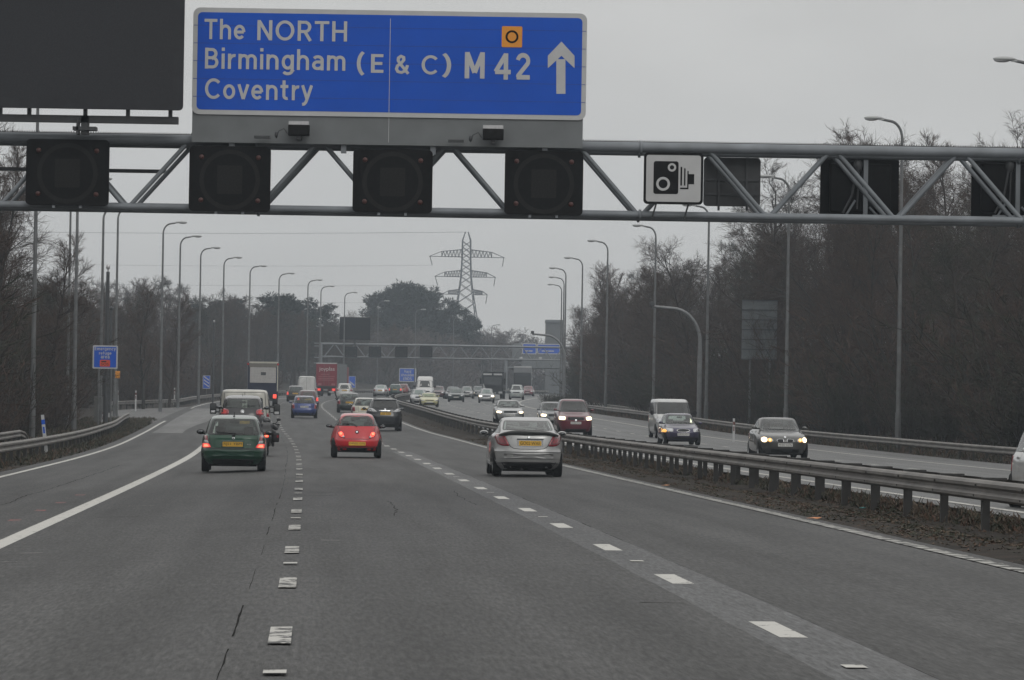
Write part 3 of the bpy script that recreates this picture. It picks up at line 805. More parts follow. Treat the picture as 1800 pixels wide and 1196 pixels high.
    mb = MB(); x, z = U(368, 500); ring(mb, x, z, 62/7.83*k, 95/7.83*k, -.016); x, z = U(487, 272); ring(mb, x, z, 30/7.83*k, 58/7.83*k, -.016); obj('lens_ring', mb, M_WHITE, c_)
    mb = MB()
    for x in (-.42, .30): mb.tube([(x+.05, .03, -h), (x-.05, .12, -h-.36)], .022, 6)
    obj('bracket', mb, M_DARKGREY, c_)

    # the back of the matching sign for the other side
    Yb = 96.5; kb = Yb/F
    p = at(1287, 320, Yb); o = empty('road_sign', p, 0, 'dark back of a small square sign on the gantry beside the camera sign', 'road sign')
    w, h = 50*kb, 43*kb
    mb = MB(); mb.prism(rrect(-w, w, -h, h, .09), .0, .05); obj('plate', mb, M_DARKGREY, o)
    mb = MB()
    for x in (-.3, .34): mb.box(x-.025, x+.025, -.07, 0, -h-.1, h)
    for z in (-.28, .05): mb.box(-w+.04, w-.04, -.03, 0, z-.03, z+.03)
    obj('rail', mb, mat('sign_rail', (.05, .053, .057), .5, .3), o)
    for (a0, a1), lab in (((1443, 1581), 'back of an oncoming lane signal on the gantry right of the camera sign'), ((1709, 1849), 'back of an oncoming lane signal cut by the right edge of the photo')):
        p = at((a0+a1)/2, 330, Yb); o = empty('lane_signal', p, 0, lab, 'lane signal', 'lane signals for the oncoming traffic seen from behind')
        w = (a1-a0)/2*kb; h = .72
        mb = MB(); mb.prism(rrect(-w, w, -h, h, .1), .1, .2); mb.bbox(-w+.2, w-.2, -.16, .12, -h+.15, h-.18, .05); obj('housing', mb, M_BLACK, o)
        mb = MB(); mb.box(.06, .16, -.26, -.17, -h-.1, h+.05); mb.tube([(-.4, -.2, -h-.05), (-.12, -.2, -.3)], .03, 6); mb.tube([(.5, -.2, -h-.05), (.2, -.2, -.45)], .03, 6)
        mb.box(-.45, .55, -.24, -.17, -h+.02, -h+.08); obj('bracket', mb, M_GANTRY, o)
        mb = MB(); mb.ell((-.07, -.2, .48), (.1, .09, .16)); mb.tube([(-.1, -.22, .4), (-.2, -.24, -.2), (-.4, -.22, -.6)], .03, 6); mb.tube([(-.05, -.22, .35), (-.08, -.24, -.5)], .022, 5)
        obj('cable_box', mb, M_DARKGREY, o)
    # floodlights in front of the big sign
    for (a0, a1, b0, b1), lab in (((506, 543, 213, 243), 'black floodlight on the gantry below the word Coventry'), ((848, 885, 220, 250), 'black floodlight on the gantry below the number 42')):
        p = at((a0+a1)/2, b1, 94.2); k = 94.2/F; w = (a1-a0)/2*k; h = (b1-b0)*k
        o = empty('floodlight', p, 0, lab, 'floodlight', 'floodlights in front of the blue sign')
        mb = MB(); mb.bbox(-w, w, -.02, .26, .06, h*.80, .02); obj('housing', mb, mat('floodlight_black', (.004, .004, .0045), .7, 0, .2, 9, spec=.2), o)
        mb = MB(); mb.prism([(-w*.97, h*.78), (w*.97, h*.78), (w*.95, h), (-w*.95, h)], 0, .22); obj('lens', mb, M_LAMPCLEAR, o)
        mb = MB(); mb.box(-.05, .05, .05, .6, -.02, .08); mb.tube([(-.25, .1, .1), (-.33, .1, .22), (-.45, .12, .16), (-.5, .12, 0)], .012, 5); mb.ell((-.5, .1, .08), (.04, .04, .07)); mb.box(-1.0, -.65, .1, .3, 0, .05)
        obj('mounting', mb, M_DARKGREY, o)

def small_sign(name, cx, cy, Y, wpx, hpx, face, label, legs=2, depth=.03, border=None):
    k = Y/F; p = at(cx, cy, Y); off = p.x - lane(Y); zg = zground(off, Y)
    e = empty(name, (p.x, Y, zg), 0, label, 'road sign')
    w, h, z = wpx/2*k, hpx/2*k, p.z - zg
    mb = MB(); mb.prism(rrect(-w, w, z-h, z+h, .05*min(w, h)*2), 0, depth); obj('border', mb, M_WHITE, e)
    b = .06*min(w, h)*2
    mb = MB(); mb.prism(rrect(-w+b, w-b, z-h+b, z+h-b, .04*min(w, h)*2), -.01, 0); obj('face', mb, face, e)
    mb = MB()
    for sx in ([-.5, .5] if legs == 2 else [0]): mb.tube([(sx*w, depth+.05, -.3), (sx*w, depth+.05, z+h*.8)], .05 if legs == 2 else .04, 8)
    obj('leg', mb, M_STEEL, e)
    return e, w, h, z

def build_signs():
    M_SOS = mat('refuge_symbol_red', (.55, .06, .02), .45, 0, .08, 4)
    e, w, h, z = small_sign('refuge_sign', 185, 628, 236, 44, 41, M_BLUE, 'blue Emergency refuge area sign with a red symbol on the left verge')
    for tx, a, z0, z1 in (('Emergency', .84, .5, .86), ('refuge', .5, .14, .48), ('area', .35, -.12, .12)): T = MB(); add_strokes(T, tx, -w*a, w*a, z+h*z0, z+h*z1, -.015, 0, .17); obj('lettering', T, M_WHITE, e)
    T = MB(); flat(T, rrect(-w*.42, w*.4, z-h*.82, z-h*.24, .05), -.02); obj('symbol', T, M_SOS, e)
    T = MB(); add_text(T, 'SOS', -w*.3, w*.28, z-h*.72, z-h*.5, -.025, 0, .02); flat(T, [(-w*.3, z-h*.34), (w*.1, z-h*.34), (w*.1, z-h*.44), (-w*.3, z-h*.44)], -.025); obj('symbol_lettering', T, M_BLACK, e)
    e, w, h, z = small_sign('countdown_sign', 363, 672, 420, 13, 23, M_BLUE, 'small blue countdown marker with three white slanting bars on the left verge', 1)
    T = MB()
    for k in (-.5, 0, .5): flat(T, [(-w*.7, z+h*k+.16), (w*.7, z+h*k-.2), (w*.7, z+h*k-.06), (-w*.7, z+h*k+.30)][::1], -.02)
    obj('countdown_bar', T, M_WHITE, e)
    e, w, h, z = small_sign('countdown_sign', 619, 672, 640, 12, 21, M_BLUE, 'distant blue countdown marker with one white bar right of the red lorry', 1)
    T = MB(); flat(T, [(-w*.7, z-h*.35+.25), (w*.7, z-h*.35-.3), (w*.7, z-h*.35-.05), (-w*.7, z-h*.35+.5)], -.02); obj('countdown_bar', T, M_WHITE, e)
    e, w, h, z = small_sign('information_sign', 716.5, 659.5, 715, 30, 24, M_BLUE, 'distant blue Hard shoulder ENDS sign with a white border above the far traffic')
    for tx, a, z0, z1 in (('Hard', .4, .3, .75), ('shoulder', .78, -.2, .22), ('ENDS', .5, -.75, -.32)): T = MB(); add_strokes(T, tx, -w*a, w*a, z+h*z0, z+h*z1, -.015, 0, .17); obj('lettering', T, M_WHITE, e)
    # sign seen from behind in the wood
    Y = 262; k = Y/F; p = at(1335, 580, Y); zg = zground(p.x-lane(Y), Y)
    e = empty('road_sign', (p.x, Y, zg), 0, 'grey slatted back of a tall road sign half hidden by twigs in the right-hand wood', 'road sign')
    w, h, z = 31*k, 52*k, p.z-zg
    mb = MB()
    for i in range(6): mb.box(-w, w, -.03, .0, z-h+2*h*i/6+.03, z-h+2*h*(i+1)/6-.03)
    obj('plank', mb, mat('weathered_sign_back', (.105, .118, .125), .6, .2, .2, 2), e)
    mb = MB()
    for i in range(7): zz = z-h+2*h*i/6; mb.box(-w, w, -.09, .0, zz-.03, zz+.03)
    obj('rail', mb, M_DARKGREY, e)
    mb = MB(); mb.tube([(-w*.5, .08, -.5), (-w*.5, .08, z+h)], .06, 8); mb.tube([(w*.6, .08, -.5), (w*.6, .08, z+h)], .06, 8); obj('leg', mb, M_STEEL, e)
    # emergency telephone and posts by the refuge
    Y = 262; p = at(207, 659, Y); zg = zground(p.x-lane(Y), Y)
    e = empty('emergency_phone', (p.x, Y, zg), 0, 'orange emergency telephone box on a post beside the refuge sign', 'emergency phone'); z = p.z-zg
    mb = MB(); mb.bbox(-.14, .14, -.12, .12, z-.22, z+.22, .03); obj('box', mb, M_ORANGE, e)
    mb = MB(); mb.tube([(0, .02, -.3), (0, .02, z-.2)], .045, 8); obj('post', mb, M_STEEL, e)
    # cabinets behind the refuge sign legs
    Y = 250; p = at(178, 700, Y); zg = zground(p.x-lane(Y), Y)
    e = empty('equipment_cabinet', (p.x, Y, zg), 0, 'grey roadside equipment cabinet under the refuge sign', 'cabinet')
    mb = MB(); mb.bbox(-.4, .35, -.2, .3, 0, 1.55, .03); obj('body', mb, mat('cabinet_grey', (.10, .10, .095), .6), e)
    mb = MB(); mb.box(-.36, .31, -.215, -.2, .1, 1.45); obj('door', mb, mat('cabinet_door', (.085, .085, .08), .55), e)
    # white marker posts
    for px, py, Y, lab in ((83, 745, 142, 'white marker post with blue reflector behind the left crash barrier'), (180, 728, 246, 'leaning white marker post at the foot of the refuge sign'),
                           (239, 694, 312, 'small white marker post behind the refuge barrier, left one'), (307, 688, 372, 'small white marker post on the left verge near the countdown marker'),
                           (207, 694, 300, 'white marker post below the emergency telephone'), (1290, 740, 208, 'pale marker post behind the far crash barrier')):
        p = at(px, py, Y); zg = zground(p.x-lane(Y), Y); h = max(.75, p.z-zg+(.12 if px == 1290 else .3))
        e = empty('marker_post', (p.x, Y, zg), 0, lab, 'marker post', 'white marker posts along the verges')
        M = Matrix.Rotation(-.12 if px in (83,) else (.12 if px == 180 else 0), 4, 'Y')
        mb = MB(); mb.box(-.055, .055, -.03, .03, -.1, h-.32, M=M); mb.box(-.05, .05, -.03, .03, h-.16, h, M=M); obj('post', mb, M_WHITE, e)
        mb = MB(); mb.box(-.056, .056, -.031, .031, h-.32, h-.16, M=M); mb.box(-.03, .03, -.034, -.03, h-.62, h-.4, M=M); obj('reflector', mb, M_BLUE if px == 83 else mat('reflector_dark', (.10, .03, .025), .4), e)

# ------------------------------------------------------------------ lamps, masts, pylon
def lamp_proto(rad=.105):
    e = empty('street_lamp')
    h = 14.0
    mb = MB(); n = 12
    mb.tube([(0, 0, -.4), (0, 0, 1.6)], rad*1.25, n)
    pts = [(0, 0, 1.6), (0, 0, 7), (0, 0, h-.9)]; rr = [rad, rad*.82, rad*.62]
    for k in range(1, 8):
        a = R(90*k/8); pts.append((.58*(1-math.cos(a)), 0, h-.9+.75*math.sin(a))); rr.append(rad*.58)
    pts += [(.95, 0, h-.08)]; rr.append(rad*.5)
    mb.tube(pts, rr, n); obj('pole', mb, M_STEEL, e)
    mb = MB(); mb.ell((1.32, 0, h-.03), (.44, .16, .085)); mb.box(.85, 1.05, -.06, .06, h-.12, h-.03); obj('lantern', mb, mat('lantern_grey', (.34, .35, .35), .5, 0, .1, 4), e)
    mb = MB(); mb.ell((1.42, 0, h-.08), (.30, .12, .075)); obj('lens', mb, M_LAMPCLEAR, e)
    return e

def copy_tree(o, parent=None):
    c = o.copy(); COL.objects.link(c)
    if parent is not None: c.parent = parent
    for ch in o.children: copy_tree(ch, c)
    return c

ORD = ['first', 'second', 'third', 'fourth', 'fifth', 'sixth', 'seventh', 'eighth', 'ninth', 'tenth', 'eleventh', 'twelfth', 'thirteenth', 'fourteenth', 'fifteenth', 'sixteenth']
def build_lamps():
    P = lamp_proto()
    used = [False]
    def place(X, Y, flip, label, group, sc=1.0, h=None):
        o = P if not used[0] else copy_tree(P); used[0] = True
        off = X - lane(Y); z = zground(off, Y)
        o.location = (X, Y, z); o.rotation_euler = (0, 0, -math.atan(slope(Y)) + (math.pi if flip else 0))
        sz = 1.0 if h is None else (h)/14.0
        o.scale = (sc, sc, sz)
        tag(o, label, 'street lamp', group)
    left = [(60, 550, 184), (133, 550, 216), (179, 550, 248), (204.5, 550, 280), (284.5, 550, 312), (315, 550, 344), (351, 560, 376), (392, 570, 408), (438, 580, 440), (489, 590, 472),
            (540, 590, 505), (563, 590, 540), (605, 590, 580), (664, 590, 640), (730, 590, 705), (797, 600, 770), (864, 600, 830)]
    hl = {184: 140, 216: 312, 248: 361, 280: 362}
    def hgt(X, px, py, Y): return gZ(px, py, Y) - zground(X-lane(Y), Y)
    for i, (px, py, Y) in enumerate(left):
        X = gX(px, py, Y)
        place(X, Y, False, 'tall lamp post on the left verge, %s nearest of that row' % (ORD[i] if i < 16 else 'last'), 'lamp posts on the left verge', 1.0, hgt(X, px, hl[Y], Y) if Y in hl else None)
    X = gX(121, 550, 232); place(X, 232, False, 'thinner lamp post among the left-hand trees between two nearer posts', 'lamp posts on the left verge', .8, hgt(X, 121, 300, 232))
    right = [(1822, 500, 158), (1582, 520, 191), (1384, 560, 231), (1243, 600, 272), (1150, 600, 312), (1066, 600, 354), (1022, 600, 392), (993, 600, 432), (990, 600, 470), (986, 600, 512)]
    heads = [103, 207, None, None, 396, 423, 453, 471, 487, 500]
    for i, (px, py, Y) in enumerate(right):
        X = gX(px, py, Y); z = zground(X-lane(Y), Y)
        h = (gZ(px, heads[i], Y) - z) if heads[i] else 14.3
        place(X, Y, True, 'tall lamp post on the far verge by the wood, %s nearest of that row' % ORD[i], 'lamp posts on the far verge', 1.0, h)

def build_masts():
    M_MAST = mat('mast_grey', (.16, .165, .17), .5, .4, .2, 4)
    for px, top, tipx, Y, lab, r in ((1229, 543, 1146, 278, 'grey camera mast with a curved arm over the far carriageway', .125), (991, 590, 936, 420, 'distant camera mast with a curved arm reaching over the far lanes', .12)):
        X = gX(px, 700, Y); z = zground(X-lane(Y), Y); h = gZ(px, top, Y)-z; dx = gX(tipx, top, Y)-X
        e = empty('camera_mast', (X, Y, z), 0, lab, 'camera mast', 'curved camera masts on the far verge')
        pts = [(0, 0, -.4), (0, 0, h*.55), (0, 0, h-2.2)]; rr = [r*1.3, r*1.25, r]
        for k in range(1, 10):
            a = R(90*k/9); pts.append((-1.9*(1-math.cos(a)), 0, h-2.2+2.2*math.sin(a)-.0)); rr.append(r*.9)
        pts.append((dx, 0, h+.1)); rr.append(r*.75)
        mb = MB(); mb.tube(pts, rr, 12); obj('pole', mb, M_MAST, e)
        mb = MB(); mb.bbox(dx-.16, dx+.16, -.2, .3, h+.12, h+.40, .03); mb.tube([(dx, 0, h), (dx, 0, h+.2)], .04, 6); obj('camera', mb, M_DARKGREY, e)
    Y = 246; X = gX(187, 650, Y); z = zground(X-lane(Y), Y); h = gZ(187, 478, Y)-z
    e = empty('cctv_mast', (X, Y, z), 0, 'dark camera mast with a pale dome on top behind the refuge sign', 'camera mast')
    mb = MB(); mb.tube([(0, 0, -.4), (0, 0, h*.5), (0, 0, h)], [.16, .125, .10], 12); obj('pole', mb, M_DARKGREY, e)
    mb = MB(); mb.ell((0, 0, h+.28), (.12, .12, .17)); mb.tube([(0, 0, h), (0, 0, h+.2)], .05, 6); obj('camera', mb, M_LAMPCLEAR, e)
    Y = 300; X = gX(194, 650, Y); z = zground(X-lane(Y), Y); h = gZ(194, 545, Y)-z
    e = empty('cctv_mast', (X, Y, z), 0, 'short dark mast with a small top unit right of the taller camera mast', 'camera mast')
    mb = MB(); mb.tube([(0, 0, -.4), (0, 0, h)], [.10, .08], 10); obj('pole', mb, M_DARKGREY, e)
    mb = MB(); mb.ell((0, 0, h+.1), (.16, .16, .14)); obj('camera', mb, M_DARKGREY, e)
    Y = 400; X = gX(375, 650, Y); z = zground(X-lane(Y), Y); h = gZ(375, 567, Y)-z
    e = empty('cctv_mast', (X, Y, z), 0, 'thin mast among the trees left of the box lorry', 'camera mast')
    mb = MB(); mb.tube([(0, 0, -.4), (0, 0, h)], [.10, .07], 10); obj('pole', mb, M_DARKGREY, e)
    mb = MB(); mb.ell((0, 0, h+.1), (.10, .10, .12)); obj('camera', mb, M_LAMPCLEAR, e)

def build_pylon():
    Y = 1100.0; k = Y/F; p = at(820.5, 408, Y); zt = p.z
    M_PYL = mat('pylon_steel', (.06, .063, .068), .6, .2, .2, .5)
    zg = 1.5; e = empty('electricity_pylon', (p.x, Y, zg), R(6), 'tall lattice electricity pylon with three pairs of arms behind the trees', 'pylon')
    H = zt - zg
    def zz(py): return gZ(820, py, Y) - zg
    prof = [(H, .35), (zz(423), 1.05), (zz(452), 1.1), (zz(487), 1.3), (zz(520), 1.9), (zz(550), 2.6), (zz(600), 3.9), (0, 5.6)]
    mb = MB(); r = .10
    def legx(z):
        for (za, wa), (zb, wb) in zip(prof, prof[1:]):
            if zb <= z <= za: return wb + (wa-wb)*(z-zb)/(za-zb)
        return prof[-1][1]
    for sx in (-1, 1):
        for sy in (-1, 1):
            mb.tube([(sx*w, sy*w, z) for z, w in prof], r*1.2, 5)
    z = 0; zs = [0]
    while z < H-2.5: z += max(1.5, legx(z)*1.25); zs.append(min(z, H-.3))
    for za, zb in zip(zs, zs[1:]):
        wa, wb = legx(za), legx(zb)
        for s in (-1, 1):
            mb.tube([(-wa, s*wa, za), (wb, s*wb, zb)], r*.72, 4); mb.tube([(wa, s*wa, za), (-wb, s*wb, zb)], r*.72, 4)
            mb.tube([(s*wa, -wa, za), (s*wb, wb, zb)], r*.72, 4); mb.tube([(s*wa, wa, za), (s*wb, -wb, zb)], r*.72, 4)
    obj('tower', mb, M_PYL, e)
    tips = []
    for py, xa, xb, up in ((452, 755, 888, 12), (487, 765, 873, 10.5), (518, 779, 859, 8)):
        zb = zz(py); zu = zz(py-up-1)
        for xx in (xa, xb):
            tip = (xx-820.5)*k; mb = MB(); w = legx(zb)*(1 if tip > 0 else -1); wu = legx(zu)*(1 if tip > 0 else -1)
            kn = w + (tip-w)*.62; zk = zb + (zu-zb)*.7
            for sy in (-1, 1):
                y0 = abs(w)*sy; yk = y0*.45
                mb.tube([(w, y0, zb), (kn, yk, zb), (tip, 0, zb)], r*.8, 4); mb.tube([(wu, y0, zu), (kn, yk, zk), (tip, 0, zb)], r*.8, 4)
                N = 6
                for i in range(N):
                    ta, tb = i/N, (i+.5)/N
                    f = lambda t: (w+(kn-w)*t, y0+(yk-y0)*t)
                    (ax, ay), (bx, by) = f(ta), f(tb); cx, cy = f((i+1)/N)
                    zbt = zu+(zk-zu)*tb
                    mb.tube([(ax, ay, zb), (bx, by, zbt)], r*.55, 4); mb.tube([(bx, by, zbt), (cx, cy, zb)], r*.55, 4)
                mb.tube([(kn, yk, zb), (kn, yk, zk)], r*.6, 4)
            obj('crossarm', mb, M_PYL, e)
            ins = (tip*.97 - (.45 if tip < 0 else .3)*(-1 if tip < 0 else 1)*0, 0, zb)
            sl = .6 if tip < 0 else -.35
            mb = MB(); q = (tip*.98+sl, -.3, zb-2.3); mb.tube([(tip*.98, 0, zb), q], .11, 6); obj('insulator', mb, mat('insulator_brown', (.05, .045, .042), .4), e)
            if tip < 0: tips.append((q, py))
    # conductors running away to the left
    for i, (q, py) in enumerate(tips):
        for j, dz in enumerate((0,)):
            a = Vector((p.x+q[0], Y+q[1], zg+q[2])); b = Vector((-300, 900 - 40*i, [zz(465), zz(497), zz(512)][i]+zg - 2))
            mb = MB(); pts = []
            for t in range(25):
                s = t/24; v = a.lerp(b, s); v.z -= 4*3.2*s*(1-s); pts.append(v - a)
            mb.tube(pts, .024, 4); o = obj('power_cable', mb, M_DARKGREY); o.location = a
            tag(o, 'thin power cable running left from the %s arm of the pylon' % ['top', 'middle', 'lowest'][i], 'power cable', 'power cables of the pylon')
    a = Vector((p.x, Y, zt)); b = Vector((-300, 900, zz(452)+zg)); mb = MB(); mb.tube([a.lerp(b, t/20) - a - Vector((0, 0, 4*2.5*(t/20)*(1-t/20))) for t in range(21)], .04, 4)
    o = obj('power_cable', mb, M_DARKGREY); o.location = a; tag(o, 'thin earth cable running left from the very top of the pylon', 'power cable', 'power cables of the pylon')

def build_far_gantry():
    M_FARG = mat('hazed_gantry_paint', (.17, .18, .19), .5, .2, .15, 1)  # gantry paint made paler: haze and overhead light put into the colour
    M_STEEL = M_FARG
    Y = 600.0; k = Y/F
    zt, zb = gZ(700, 606.5, Y), gZ(700, 629, Y)
    e = empty('sign_gantry', (0, Y, 0), 0, 'distant pale lattice gantry across the road beyond the red lorry', 'gantry')
    xl = gX(561, 660, Y); xr = xl + 37.5
    n = 12; sp = 2.95
    nb = [xl+.6+sp*i for i in range(n+1)]; nt = [xl+.6+sp*(i+.5) for i in range(n)]
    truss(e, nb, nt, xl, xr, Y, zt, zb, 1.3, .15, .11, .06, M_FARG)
    for x in (xl+.15, xr-.15):
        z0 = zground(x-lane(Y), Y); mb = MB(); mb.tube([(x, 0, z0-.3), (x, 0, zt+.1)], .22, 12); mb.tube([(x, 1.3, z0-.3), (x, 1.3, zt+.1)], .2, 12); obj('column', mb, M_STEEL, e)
        if x < 0:
            mb = MB()
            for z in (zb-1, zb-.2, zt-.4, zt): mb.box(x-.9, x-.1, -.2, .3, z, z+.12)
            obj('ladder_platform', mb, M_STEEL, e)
    g = 'lane signals on the distant gantry'
    for px, lab in ((617, 'distant lane signal above the right side of the red lorry'), (659, 'distant dark lane signal, second from the left on the far gantry'), (705.5, 'distant dark lane signal above the Hard shoulder ENDS sign'), (749, 'distant dark lane signal, furthest right on the far gantry')):
        p = at(px, 619, Y-.4); lane_signal(p, 22*k, 19*k, lab, g)
    p = at(624, 578, Y-.4); m = empty('message_sign', p, 0, 'distant black message sign standing above the left end of the far gantry', 'message sign')
    mb = MB(); mb.bbox(-27*k, 27*k, -.2, .3, -19.5*k, 20*k, .06); obj('housing', mb, M_BLACK, m)
    mb = MB(); mb.box(-.15, .15, 0, .2, -28*k, -19*k); mb.box(-27*k, 27*k, .0, .2, -22*k, -21*k); obj('mounting_bracket', mb, M_DARKGREY, m)
    # second gantry with blue direction signs
    Y = 690.0; k = Y/F; zt, zb = gZ(940, 634, Y), gZ(940, 647, Y); xl = gX(888, 660, Y); xr = xl+24
    e = empty('sign_gantry', (0, Y, 0), 0, 'distant gantry over the far lanes carrying blue direction signs', 'gantry')
    nb = [xl+.5+2.6*i for i in range(10)]; nt = [xl+.5+2.6*(i+.5) for i in range(9)]
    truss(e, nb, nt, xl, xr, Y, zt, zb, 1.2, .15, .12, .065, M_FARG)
    for x in (xl+.1, xr-.1):
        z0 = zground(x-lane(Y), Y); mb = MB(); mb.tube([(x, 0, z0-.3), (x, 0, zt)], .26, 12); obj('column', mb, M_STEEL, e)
    for (a0, a1, b0, b1), lab in (((918, 943, 604, 623), 'small distant blue sign, left of two on the far gantry'), ((944, 985, 605, 623), 'wider distant blue sign, right of two on the far gantry')):
        p = at((a0+a1)/2, (b0+b1)/2, Y-.6); s = empty('direction_sign', p, 0, lab, 'road sign', 'blue signs on the second far gantry'); w, h = (a1-a0)/2*k, (b1-b0)/2*k
        mb = MB(); mb.prism(rrect(-w, w, -h, h, .2), 0, .06); obj('border', mb, M_WHITE, s)
        mb = MB(); mb.prism(rrect(-w+.14, w-.14, -h+.14, h-.14, .15), -.01, 0); obj('face', mb, M_BLUE, s)
        mb = MB(); mb.box(-w, w, .06, .16, -h-2.2, h+.1); obj('backing_panel', mb, M_SIGNGREY, s)
        mb = MB()
        for i in range(2): mb.box(-w*.6, w*.45, -.02, -.01, h*.25-i*h*.75, h*.48-i*h*.75)
        obj('text_line', mb, M_WHITE, s)
        mb = MB(); mb.tube([(0, -.1, -h*.2), (-1.3, -1.6, -h-.6)], .05, 5); mb.bbox(-1.6, -1.1, -1.8, -1.5, -h-.9, -h-.5, .05, 1); obj('sign_light', mb, [M_DARKGREY, M_LAMPCLEAR], s)
    p = at(908, 619, Y-.4); s = tag(empty('road_sign', p), 'plain grey backing board left of the small distant blue sign', 'sign board'); mb = MB(); mb.bbox(-8*k, 8*k, 0, .1, -12*k, 15*k, .03); obj('board', mb, M_SIGNGREY, s)
    # grey building beyond the wood
    Y = 840; k = Y/F; p = at(974, 600, Y); z0 = zground(p.x-lane(Y), Y)
    e = empty('warehouse', (p.x, Y, z0), 0, 'plain grey building behind the trees left of the far lamp posts', 'building')
    h = gZ(974, 567, Y)-z0; mb = MB(); mb.box(-15*k, 16*k, 0, 12, -.5, h); obj('wall', mb, mat('grey_cladding', (.085, .088, .09), .7, 0, .12, .4), e)
    mb = MB(); mb.box(-16*k, 17*k, -.4, 12.4, h, h+.5); obj('roof', mb, M_SIGNGREY, e)
    mb = MB()
    for i in range(5): mb.box(-13*k+i*6*k, -9.5*k+i*6*k, -.05, 0, h*.55, h*.7)
    obj('window', mb, M_DARKGREY, e)
# ------------------------------------------------------------------ vegetation
def bark_mat(name, c, var=.35, rough=.9):
    return mat(name, c, rough, 0, var, 1.3, spec=.15)

def branch_path(rnd, p, d, length, n, wander, lift):
    pts = [p.copy()]; d = d.normalized()
    for i in range(n):
        d = (d + Vector((rnd.gauss(0, wander), rnd.gauss(0, wander), rnd.gauss(0, wander) + lift))).normalized()
        p = p + d * (length/n); pts.append(p.copy())
    return pts, d

def ribbon(mb, pts, w, rnd, mi=0):
    d = pts[-1]-pts[0]
    s = d.cross(Vector((rnd.gauss(0, 1), rnd.gauss(0, 1), rnd.gauss(0, .6))))
    if s.length < 1e-6: return
    s.normalize(); n = len(pts); vs = []
    for i, p in enumerate(pts):
        ww = w*(1-.65*i/(n-1))*.5; vs += [p-s*ww, p+s*ww]
    mb.add(vs, [(2*i, 2*i+1, 2*i+3, 2*i+2) for i in range(n-1)], mi)

def side_dir(rnd, d, ang):
    a = d.cross(Vector((rnd.gauss(0, 1), rnd.gauss(0, 1), rnd.gauss(0, 1)))).normalized()
    return (d*math.cos(ang) + a*math.sin(ang)).normalized()

def bare_tree_mesh(seed, H, spread=.36, n1=19, n2=9, n3=8, n4=7, low=.16, tw=.017, up=.045):
    rnd = random.Random(seed); T = MB(); C = MB()
    tr, _ = branch_path(rnd, Vector((0, 0, -.3)), Vector((rnd.gauss(0, .05), rnd.gauss(0, .05), 1)), H*.93, 9, .07, .04)
    r0 = H*.0125
    T.tube(tr, [r0*(1-.9*(i/9)**.8)+.012 for i in range(10)], 7, caps=False)
    def on(path, t):
        f = t*(len(path)-1); i = min(int(f), len(path)-2); return path[i].lerp(path[i+1], f-i), (path[i+1]-path[i]).normalized()
    for a in range(n1):
        t = low + (1-low)*((a+rnd.random())/n1)
        p, d = on(tr, min(t, .99)); L1 = H*spread*(1.12-.72*t)*rnd.uniform(.7, 1.15)
        d1 = side_dir(rnd, d, R(rnd.uniform(35, 68))*(1.1-.35*t))
        l1, _ = branch_path(rnd, p, d1, L1, 6, .16, up); r1 = r0*.42*(1.1-t*.75)
        T.tube(l1, [r1*(1-.82*i/6)+.006 for i in range(7)], 5, caps=False)
        for b in range(n2):
            t2 = .15 + .85*(b+rnd.random())/n2
            p2, dd = on(l1, min(t2, .99)); L2 = L1*.48*rnd.uniform(.6, 1.2)*(1.15-.6*t2)+.3
            l2, _ = branch_path(rnd, p2, side_dir(rnd, dd, R(rnd.uniform(25, 60))), L2, 4, .18, up)
            T.tube(l2, [max(r1*.33*(1-.75*i/4), .011) for i in range(5)], 4, caps=False)
            for c in range(n3):
                t3 = .1 + .9*(c+rnd.random())/n3
                p3, d3 = on(l2, min(t3, .99)); L3 = max(.4, L2*.5)*rnd.uniform(.6, 1.25)
                l3, _ = branch_path(rnd, p3, side_dir(rnd, d3, R(rnd.uniform(20, 58))), L3, 3, .17, up*1.3)
                ribbon(C, l3, tw*1.35, rnd)
                for e in range(n4):
                    t4 = .1 + .9*(e+rnd.random())/n4
                    p4, d4 = on(l3, min(t4, .99)); L4 = max(.28, L3*.5)*rnd.uniform(.6, 1.3)
                    l4, _ = branch_path(rnd, p4, side_dir(rnd, d4, R(rnd.uniform(18, 52))), L4, 2, .14, up*1.3)
                    ribbon(C, l4, tw, rnd)
    return T, C

def shrub_mesh(seed, H, nst=34, n2=9, n3=6, tw=.028, rad=1.5):
    rnd = random.Random(seed); T = MB(); C = MB()
    for s in range(nst):
        a = rnd.uniform(0, 6.283); q = rad*math.sqrt(rnd.random())*.7
        p = Vector((q*math.cos(a), q*math.sin(a), -.2)); h = H*rnd.uniform(.55, 1.05)*(1-.25*q/rad)
        d = Vector((math.cos(a)*.28*q+rnd.gauss(0, .22), math.sin(a)*.28*q+rnd.gauss(0, .22), 1))
        l1, _ = branch_path(rnd, p, d, h, 6, .13, .03)
        T.tube(l1, [.028*(1-.8*i/6)+.006 for i in range(7)], 4, caps=False)
        for b in range(n2):
            t = .1+.9*(b+rnd.random())/n2; f = t*6; i = min(int(f), 5); p2 = l1[i].lerp(l1[i+1], f-i); dd = (l1[i+1]-l1[i]).normalized()
            L2 = h*.3*rnd.uniform(.5, 1.2)*(1.15-.5*t)
            l2, _ = branch_path(rnd, p2, side_dir(rnd, dd, R(rnd.uniform(20, 60))), L2, 3, .17, .06); ribbon(C, l2, tw*1.3, rnd)
            for c in range(n3):
                f = rnd.uniform(.2, 2.99); i = int(f); p3 = l2[i].lerp(l2[i+1], f-i); d3 = (l2[i+1]-l2[i]).normalized()
                l3, _ = branch_path(rnd, p3, side_dir(rnd, d3, R(rnd.uniform(15, 55))), max(.25, L2*.5)*rnd.uniform(.6, 1.2), 2, .15, .06); ribbon(C, l3, tw, rnd)
    return T, C

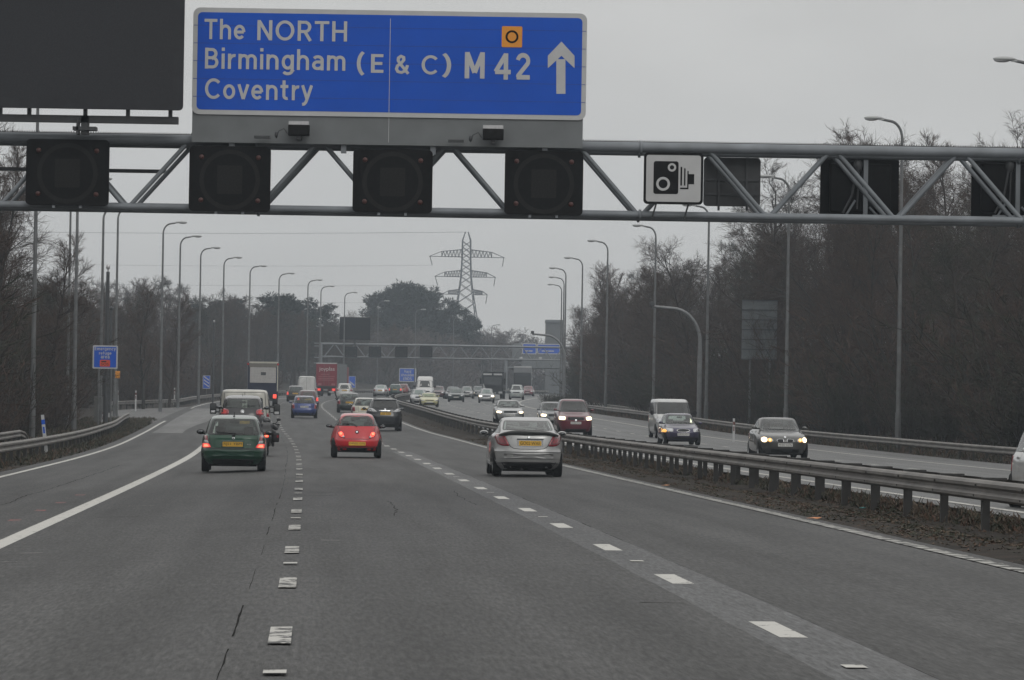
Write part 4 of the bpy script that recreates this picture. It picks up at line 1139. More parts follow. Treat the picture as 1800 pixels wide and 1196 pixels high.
def pine_mesh(seed, H, low=.25):
    rnd = random.Random(seed); T = MB(); C = MB()
    tr, _ = branch_path(rnd, Vector((0, 0, -.3)), Vector((0, 0, 1)), H*.95, 8, .03, .03)
    T.tube(tr, [H*.016*(1-.85*i/8)+.02 for i in range(9)], 7, caps=False)
    n = 26
    for a in range(n):
        t = low+(1-low)*(a+rnd.random())/n; f = min(t, .99)*8; i = int(f); p = tr[i].lerp(tr[i+1], f-i)
        az = rnd.uniform(0, 6.283); L = H*.27*(1.0-.62*((t-low)/(1-low))**1.6)*rnd.uniform(.6, 1.15)
        d = Vector((math.cos(az), math.sin(az), rnd.uniform(-.05, .45)))
        l1, _ = branch_path(rnd, p, d, L, 4, .12, .05); T.tube(l1, [.09*(1-.8*k/4)+.015 for k in range(5)], 4, caps=False)
        for c in range(5):
            u = rnd.uniform(.3, 1.0)*3.99; k = int(u); q = l1[k].lerp(l1[k+1], u-k) + Vector((rnd.gauss(0, .5), rnd.gauss(0, .5), rnd.gauss(.2, .3)))
            rr = rnd.uniform(.55, 1.15)*H/16
            for m in range(54):
                v = Vector((rnd.gauss(0, 1), rnd.gauss(0, 1), rnd.gauss(0, .6)))
                v = v.normalized()*rr*rnd.random()**.4; v.z *= .6
                b = q+v; dirv = (v.normalized()+Vector((0, 0, .5))).normalized()*rnd.uniform(.2, .5)
                ribbon(C, [b, b+dirv*.5, b+dirv], rnd.uniform(.10, .2), rnd)
    return T, C

PROTO = {}; TOP = {}
def protos():
    def mk(key, tc, mt, mc, n1='trunk', n2='crown'):
        TOP[key] = sorted(v[2] for v in tc[1].v)[int(len(tc[1].v)*.998)]; PROTO[key] = (tc[0].mesh(n1, mt), tc[1].mesh(n2, mc))
    B1 = bark_mat('bark_dark', (.038, .031, .027)); T1 = bark_mat('twig_brown', (.054, .040, .033))
    B2 = bark_mat('bark_grey', (.045, .044, .040)); T2 = bark_mat('twig_russet', (.064, .044, .035))
    T3 = bark_mat('twig_olive', (.036, .036, .026))
    mk('t0', bare_tree_mesh(1, 16), B1, T1); mk('t1', bare_tree_mesh(2, 16, .42), B1, T1); mk('t2', bare_tree_mesh(3, 16, .30, up=.12), B2, T2)
    mk('t3', bare_tree_mesh(4, 16, .34, low=.08), B1, T3); mk('t4', bare_tree_mesh(5, 16, .38, low=.25, n1=14), B2, T1); mk('t5', bare_tree_mesh(6, 16, .28, up=.14, n1=20), B1, T2)
    mk('b0', shrub_mesh(11, 4.2), B1, T1, 'stem', 'twigs'); mk('b1', shrub_mesh(12, 4.2, 38), B1, T3, 'stem', 'twigs'); mk('b2', shrub_mesh(13, 4.2, 32), B2, T2, 'stem', 'twigs')
    G = mat('pine_needles', (.011, .017, .012), .8, 0, .5, .6, spec=.2)
    mk('p0', pine_mesh(21, 16), B1, G); mk('p1', pine_mesh(22, 16, .38), B1, G); mk('p2', pine_mesh(23, 16, .12), B1, G)

def plant(key, name, X, Y, z, h, rnd, label, group, base=16.0, wide=1.0, cat='tree'):
    t, c = PROTO[key]
    e = empty(name, (X, Y, z), rnd.uniform(0, 6.283), label, cat, group)
    s = h/TOP[key]; e.scale = (s*wide, s*wide, s)
    link(t.name, t, e); link(c.name, c, e)
    return e

def merge_into(name, items, mats, kind='stuff'):
    """many copies of prototype meshes as one object; items: (mesh, matrix, material slot)"""
    V = []; LV = []; LS = []; MI = []; nv = nl = 0
    cache = {}
    for me, M, mi in items:
        if me.name not in cache:
            co = np.empty(len(me.vertices)*3); me.vertices.foreach_get('co', co)
            li = np.empty(len(me.loops), np.int32); me.loops.foreach_get('vertex_index', li)
            st = np.empty(len(me.polygons), np.int32); me.polygons.foreach_get('loop_start', st)
            cache[me.name] = (co.reshape(-1, 3), li, st)
        co, li, st = cache[me.name]; A = np.array(M)
        V.append(co @ A[:3, :3].T + A[:3, 3]); LV.append(li + nv); LS.append(st + nl); MI.append(np.full(len(st), mi, np.int32)); nv += len(co); nl += len(li)
    V = np.concatenate(V); LV = np.concatenate(LV); LS = np.concatenate(LS); MI = np.concatenate(MI)
    me = bpy.data.meshes.new(name); me.vertices.add(nv); me.loops.add(nl); me.polygons.add(len(LS))
    me.vertices.foreach_set('co', V.ravel()); me.loops.foreach_set('vertex_index', LV); me.polygons.foreach_set('loop_start', LS); me.polygons.foreach_set('material_index', MI)
    for m in mats: me.materials.append(m)
    me.update(calc_edges=True)
    return tag(link(name, me), kind=kind)

def distant_belt(rnd):
    B, T, T2 = MATS['bark_dark'], MATS['twig_brown'], MATS['twig_russet']; pr = []
    for k in range(3):
        t, c = bare_tree_mesh(60+k, 16, .38, 13, 7, 6, 4, .12, .05, .06); pr.append((t.mesh('far_trunk', B), c.mesh('far_crown', T)))
    sh = []
    for k in range(2):
        t, c = shrub_mesh(70+k, 4.2, 22, 7, 4, .05); sh.append((t.mesh('far_stem', B), c.mesh('far_twig', T)))
    items = []
    def put(p, X, Y, z, h, base, wide):
        s = h/(base*1.15); M = Matrix.Translation((X, Y, z)) @ Matrix.Rotation(rnd.uniform(0, 6.28), 4, 'Z') @ Matrix.Diagonal((s*wide, s*wide, s, 1))
        items.append((p[0], M, 0)); items.append((p[1], M, rnd.choice((1, 2))))
    for row in range(4):
        for i in range(34):
            px = 300 + (1010-300)*(i+rnd.random())/34; Y = 800 + row*38 + rnd.uniform(-12, 12)
            X = gX(px, 600, Y); off = X-lane(Y)
            if -12 < off < 30 and Y < 845: continue
            top = 592 - 22*smooth((px-820)/-200) + rnd.uniform(-16, 14) - (14 if px > 860 else 0)
            put(rnd.choice(pr), X, Y, 3.2, max(8, gZ(px, top, Y)-3.2), 16, rnd.uniform(1.3, 1.8))
    for i in range(70):
        px = 290 + 740*(i+rnd.random())/70; Y = 790 + rnd.uniform(0, 60); X = gX(px, 690, Y); off = X-lane(Y)
        if -11 < off < 26: Y = 860 + rnd.uniform(0, 10); X = gX(px, 690, Y)
        put(rnd.choice(sh), X, Y, 3.0, rnd.uniform(6, 10), 4.2, 1.2)
    for i in range(44):
        px = 560 + 215*(i+rnd.random())/44; Y = 770 + rnd.uniform(0, 22); X = gX(px, 600, Y)
        put(rnd.choice(pr), X, Y, 3.0, gZ(px, 574 + rnd.uniform(-14, 16), Y)-3.0, 16, rnd.uniform(1.2, 1.7))
    for i in range(36):
        px = 775 + 120*(i+rnd.random())/36; Y = 862 + rnd.uniform(0, 22); X = gX(px, 600, Y)
        put(rnd.choice(pr), X, Y, 3.0, gZ(px, 574 + rnd.uniform(-12, 14), Y)-3.0, 16, rnd.uniform(1.2, 1.7))
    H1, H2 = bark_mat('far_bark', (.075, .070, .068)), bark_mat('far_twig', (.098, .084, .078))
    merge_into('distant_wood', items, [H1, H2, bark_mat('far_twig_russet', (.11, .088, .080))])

def build_trees():
    protos(); rnd = random.Random(42)
    bt = ['t0', 't1', 't2', 't3', 't4', 't5']
    Lr, Gr = 'leafless dark tree among many in the dense wood behind the far crash barrier', 'bare trees in the right-hand wood'
    Ll, Gl = 'leafless dark tree among many along the left verge behind the lamp posts', 'bare trees along the left verge'
    Lb, Gb = 'hazy leafless tree in the distant belt closing the view beneath the pylon', 'hazy trees in the distant belt'
    # right wood
    def hr(Y, off):
        if Y < 272: return min(18.6, .066*Y + 1.0)
        return 12.6 + 6.0*(1-smooth((Y-272)/40))
    n = 0
    for row, (o, st) in enumerate(((31.5, 7.6), (38.5, 9.0), (47, 11))):
        Y = 168 + row*3 if row < 2 else 186 + row*4
        while Y < 640:
            Yj = Y + rnd.uniform(-2, 2); off = o + rnd.uniform(-2.0, 2.0)
            h = min(hr(Yj, off)*1.04, .0665*Yj + 1.62 - (zground(off, Yj)))*rnd.uniform(.82, 1.0)*(.9 if row == 0 else 1)
            plant(rnd.choice(bt), 'bare_tree', lane(Yj)+off, Yj, zground(off, Yj), h, rnd, Lr, Gr, wide=rnd.uniform(.95, 1.25)); n += 1
            Y += st*(1 if Y < 330 else 1.6)
    # tall named trees on the right with crowns against the sky
    for px, top, Y, lab, k in ((1690, 205, 238, 'tall round-crowned bare tree showing above the gantry right of the upper lamp post', 't1'), (1440, 232, 262, 'tall bare tree rising above the gantry between the camera sign and the lamp post', 't4'),
                               (1815, 205, 215, 'tall bare tree rising above the gantry at the right edge of the photo', 't3'), (1370, 285, 285, 'open-branched bare tree seen through the gantry right of the camera sign', 't0'),
                               (1285, 372, 300, 'bare tree with clear trunk just below the gantry beside the lamp posts', 't4'), (1540, 240, 255, 'tall twiggy bare tree behind the lamp post head above the gantry', 't5'),
                               (1215, 425, 320, 'dark spreading bare tree at the left shoulder of the right-hand wood', 't1')):
        X = gX(px, 500, Y); off = X-lane(Y); z = zground(off, Y)
        plant(k, 'bare_tree', X, Y, z, (gZ(px, top, Y)-z)*1.02, rnd, lab, None, wide=1.15)
    for px, top, Y, k in ((1180, 470, 345, 't5'), (1140, 480, 365, 't2'), (1100, 470, 385, 't5'), (1070, 460, 400, 't2'), (1040, 500, 430, 't5'), (1160, 520, 350, 't3'), (1120, 500, 380, 't0'), (1020, 540, 455, 't2')):
        X = gX(px, 560, Y); off = X-lane(Y); z = zground(off, Y)
        plant(k, 'bare_tree', X, Y, z, gZ(px, top, Y)-z, rnd, Lr, Gr, wide=1.3)
    # shrubs in front of the right wood
    Ls, Gs = 'twiggy leafless shrub at the foot of the right-hand wood behind the far crash barrier', 'shrubs at the foot of the right-hand wood'
    Y = 150
    while Y < 520:
        for o in (28.3, 31):
            off = o + rnd.uniform(-.6, 1.2); Yj = Y + rnd.uniform(-1, 1)
            plant(rnd.choice(('b0', 'b1', 'b2')), 'bare_shrub', lane(Yj)+off, Yj, zground(off, Yj), rnd.uniform(3.2, 6.2)*(.8 if o < 30 else 1.15), rnd, Ls, Gs, 4.2, rnd.uniform(.9, 1.3), 'shrub')
        Y += 4.3 if Y < 330 else 8
    # left wood
    n = 0
    for row, (o, st) in enumerate(((-18, 8.6), (-25, 10), (-33, 13))):
        Y = 150 + row*12
        while Y < 760:
            Yj = Y + rnd.uniform(-2, 2); off = o + rnd.uniform(-2, 2) - (3 if 235 < Yj < 330 else 0)
            h = 9.0 + 4.0*(1-smooth((Yj-215)/45)) + 2.0*smooth((Yj-420)/100)
            if 250 < Yj < 330: h *= .7
            h *= rnd.uniform(.9, 1.18)
            plant(rnd.choice(bt), 'bare_tree', lane(Yj)+off, Yj, zground(off, Yj), h, rnd, Ll, Gl, wide=rnd.uniform(1, 1.35)); n += 1
            Y += st*(1 if Y < 430 else 1.6)
    for px, top, Y, lab, k in ((28, 372, 205, 'tall bare tree at the left edge below the first lane signal', 't2'), (75, 410, 220, 'bare tree with fine upright twigs beside the nearest left lamp post', 't5'), (-8, 240, 190, 'bare tree with fine branches seen through the gantry at the left edge', 't2'),
                               (110, 470, 240, 'lower bushy bare tree between the left lamp posts', 't3'), (255, 500, 330, 'bare tree with a pointed crown left of the row of lamp posts', 't2'), (300, 515, 350, 'thin-topped bare tree behind the row of left lamp posts', 't5')):
        X = gX(px, 550, Y); off = X-lane(Y); z = zground(off, Y)
        plant(k, 'bare_tree', X, Y, z, gZ(px, top, Y)-z, rnd, lab, None, wide=.75 if px < 0 else 1.2)
    Ls, Gs = 'twiggy leafless shrub on the left verge in front of the trees', 'shrubs along the left verge'
    Y = 120
    while Y < 560:
        for o in (-14.2, -17):
            off = o + rnd.uniform(-.9, .5) - (3.4 if 236 < Y < 352 else 0); Yj = Y + rnd.uniform(-1, 1)
            plant(rnd.choice(('b0', 'b1', 'b2')), 'bare_shrub', lane(Yj)+off, Yj, zground(off, Yj), rnd.uniform(2.4, 5.2)*(.75 if o > -15 else 1.15), rnd, Ls, Gs, 4.2, rnd.uniform(.9, 1.3), 'shrub')
        Y += 5.0 if Y < 330 else 8.5
    for i in range(22):
        Y = 268 + i*7.2; off = -21 - 5*smooth((330-Y)/40) + rnd.uniform(-1.5, 1.5)
        plant(rnd.choice(('b0', 'b1', 'b2')), 'bare_shrub', lane(Y)+off, Y, zground(off, Y), rnd.uniform(6.2, 9.2), rnd, 'tall dense leafless thicket behind the refuge area on the left', 'tall thickets behind the refuge area', 4.2, .9, 'shrub')
    for i in range(26):
        Y = 150 + i*4.6; off = -17.5 + rnd.uniform(-2.4, 1.2)
        plant(rnd.choice(('b0', 'b1', 'b2')), 'bare_shrub', lane(Y)+off, Y, zground(off, Y), rnd.uniform(4.2, 7.4), rnd, 'tall leafless thicket beside the nearest lamp posts on the left', 'tall thickets by the nearest left lamp posts', 4.2, 1.0, 'shrub')
    plant('t5', 'bare_tree', gX(1358, 560, 262), 262, zground(gX(1358, 560, 262)-lane(262), 262), 11, rnd, 'bare tree covering the right half of the slatted sign back in the wood', None)
    distant_belt(rnd)
    # evergreens
    Lp, Gp = 'dark evergreen pine in the clump left of the pylon', 'evergreen pines in the clump left of the pylon'
    for px, top, Y, k, w in ((656, 528, 830, 'p0', .8), (676, 508, 836, 'p1', .95), (695, 500, 830, 'p0', 1.0), (712, 497, 840, 'p2', 1.0), (730, 500, 832, 'p1', 1.0), (747, 506, 838, 'p0', .8), (764, 512, 836, 'p1', .62), (685, 520, 826, 'p2', 1.0),
                             (720, 515, 826, 'p0', 1.0), (742, 522, 828, 'p2', .8), (797, 526, 842, 'p1', .8), (815, 540, 846, 'p0', .7), (783, 540, 838, 'p0', .8), (836, 556, 850, 'p1', .6)):
        X = gX(px, 560, Y); z = 3.2
        plant(k, 'pine_tree', X, Y, z, gZ(px, top, Y)-z, rnd, Lp, Gp, wide=w*1.1)
    Lp, Gp = 'dark evergreen pine in the hazy group behind the left lamp posts', 'evergreen pines behind the left lamp posts'
    for px, top, Y, k, w in ((345, 530, 620, 'p0', 1.2), (365, 535, 630, 'p2', 1.2), (385, 528, 640, 'p1', 1.2), (415, 522, 640, 'p0', 1.0), (430, 530, 650, 'p2', 1.0), (470, 520, 660, 'p1', 1.1), (500, 516, 670, 'p0', 1.2), (520, 518, 670, 'p2', 1.2),
                             (545, 525, 690, 'p0', 1.0), (165, 545, 520, 'p2', .9), (175, 540, 500, 'p2', .8), (575, 535, 700, 'p1', 1.0), (485, 530, 650, 'p2', 1.3)):
        X = gX(px, 560, Y); off = X-lane(Y); z = zground(off, Y)
        plant(k, 'pine_tree', X, Y, z, gZ(px, top, Y)-z, rnd, Lp, Gp, wide=w*1.1)
    # nose of the joining slip road
    for off, Y in ((22.5, 372), (23.6, 384), (23.2, 398), (24, 410)):
        plant('b1', 'bare_shrub', lane(Y)+off, Y, zroad(off, Y), 1.5, rnd, 'low dark shrub on the nose beside the far carriageway behind the burgundy van', 'low shrubs on the far nose', 4.2, 1.6, 'shrub')

def build_weeds():
    rnd = random.Random(8)
    def patch(name, spots, cols):
        mbs = MB()
        for (X, Y, z, h, mi) in spots:
            for k in range(4):
                a = rnd.uniform(0, 6.283); q = rnd.uniform(0, .14); w = rnd.uniform(.012, .03)
                b = Vector((X+q*math.cos(a), Y+q*math.sin(a), z-.03)); t = b + Vector((rnd.gauss(0, .35)*h, rnd.gauss(0, .35)*h, h*rnd.uniform(.55, 1.1)))
                m = b.lerp(t, .55) + Vector((rnd.gauss(0, .05), rnd.gauss(0, .05), .05*h))
                s = Vector((math.cos(a+1.5), math.sin(a+1.5), 0))*w
                mbs.add([b-s, b+s, m+s*.7, m-s*.7, t], [(0, 1, 2, 3), (3, 2, 4)], mi)
        tag(obj(name, mbs, cols), kind='stuff')
    C = [mat('dead_weed', (.075, .055, .038), .9, 0, .4, 3), mat('dark_weed', (.030, .032, .018), .9, 0, .4, 3), mat('russet_weed', (.075, .042, .028), .9, 0, .4, 3)]
    sp = []
    for i in range(27000):
        Y = 40 + 150*rnd.random()**1.4 if i < 24000 else rnd.uniform(190, 380)
        off = rnd.uniform(5.95, 9.3)
        dens = math.sin(Y*.37+off)*.5 + math.sin(Y*.11)*.5
        if dens < rnd.uniform(-.9, .9): continue
        h = rnd.uniform(.02, .07) if off < 7.1 else rnd.uniform(.02, .08) if off < 8.15 else rnd.uniform(.05, .24)
        sp.append((lane(Y)+off, Y, zground(off, Y)-(.09 if off > 7.05 else 0), h, rnd.choices((0, 1, 2), (4, 4, 2))[0]))
    patch('central_reserve_weeds', sp, C)
    sp = []
    for i in range(13000):
        Y = 80 + 190*rnd.random(); off = -9.4 - 4.6*rnd.random()**1.2
        if off > -9.9 and rnd.random() < .6: continue
        sp.append((lane(Y)+off, Y, zground(off, Y)-.03, rnd.uniform(.05, .28), rnd.choices((0, 1, 2), (3, 6, 1))[0]))
    patch('left_verge_grass', sp, C)
    sp = []
    for i in range(9000):
        Y = 120 + 260*rnd.random(); off = 24.7 + 4.5*rnd.random()
        sp.append((lane(Y)+off, Y, zground(off, Y)-.03, rnd.uniform(.1, .5), rnd.choices((0, 1, 2), (4, 4, 2))[0]))
    patch('far_verge_grass', sp, C)
    # litter
    for off, Y, c, lab in ((7.9, 73, (.05, .35, .36), 'turquoise scrap of litter under the central barrier'), (5.75, 62, (.45, .15, .03), 'orange plastic scrap lying on the edge line'), (7.5, 150, (.55, .55, .55), 'white bag lying on the central reserve by the far end of the barrier'),
                           (-10.6, 113, (.6, .6, .6), 'white scrap of litter under the left crash barrier'), (5.8, 88, (.5, .2, .05), 'small orange leaf-like scrap on the edge line further on')):
        mb = MB(); r = random.Random(int(Y)); vs = []
        n = 7; vs = [(0, 0, .07)] + [(math.cos(6.283*k/n)*r.uniform(.06, .17), math.sin(6.283*k/n)*r.uniform(.08, .22), r.uniform(.0, .06)) for k in range(n)] + [(0, 0, 0.0)]; vs = [(x*.75, y*1.2, z*.35) for x, y, z in vs]
        mb.add(vs, [(0, 1+k, 1+(k+1) % n) for k in range(n)] + [(n+1, 1+(k+1) % n, 1+k) for k in range(n)])
        o = obj('litter', mb, mat('litter_%d' % Y, c, .5, 0, .2, 20)); o.location = (lane(Y)+off, Y, zground(off, Y) + (.02 if off > 5.9 or off < -9 else .02) - (.08 if 7 < off < 9 else 0))
        tag(o, lab, 'litter')
# ------------------------------------------------------------------ vehicles
def paint_mat(name, col, metal=0.0, rough=.34):
    return mat('paint_' + name, col, rough, metal, .16, 2.2, coat=.9, spec=.22)

def pch(xs, ys):
    xs = np.array(xs, float); ys = np.array(ys, float); h = np.diff(xs); d = np.diff(ys)/h; m = np.zeros(len(xs)); m[0] = d[0]; m[-1] = d[-1]
    for i in range(1, len(xs)-1):
        if d[i-1]*d[i] > 0:
            w1, w2 = 2*h[i]+h[i-1], h[i]+2*h[i-1]; m[i] = (w1+w2)/(w1/d[i-1]+w2/d[i])
    def f(x):
        x = min(max(x, xs[0]), xs[-1]); i = int(min(max(np.searchsorted(xs, x)-1, 0), len(h)-1)); t = (x-xs[i])/h[i]
        return float((2*t**3-3*t*t+1)*ys[i]+(t**3-2*t*t+t)*h[i]*m[i]+(3*t*t-2*t**3)*ys[i+1]+(t**3-t*t)*h[i]*m[i+1])
    return f

P_HATCH = [(.20, .14, 3.60, .86), (.28, .06, 3.70, .95), (.42, .01, 3.76, 1.0), (.55, .0, 3.77, 1.0), (.60, .035, 3.75, .99), (.75, .06, 3.62, .975), (.84, .08, 3.30, .955), (.90, .11, 2.95, .92),
           (.96, .14, 2.75, .875), (1.10, .24, 2.45, .815), (1.25, .37, 2.22, .755), (1.325, .46, 2.10, .71), (1.36, .66, 2.02, .685), (1.39, .95, 1.92, .63), (1.41, 1.25, 1.78, .52), (1.42, 1.45, 1.62, .30)]
P_KA = [(.22, .12, 3.45, .88), (.30, .05, 3.54, .95), (.42, .01, 3.60, 1.0), (.52, .0, 3.62, 1.0), (.62, .04, 3.56, .985), (.74, .10, 3.40, .945), (.85, .16, 3.0, .90), (.95, .22, 2.70, .845), (1.10, .36, 2.40, .755),
        (1.22, .50, 2.22, .685), (1.30, .62, 2.08, .625), (1.335, .80, 2.0, .585), (1.362, 1.02, 1.9, .52), (1.38, 1.25, 1.75, .41), (1.388, 1.42, 1.58, .22)]
P_COUPE = [(.17, .22, 4.15, .86), (.26, .10, 4.26, .95), (.36, .03, 4.32, 1.0), (.58, .0, 4.34, 1.0), (.62, .03, 4.32, .995), (.78, .05, 4.15, .985), (.90, .07, 3.6, .955), (.96, .09, 3.05, .91), (1.0, .16, 2.85, .865),
           (1.06, .38, 2.7, .80), (1.15, .70, 2.5, .755), (1.25, 1.08, 2.3, .71), (1.31, 1.34, 2.16, .68), (1.345, 1.52, 2.08, .645), (1.37, 1.68, 2.0, .57), (1.385, 1.8, 1.9, .36)]
P_SALOON = [(.18, .2, 4.35, .87), (.27, .08, 4.44, .95), (.42, .0, 4.5, 1.0), (.58, .0, 4.5, 1.0), (.75, .05, 4.36, .985), (.86, .08, 3.95, .965), (.93, .10, 3.35, .93), (.98, .55, 3.15, .88), (1.02, .75, 3.0, .855),
            (1.15, 1.0, 2.72, .80), (1.28, 1.30, 2.42, .745), (1.36, 1.55, 2.2, .685), (1.40, 1.75, 2.05, .58), (1.415, 1.85, 1.95, .35)]
P_SUV = [(.24, .14, 4.5, .88), (.34, .05, 4.6, .96), (.5, .0, 4.66, 1.0), (.72, .0, 4.68, 1.0), (.9, .05, 4.5, .985), (1.02, .08, 3.9, .965), (1.10, .11, 3.5, .93), (1.18, .16, 3.3, .885), (1.32, .30, 3.0, .83), (1.46, .46, 2.72, .77),
         (1.56, .56, 2.56, .725), (1.605, .72, 2.46, .695), (1.64, 1.0, 2.34, .64), (1.668, 1.3, 2.15, .54), (1.68, 1.6, 1.95, .32)]
P_VAN = [(.24, .10, 4.75, .90), (.36, .03, 4.85, .97), (.6, .0, 4.9, 1.0), (.95, .01, 4.75, 1.0), (1.10, .015, 4.4, .99), (1.20, .02, 4.1, .98), (1.40, .035, 3.85, .955), (1.65, .06, 3.52, .92), (1.82, .08, 3.25, .885),
         (1.90, .12, 3.05, .85), (1.95, .2, 2.85, .79), (1.97, .5, 2.5, .6)]
P_HIVAN = [(.26, .10, 5.2, .90), (.4, .03, 5.3, .97), (.6, .0, 5.35, 1.0), (.95, .01, 5.2, 1.0), (1.15, .015, 4.7, .99), (1.30, .02, 4.45, .975), (1.55, .035, 4.2, .945), (1.85, .05, 3.85, .90), (2.05, .07, 3.65, .86),
           (2.3, .10, 3.2, .80), (2.38, .14, 3.0, .76), (2.42, .22, 2.8, .70), (2.44, .5, 2.4, .5)]
P_ROAD = [(.18, .2, 3.75, .86), (.28, .06, 3.86, .96), (.42, .0, 3.9, 1.0), (.56, .02, 3.88, 1.0), (.70, .05, 3.6, .98), (.79, .08, 3.0, .95), (.84, .3, 2.55, .88), (.90, .9, 2.42, .80), (1.0, 1.1, 2.2, .76), (1.12, 1.25, 1.98, .70),
          (1.18, 1.4, 1.8, .58), (1.20, 1.5, 1.7, .35)]

class Car:
    def __init__(c, prof, L, W, H, paint, nr=4.2, nf=3.6, N=92, M=42):
        l0 = max(p[2] for p in prof); h0 = prof[-1][0]
        zs = [p[0]*H/h0 for p in prof]
        c.fr = pch(zs, [p[1]*L/l0 for p in prof]); c.ff = pch(zs, [p[2]*L/l0 for p in prof]); c.fw = pch(zs, [p[3]*W/2 for p in prof])
        c.L, c.W, c.H, c.z0 = L, W, H, zs[0]; c.paint = paint; c.k = H/h0
        zl = [zs[0] + (zs[-1]-zs[0])*(1-(1-i/M)**1.35) for i in range(M+1)]
        vs = []
        for z in zl:
            yr, yf, w = c.fr(z), c.ff(z), c.fw(z); yc, hl = (yr+yf)/2, (yf-yr)/2
            for j in range(N):
                t = 2*math.pi*j/N; co, si = math.cos(t), math.sin(t); n = nr if si < 0 else nf
                r = (abs(co)**n+abs(si)**n)**(-1/n); vs.append(Vector((w*r*co, yc+hl*r*si, z)))
        fs = [(i*N+j, i*N+(j+1) % N, (i+1)*N+(j+1) % N, (i+1)*N+j) for i in range(M) for j in range(N)]
        fs.append(tuple(M*N+j for j in range(N)))
        c.v, c.f, c.bottom = vs, fs, tuple(range(N))[::-1]
        c.bvh = BVHTree.FromPolygons(vs, fs)
        c.holes = []; c.parts = []
    def hit(c, a, z, ax):
        if ax == 'r': o, d = Vector((a, -4, z)), Vector((0, 1, 0))
        elif ax == 'f': o, d = Vector((a, c.L+4, z)), Vector((0, -1, 0))
        elif ax == 'l': o, d = Vector((-5, a, z)), Vector((1, 0, 0))
        elif ax == 's': o, d = Vector((5, a, z)), Vector((-1, 0, 0))
        p, n, i, _ = c.bvh.ray_cast(o, d)
        if p is None:
            q = Vector((a, 0 if ax == 'r' else c.L, z)) if ax in 'rf' else Vector((-c.W/2 if ax == 'l' else c.W/2, a, z))
            p, n, i, _ = c.bvh.find_nearest(q)
        if n.dot(d) > 0: n = -n
        return p, n
    def patch(c, mb, outline, ax, rings=((1.0, 0), (0, 0)), off=.006, tuck=.02):
        """rings: (scale, material of the band inwards from it)"""
        pts = []
        m = len(outline)
        for i in range(m):                       # densify
            a, b = outline[i], outline[(i+1) % m]; d = math.hypot(b[0]-a[0], b[1]-a[1]); k = max(1, int(d/.07))
            for q in range(k): pts.append((a[0]+(b[0]-a[0])*q/k, a[1]+(b[1]-a[1])*q/k))
        cx = sum(p[0] for p in pts)/len(pts); cz = sum(p[1] for p in pts)/len(pts); n = len(pts); vs = []
        rim = []
        for x, z in pts:
            p, nn = c.hit(x, z, ax); rim.append(p - nn*tuck)
        vs += rim; seq = [s for s, _ in rings]; mi = [x for _, x in rings]
        full = [seq[0]]; fm = []
        for (s0, m0), s1 in zip(rings, seq[1:]):
            steps = max(1, int((s0-s1)/.3)); 
            for q in range(1, steps+1): full.append(s0+(s1-s0)*q/steps); fm.append(m0)
        for s in full:
            if s <= 0: p, nn = c.hit(cx, cz, ax); vs.append(p+nn*off); continue
            for x, z in pts:
                p, nn = c.hit(cx+(x-cx)*s, cz+(z-cz)*s, ax); vs.append(p+nn*off)
        fs = []; ms = []
        for i in range(n): j = (i+1) % n; fs.append((i, j, n+j, n+i)); ms.append(mi[0])
        for k in range(len(full)-1):
            a0 = n*(k+1)
            for i in range(n):
                j = (i+1) % n
                if full[k+1] <= 0: fs.append((a0+i, a0+j, n*(k+2)))
                else: fs.append((a0+i, a0+j, a0+n+j, a0+n+i))
                ms.append(fm[k])
        f0 = fs[n + n//3]; q0, q1, q2 = vs[f0[0]], vs[f0[1]], vs[f0[2]]; ax_n = {'r': Vector((0, -1, 0)), 'f': Vector((0, 1, 0)), 'l': Vector((-1, 0, 0)), 's': Vector((1, 0, 0))}[ax]
        if (q1-q0).cross(q2-q0).dot(ax_n) < 0: fs = [f[::-1] for f in fs]
        b = len(mb.v); mb.v += [tuple(p) for p in vs]; mb.f += [tuple(b+q for q in f) for f in fs]; mb.m += ms; mb.sm += [True]*len(fs)
    def strip(c, mb, pts, w, ax, off=.008, mi=0):
        q = []
        for a, b in zip(pts, pts[1:]):
            k = max(1, int(math.hypot(b[0]-a[0], b[1]-a[1])/.06)); q += [(a[0]+(b[0]-a[0])*i/k, a[1]+(b[1]-a[1])*i/k) for i in range(k)]
        q.append(pts[-1]); vs = []
        for i, p in enumerate(q):
            d = Vector(q[min(i+1, len(q)-1)]) - Vector(q[max(i-1, 0)]); d.normalize(); nx, nz = -d.y*w/2, d.x*w/2
            for s in (-1, 1):
                h, nn = c.hit(p[0]+s*nx, p[1]+s*nz, ax); vs.append(h+nn*off)
        mb.add(vs, [(2*i, 2*i+1, 2*i+3, 2*i+2) for i in range(len(q)-1)], mi, True)
    def hole(c, poly, ax): c.holes.append((poly, ax))
    def finish(c, parent, under=M_PLASTIC, lining=True):
        keep = []; 
        for f in c.f:
            ctr = sum((c.v[i] for i in f), Vector())/len(f); nn = (c.v[f[1]]-c.v[f[0]]).cross(c.v[f[-1]]-c.v[f[0]]); 
            if nn.length > 0: nn.normalize()
            drop = False
            for poly, ax in c.holes:
                if ax == 'r' and nn.y < -.12 or ax == 'f' and nn.y > .12: a, ok = ctr.x, True
                elif ax == 'l' and nn.x < -.5 or ax == 's' and nn.x > .5: a, ok = ctr.y, True
                else: continue
                if inside(a, ctr.z, poly): drop = True; break
            if not drop: keep.append(f)
        mb = MB(); mb.add(c.v, keep, 0, True); mb.add([c.v[i] for i in c.bottom], [tuple(range(len(c.bottom)))], 1)
        b = obj('body', mb, [c.paint, under], parent)
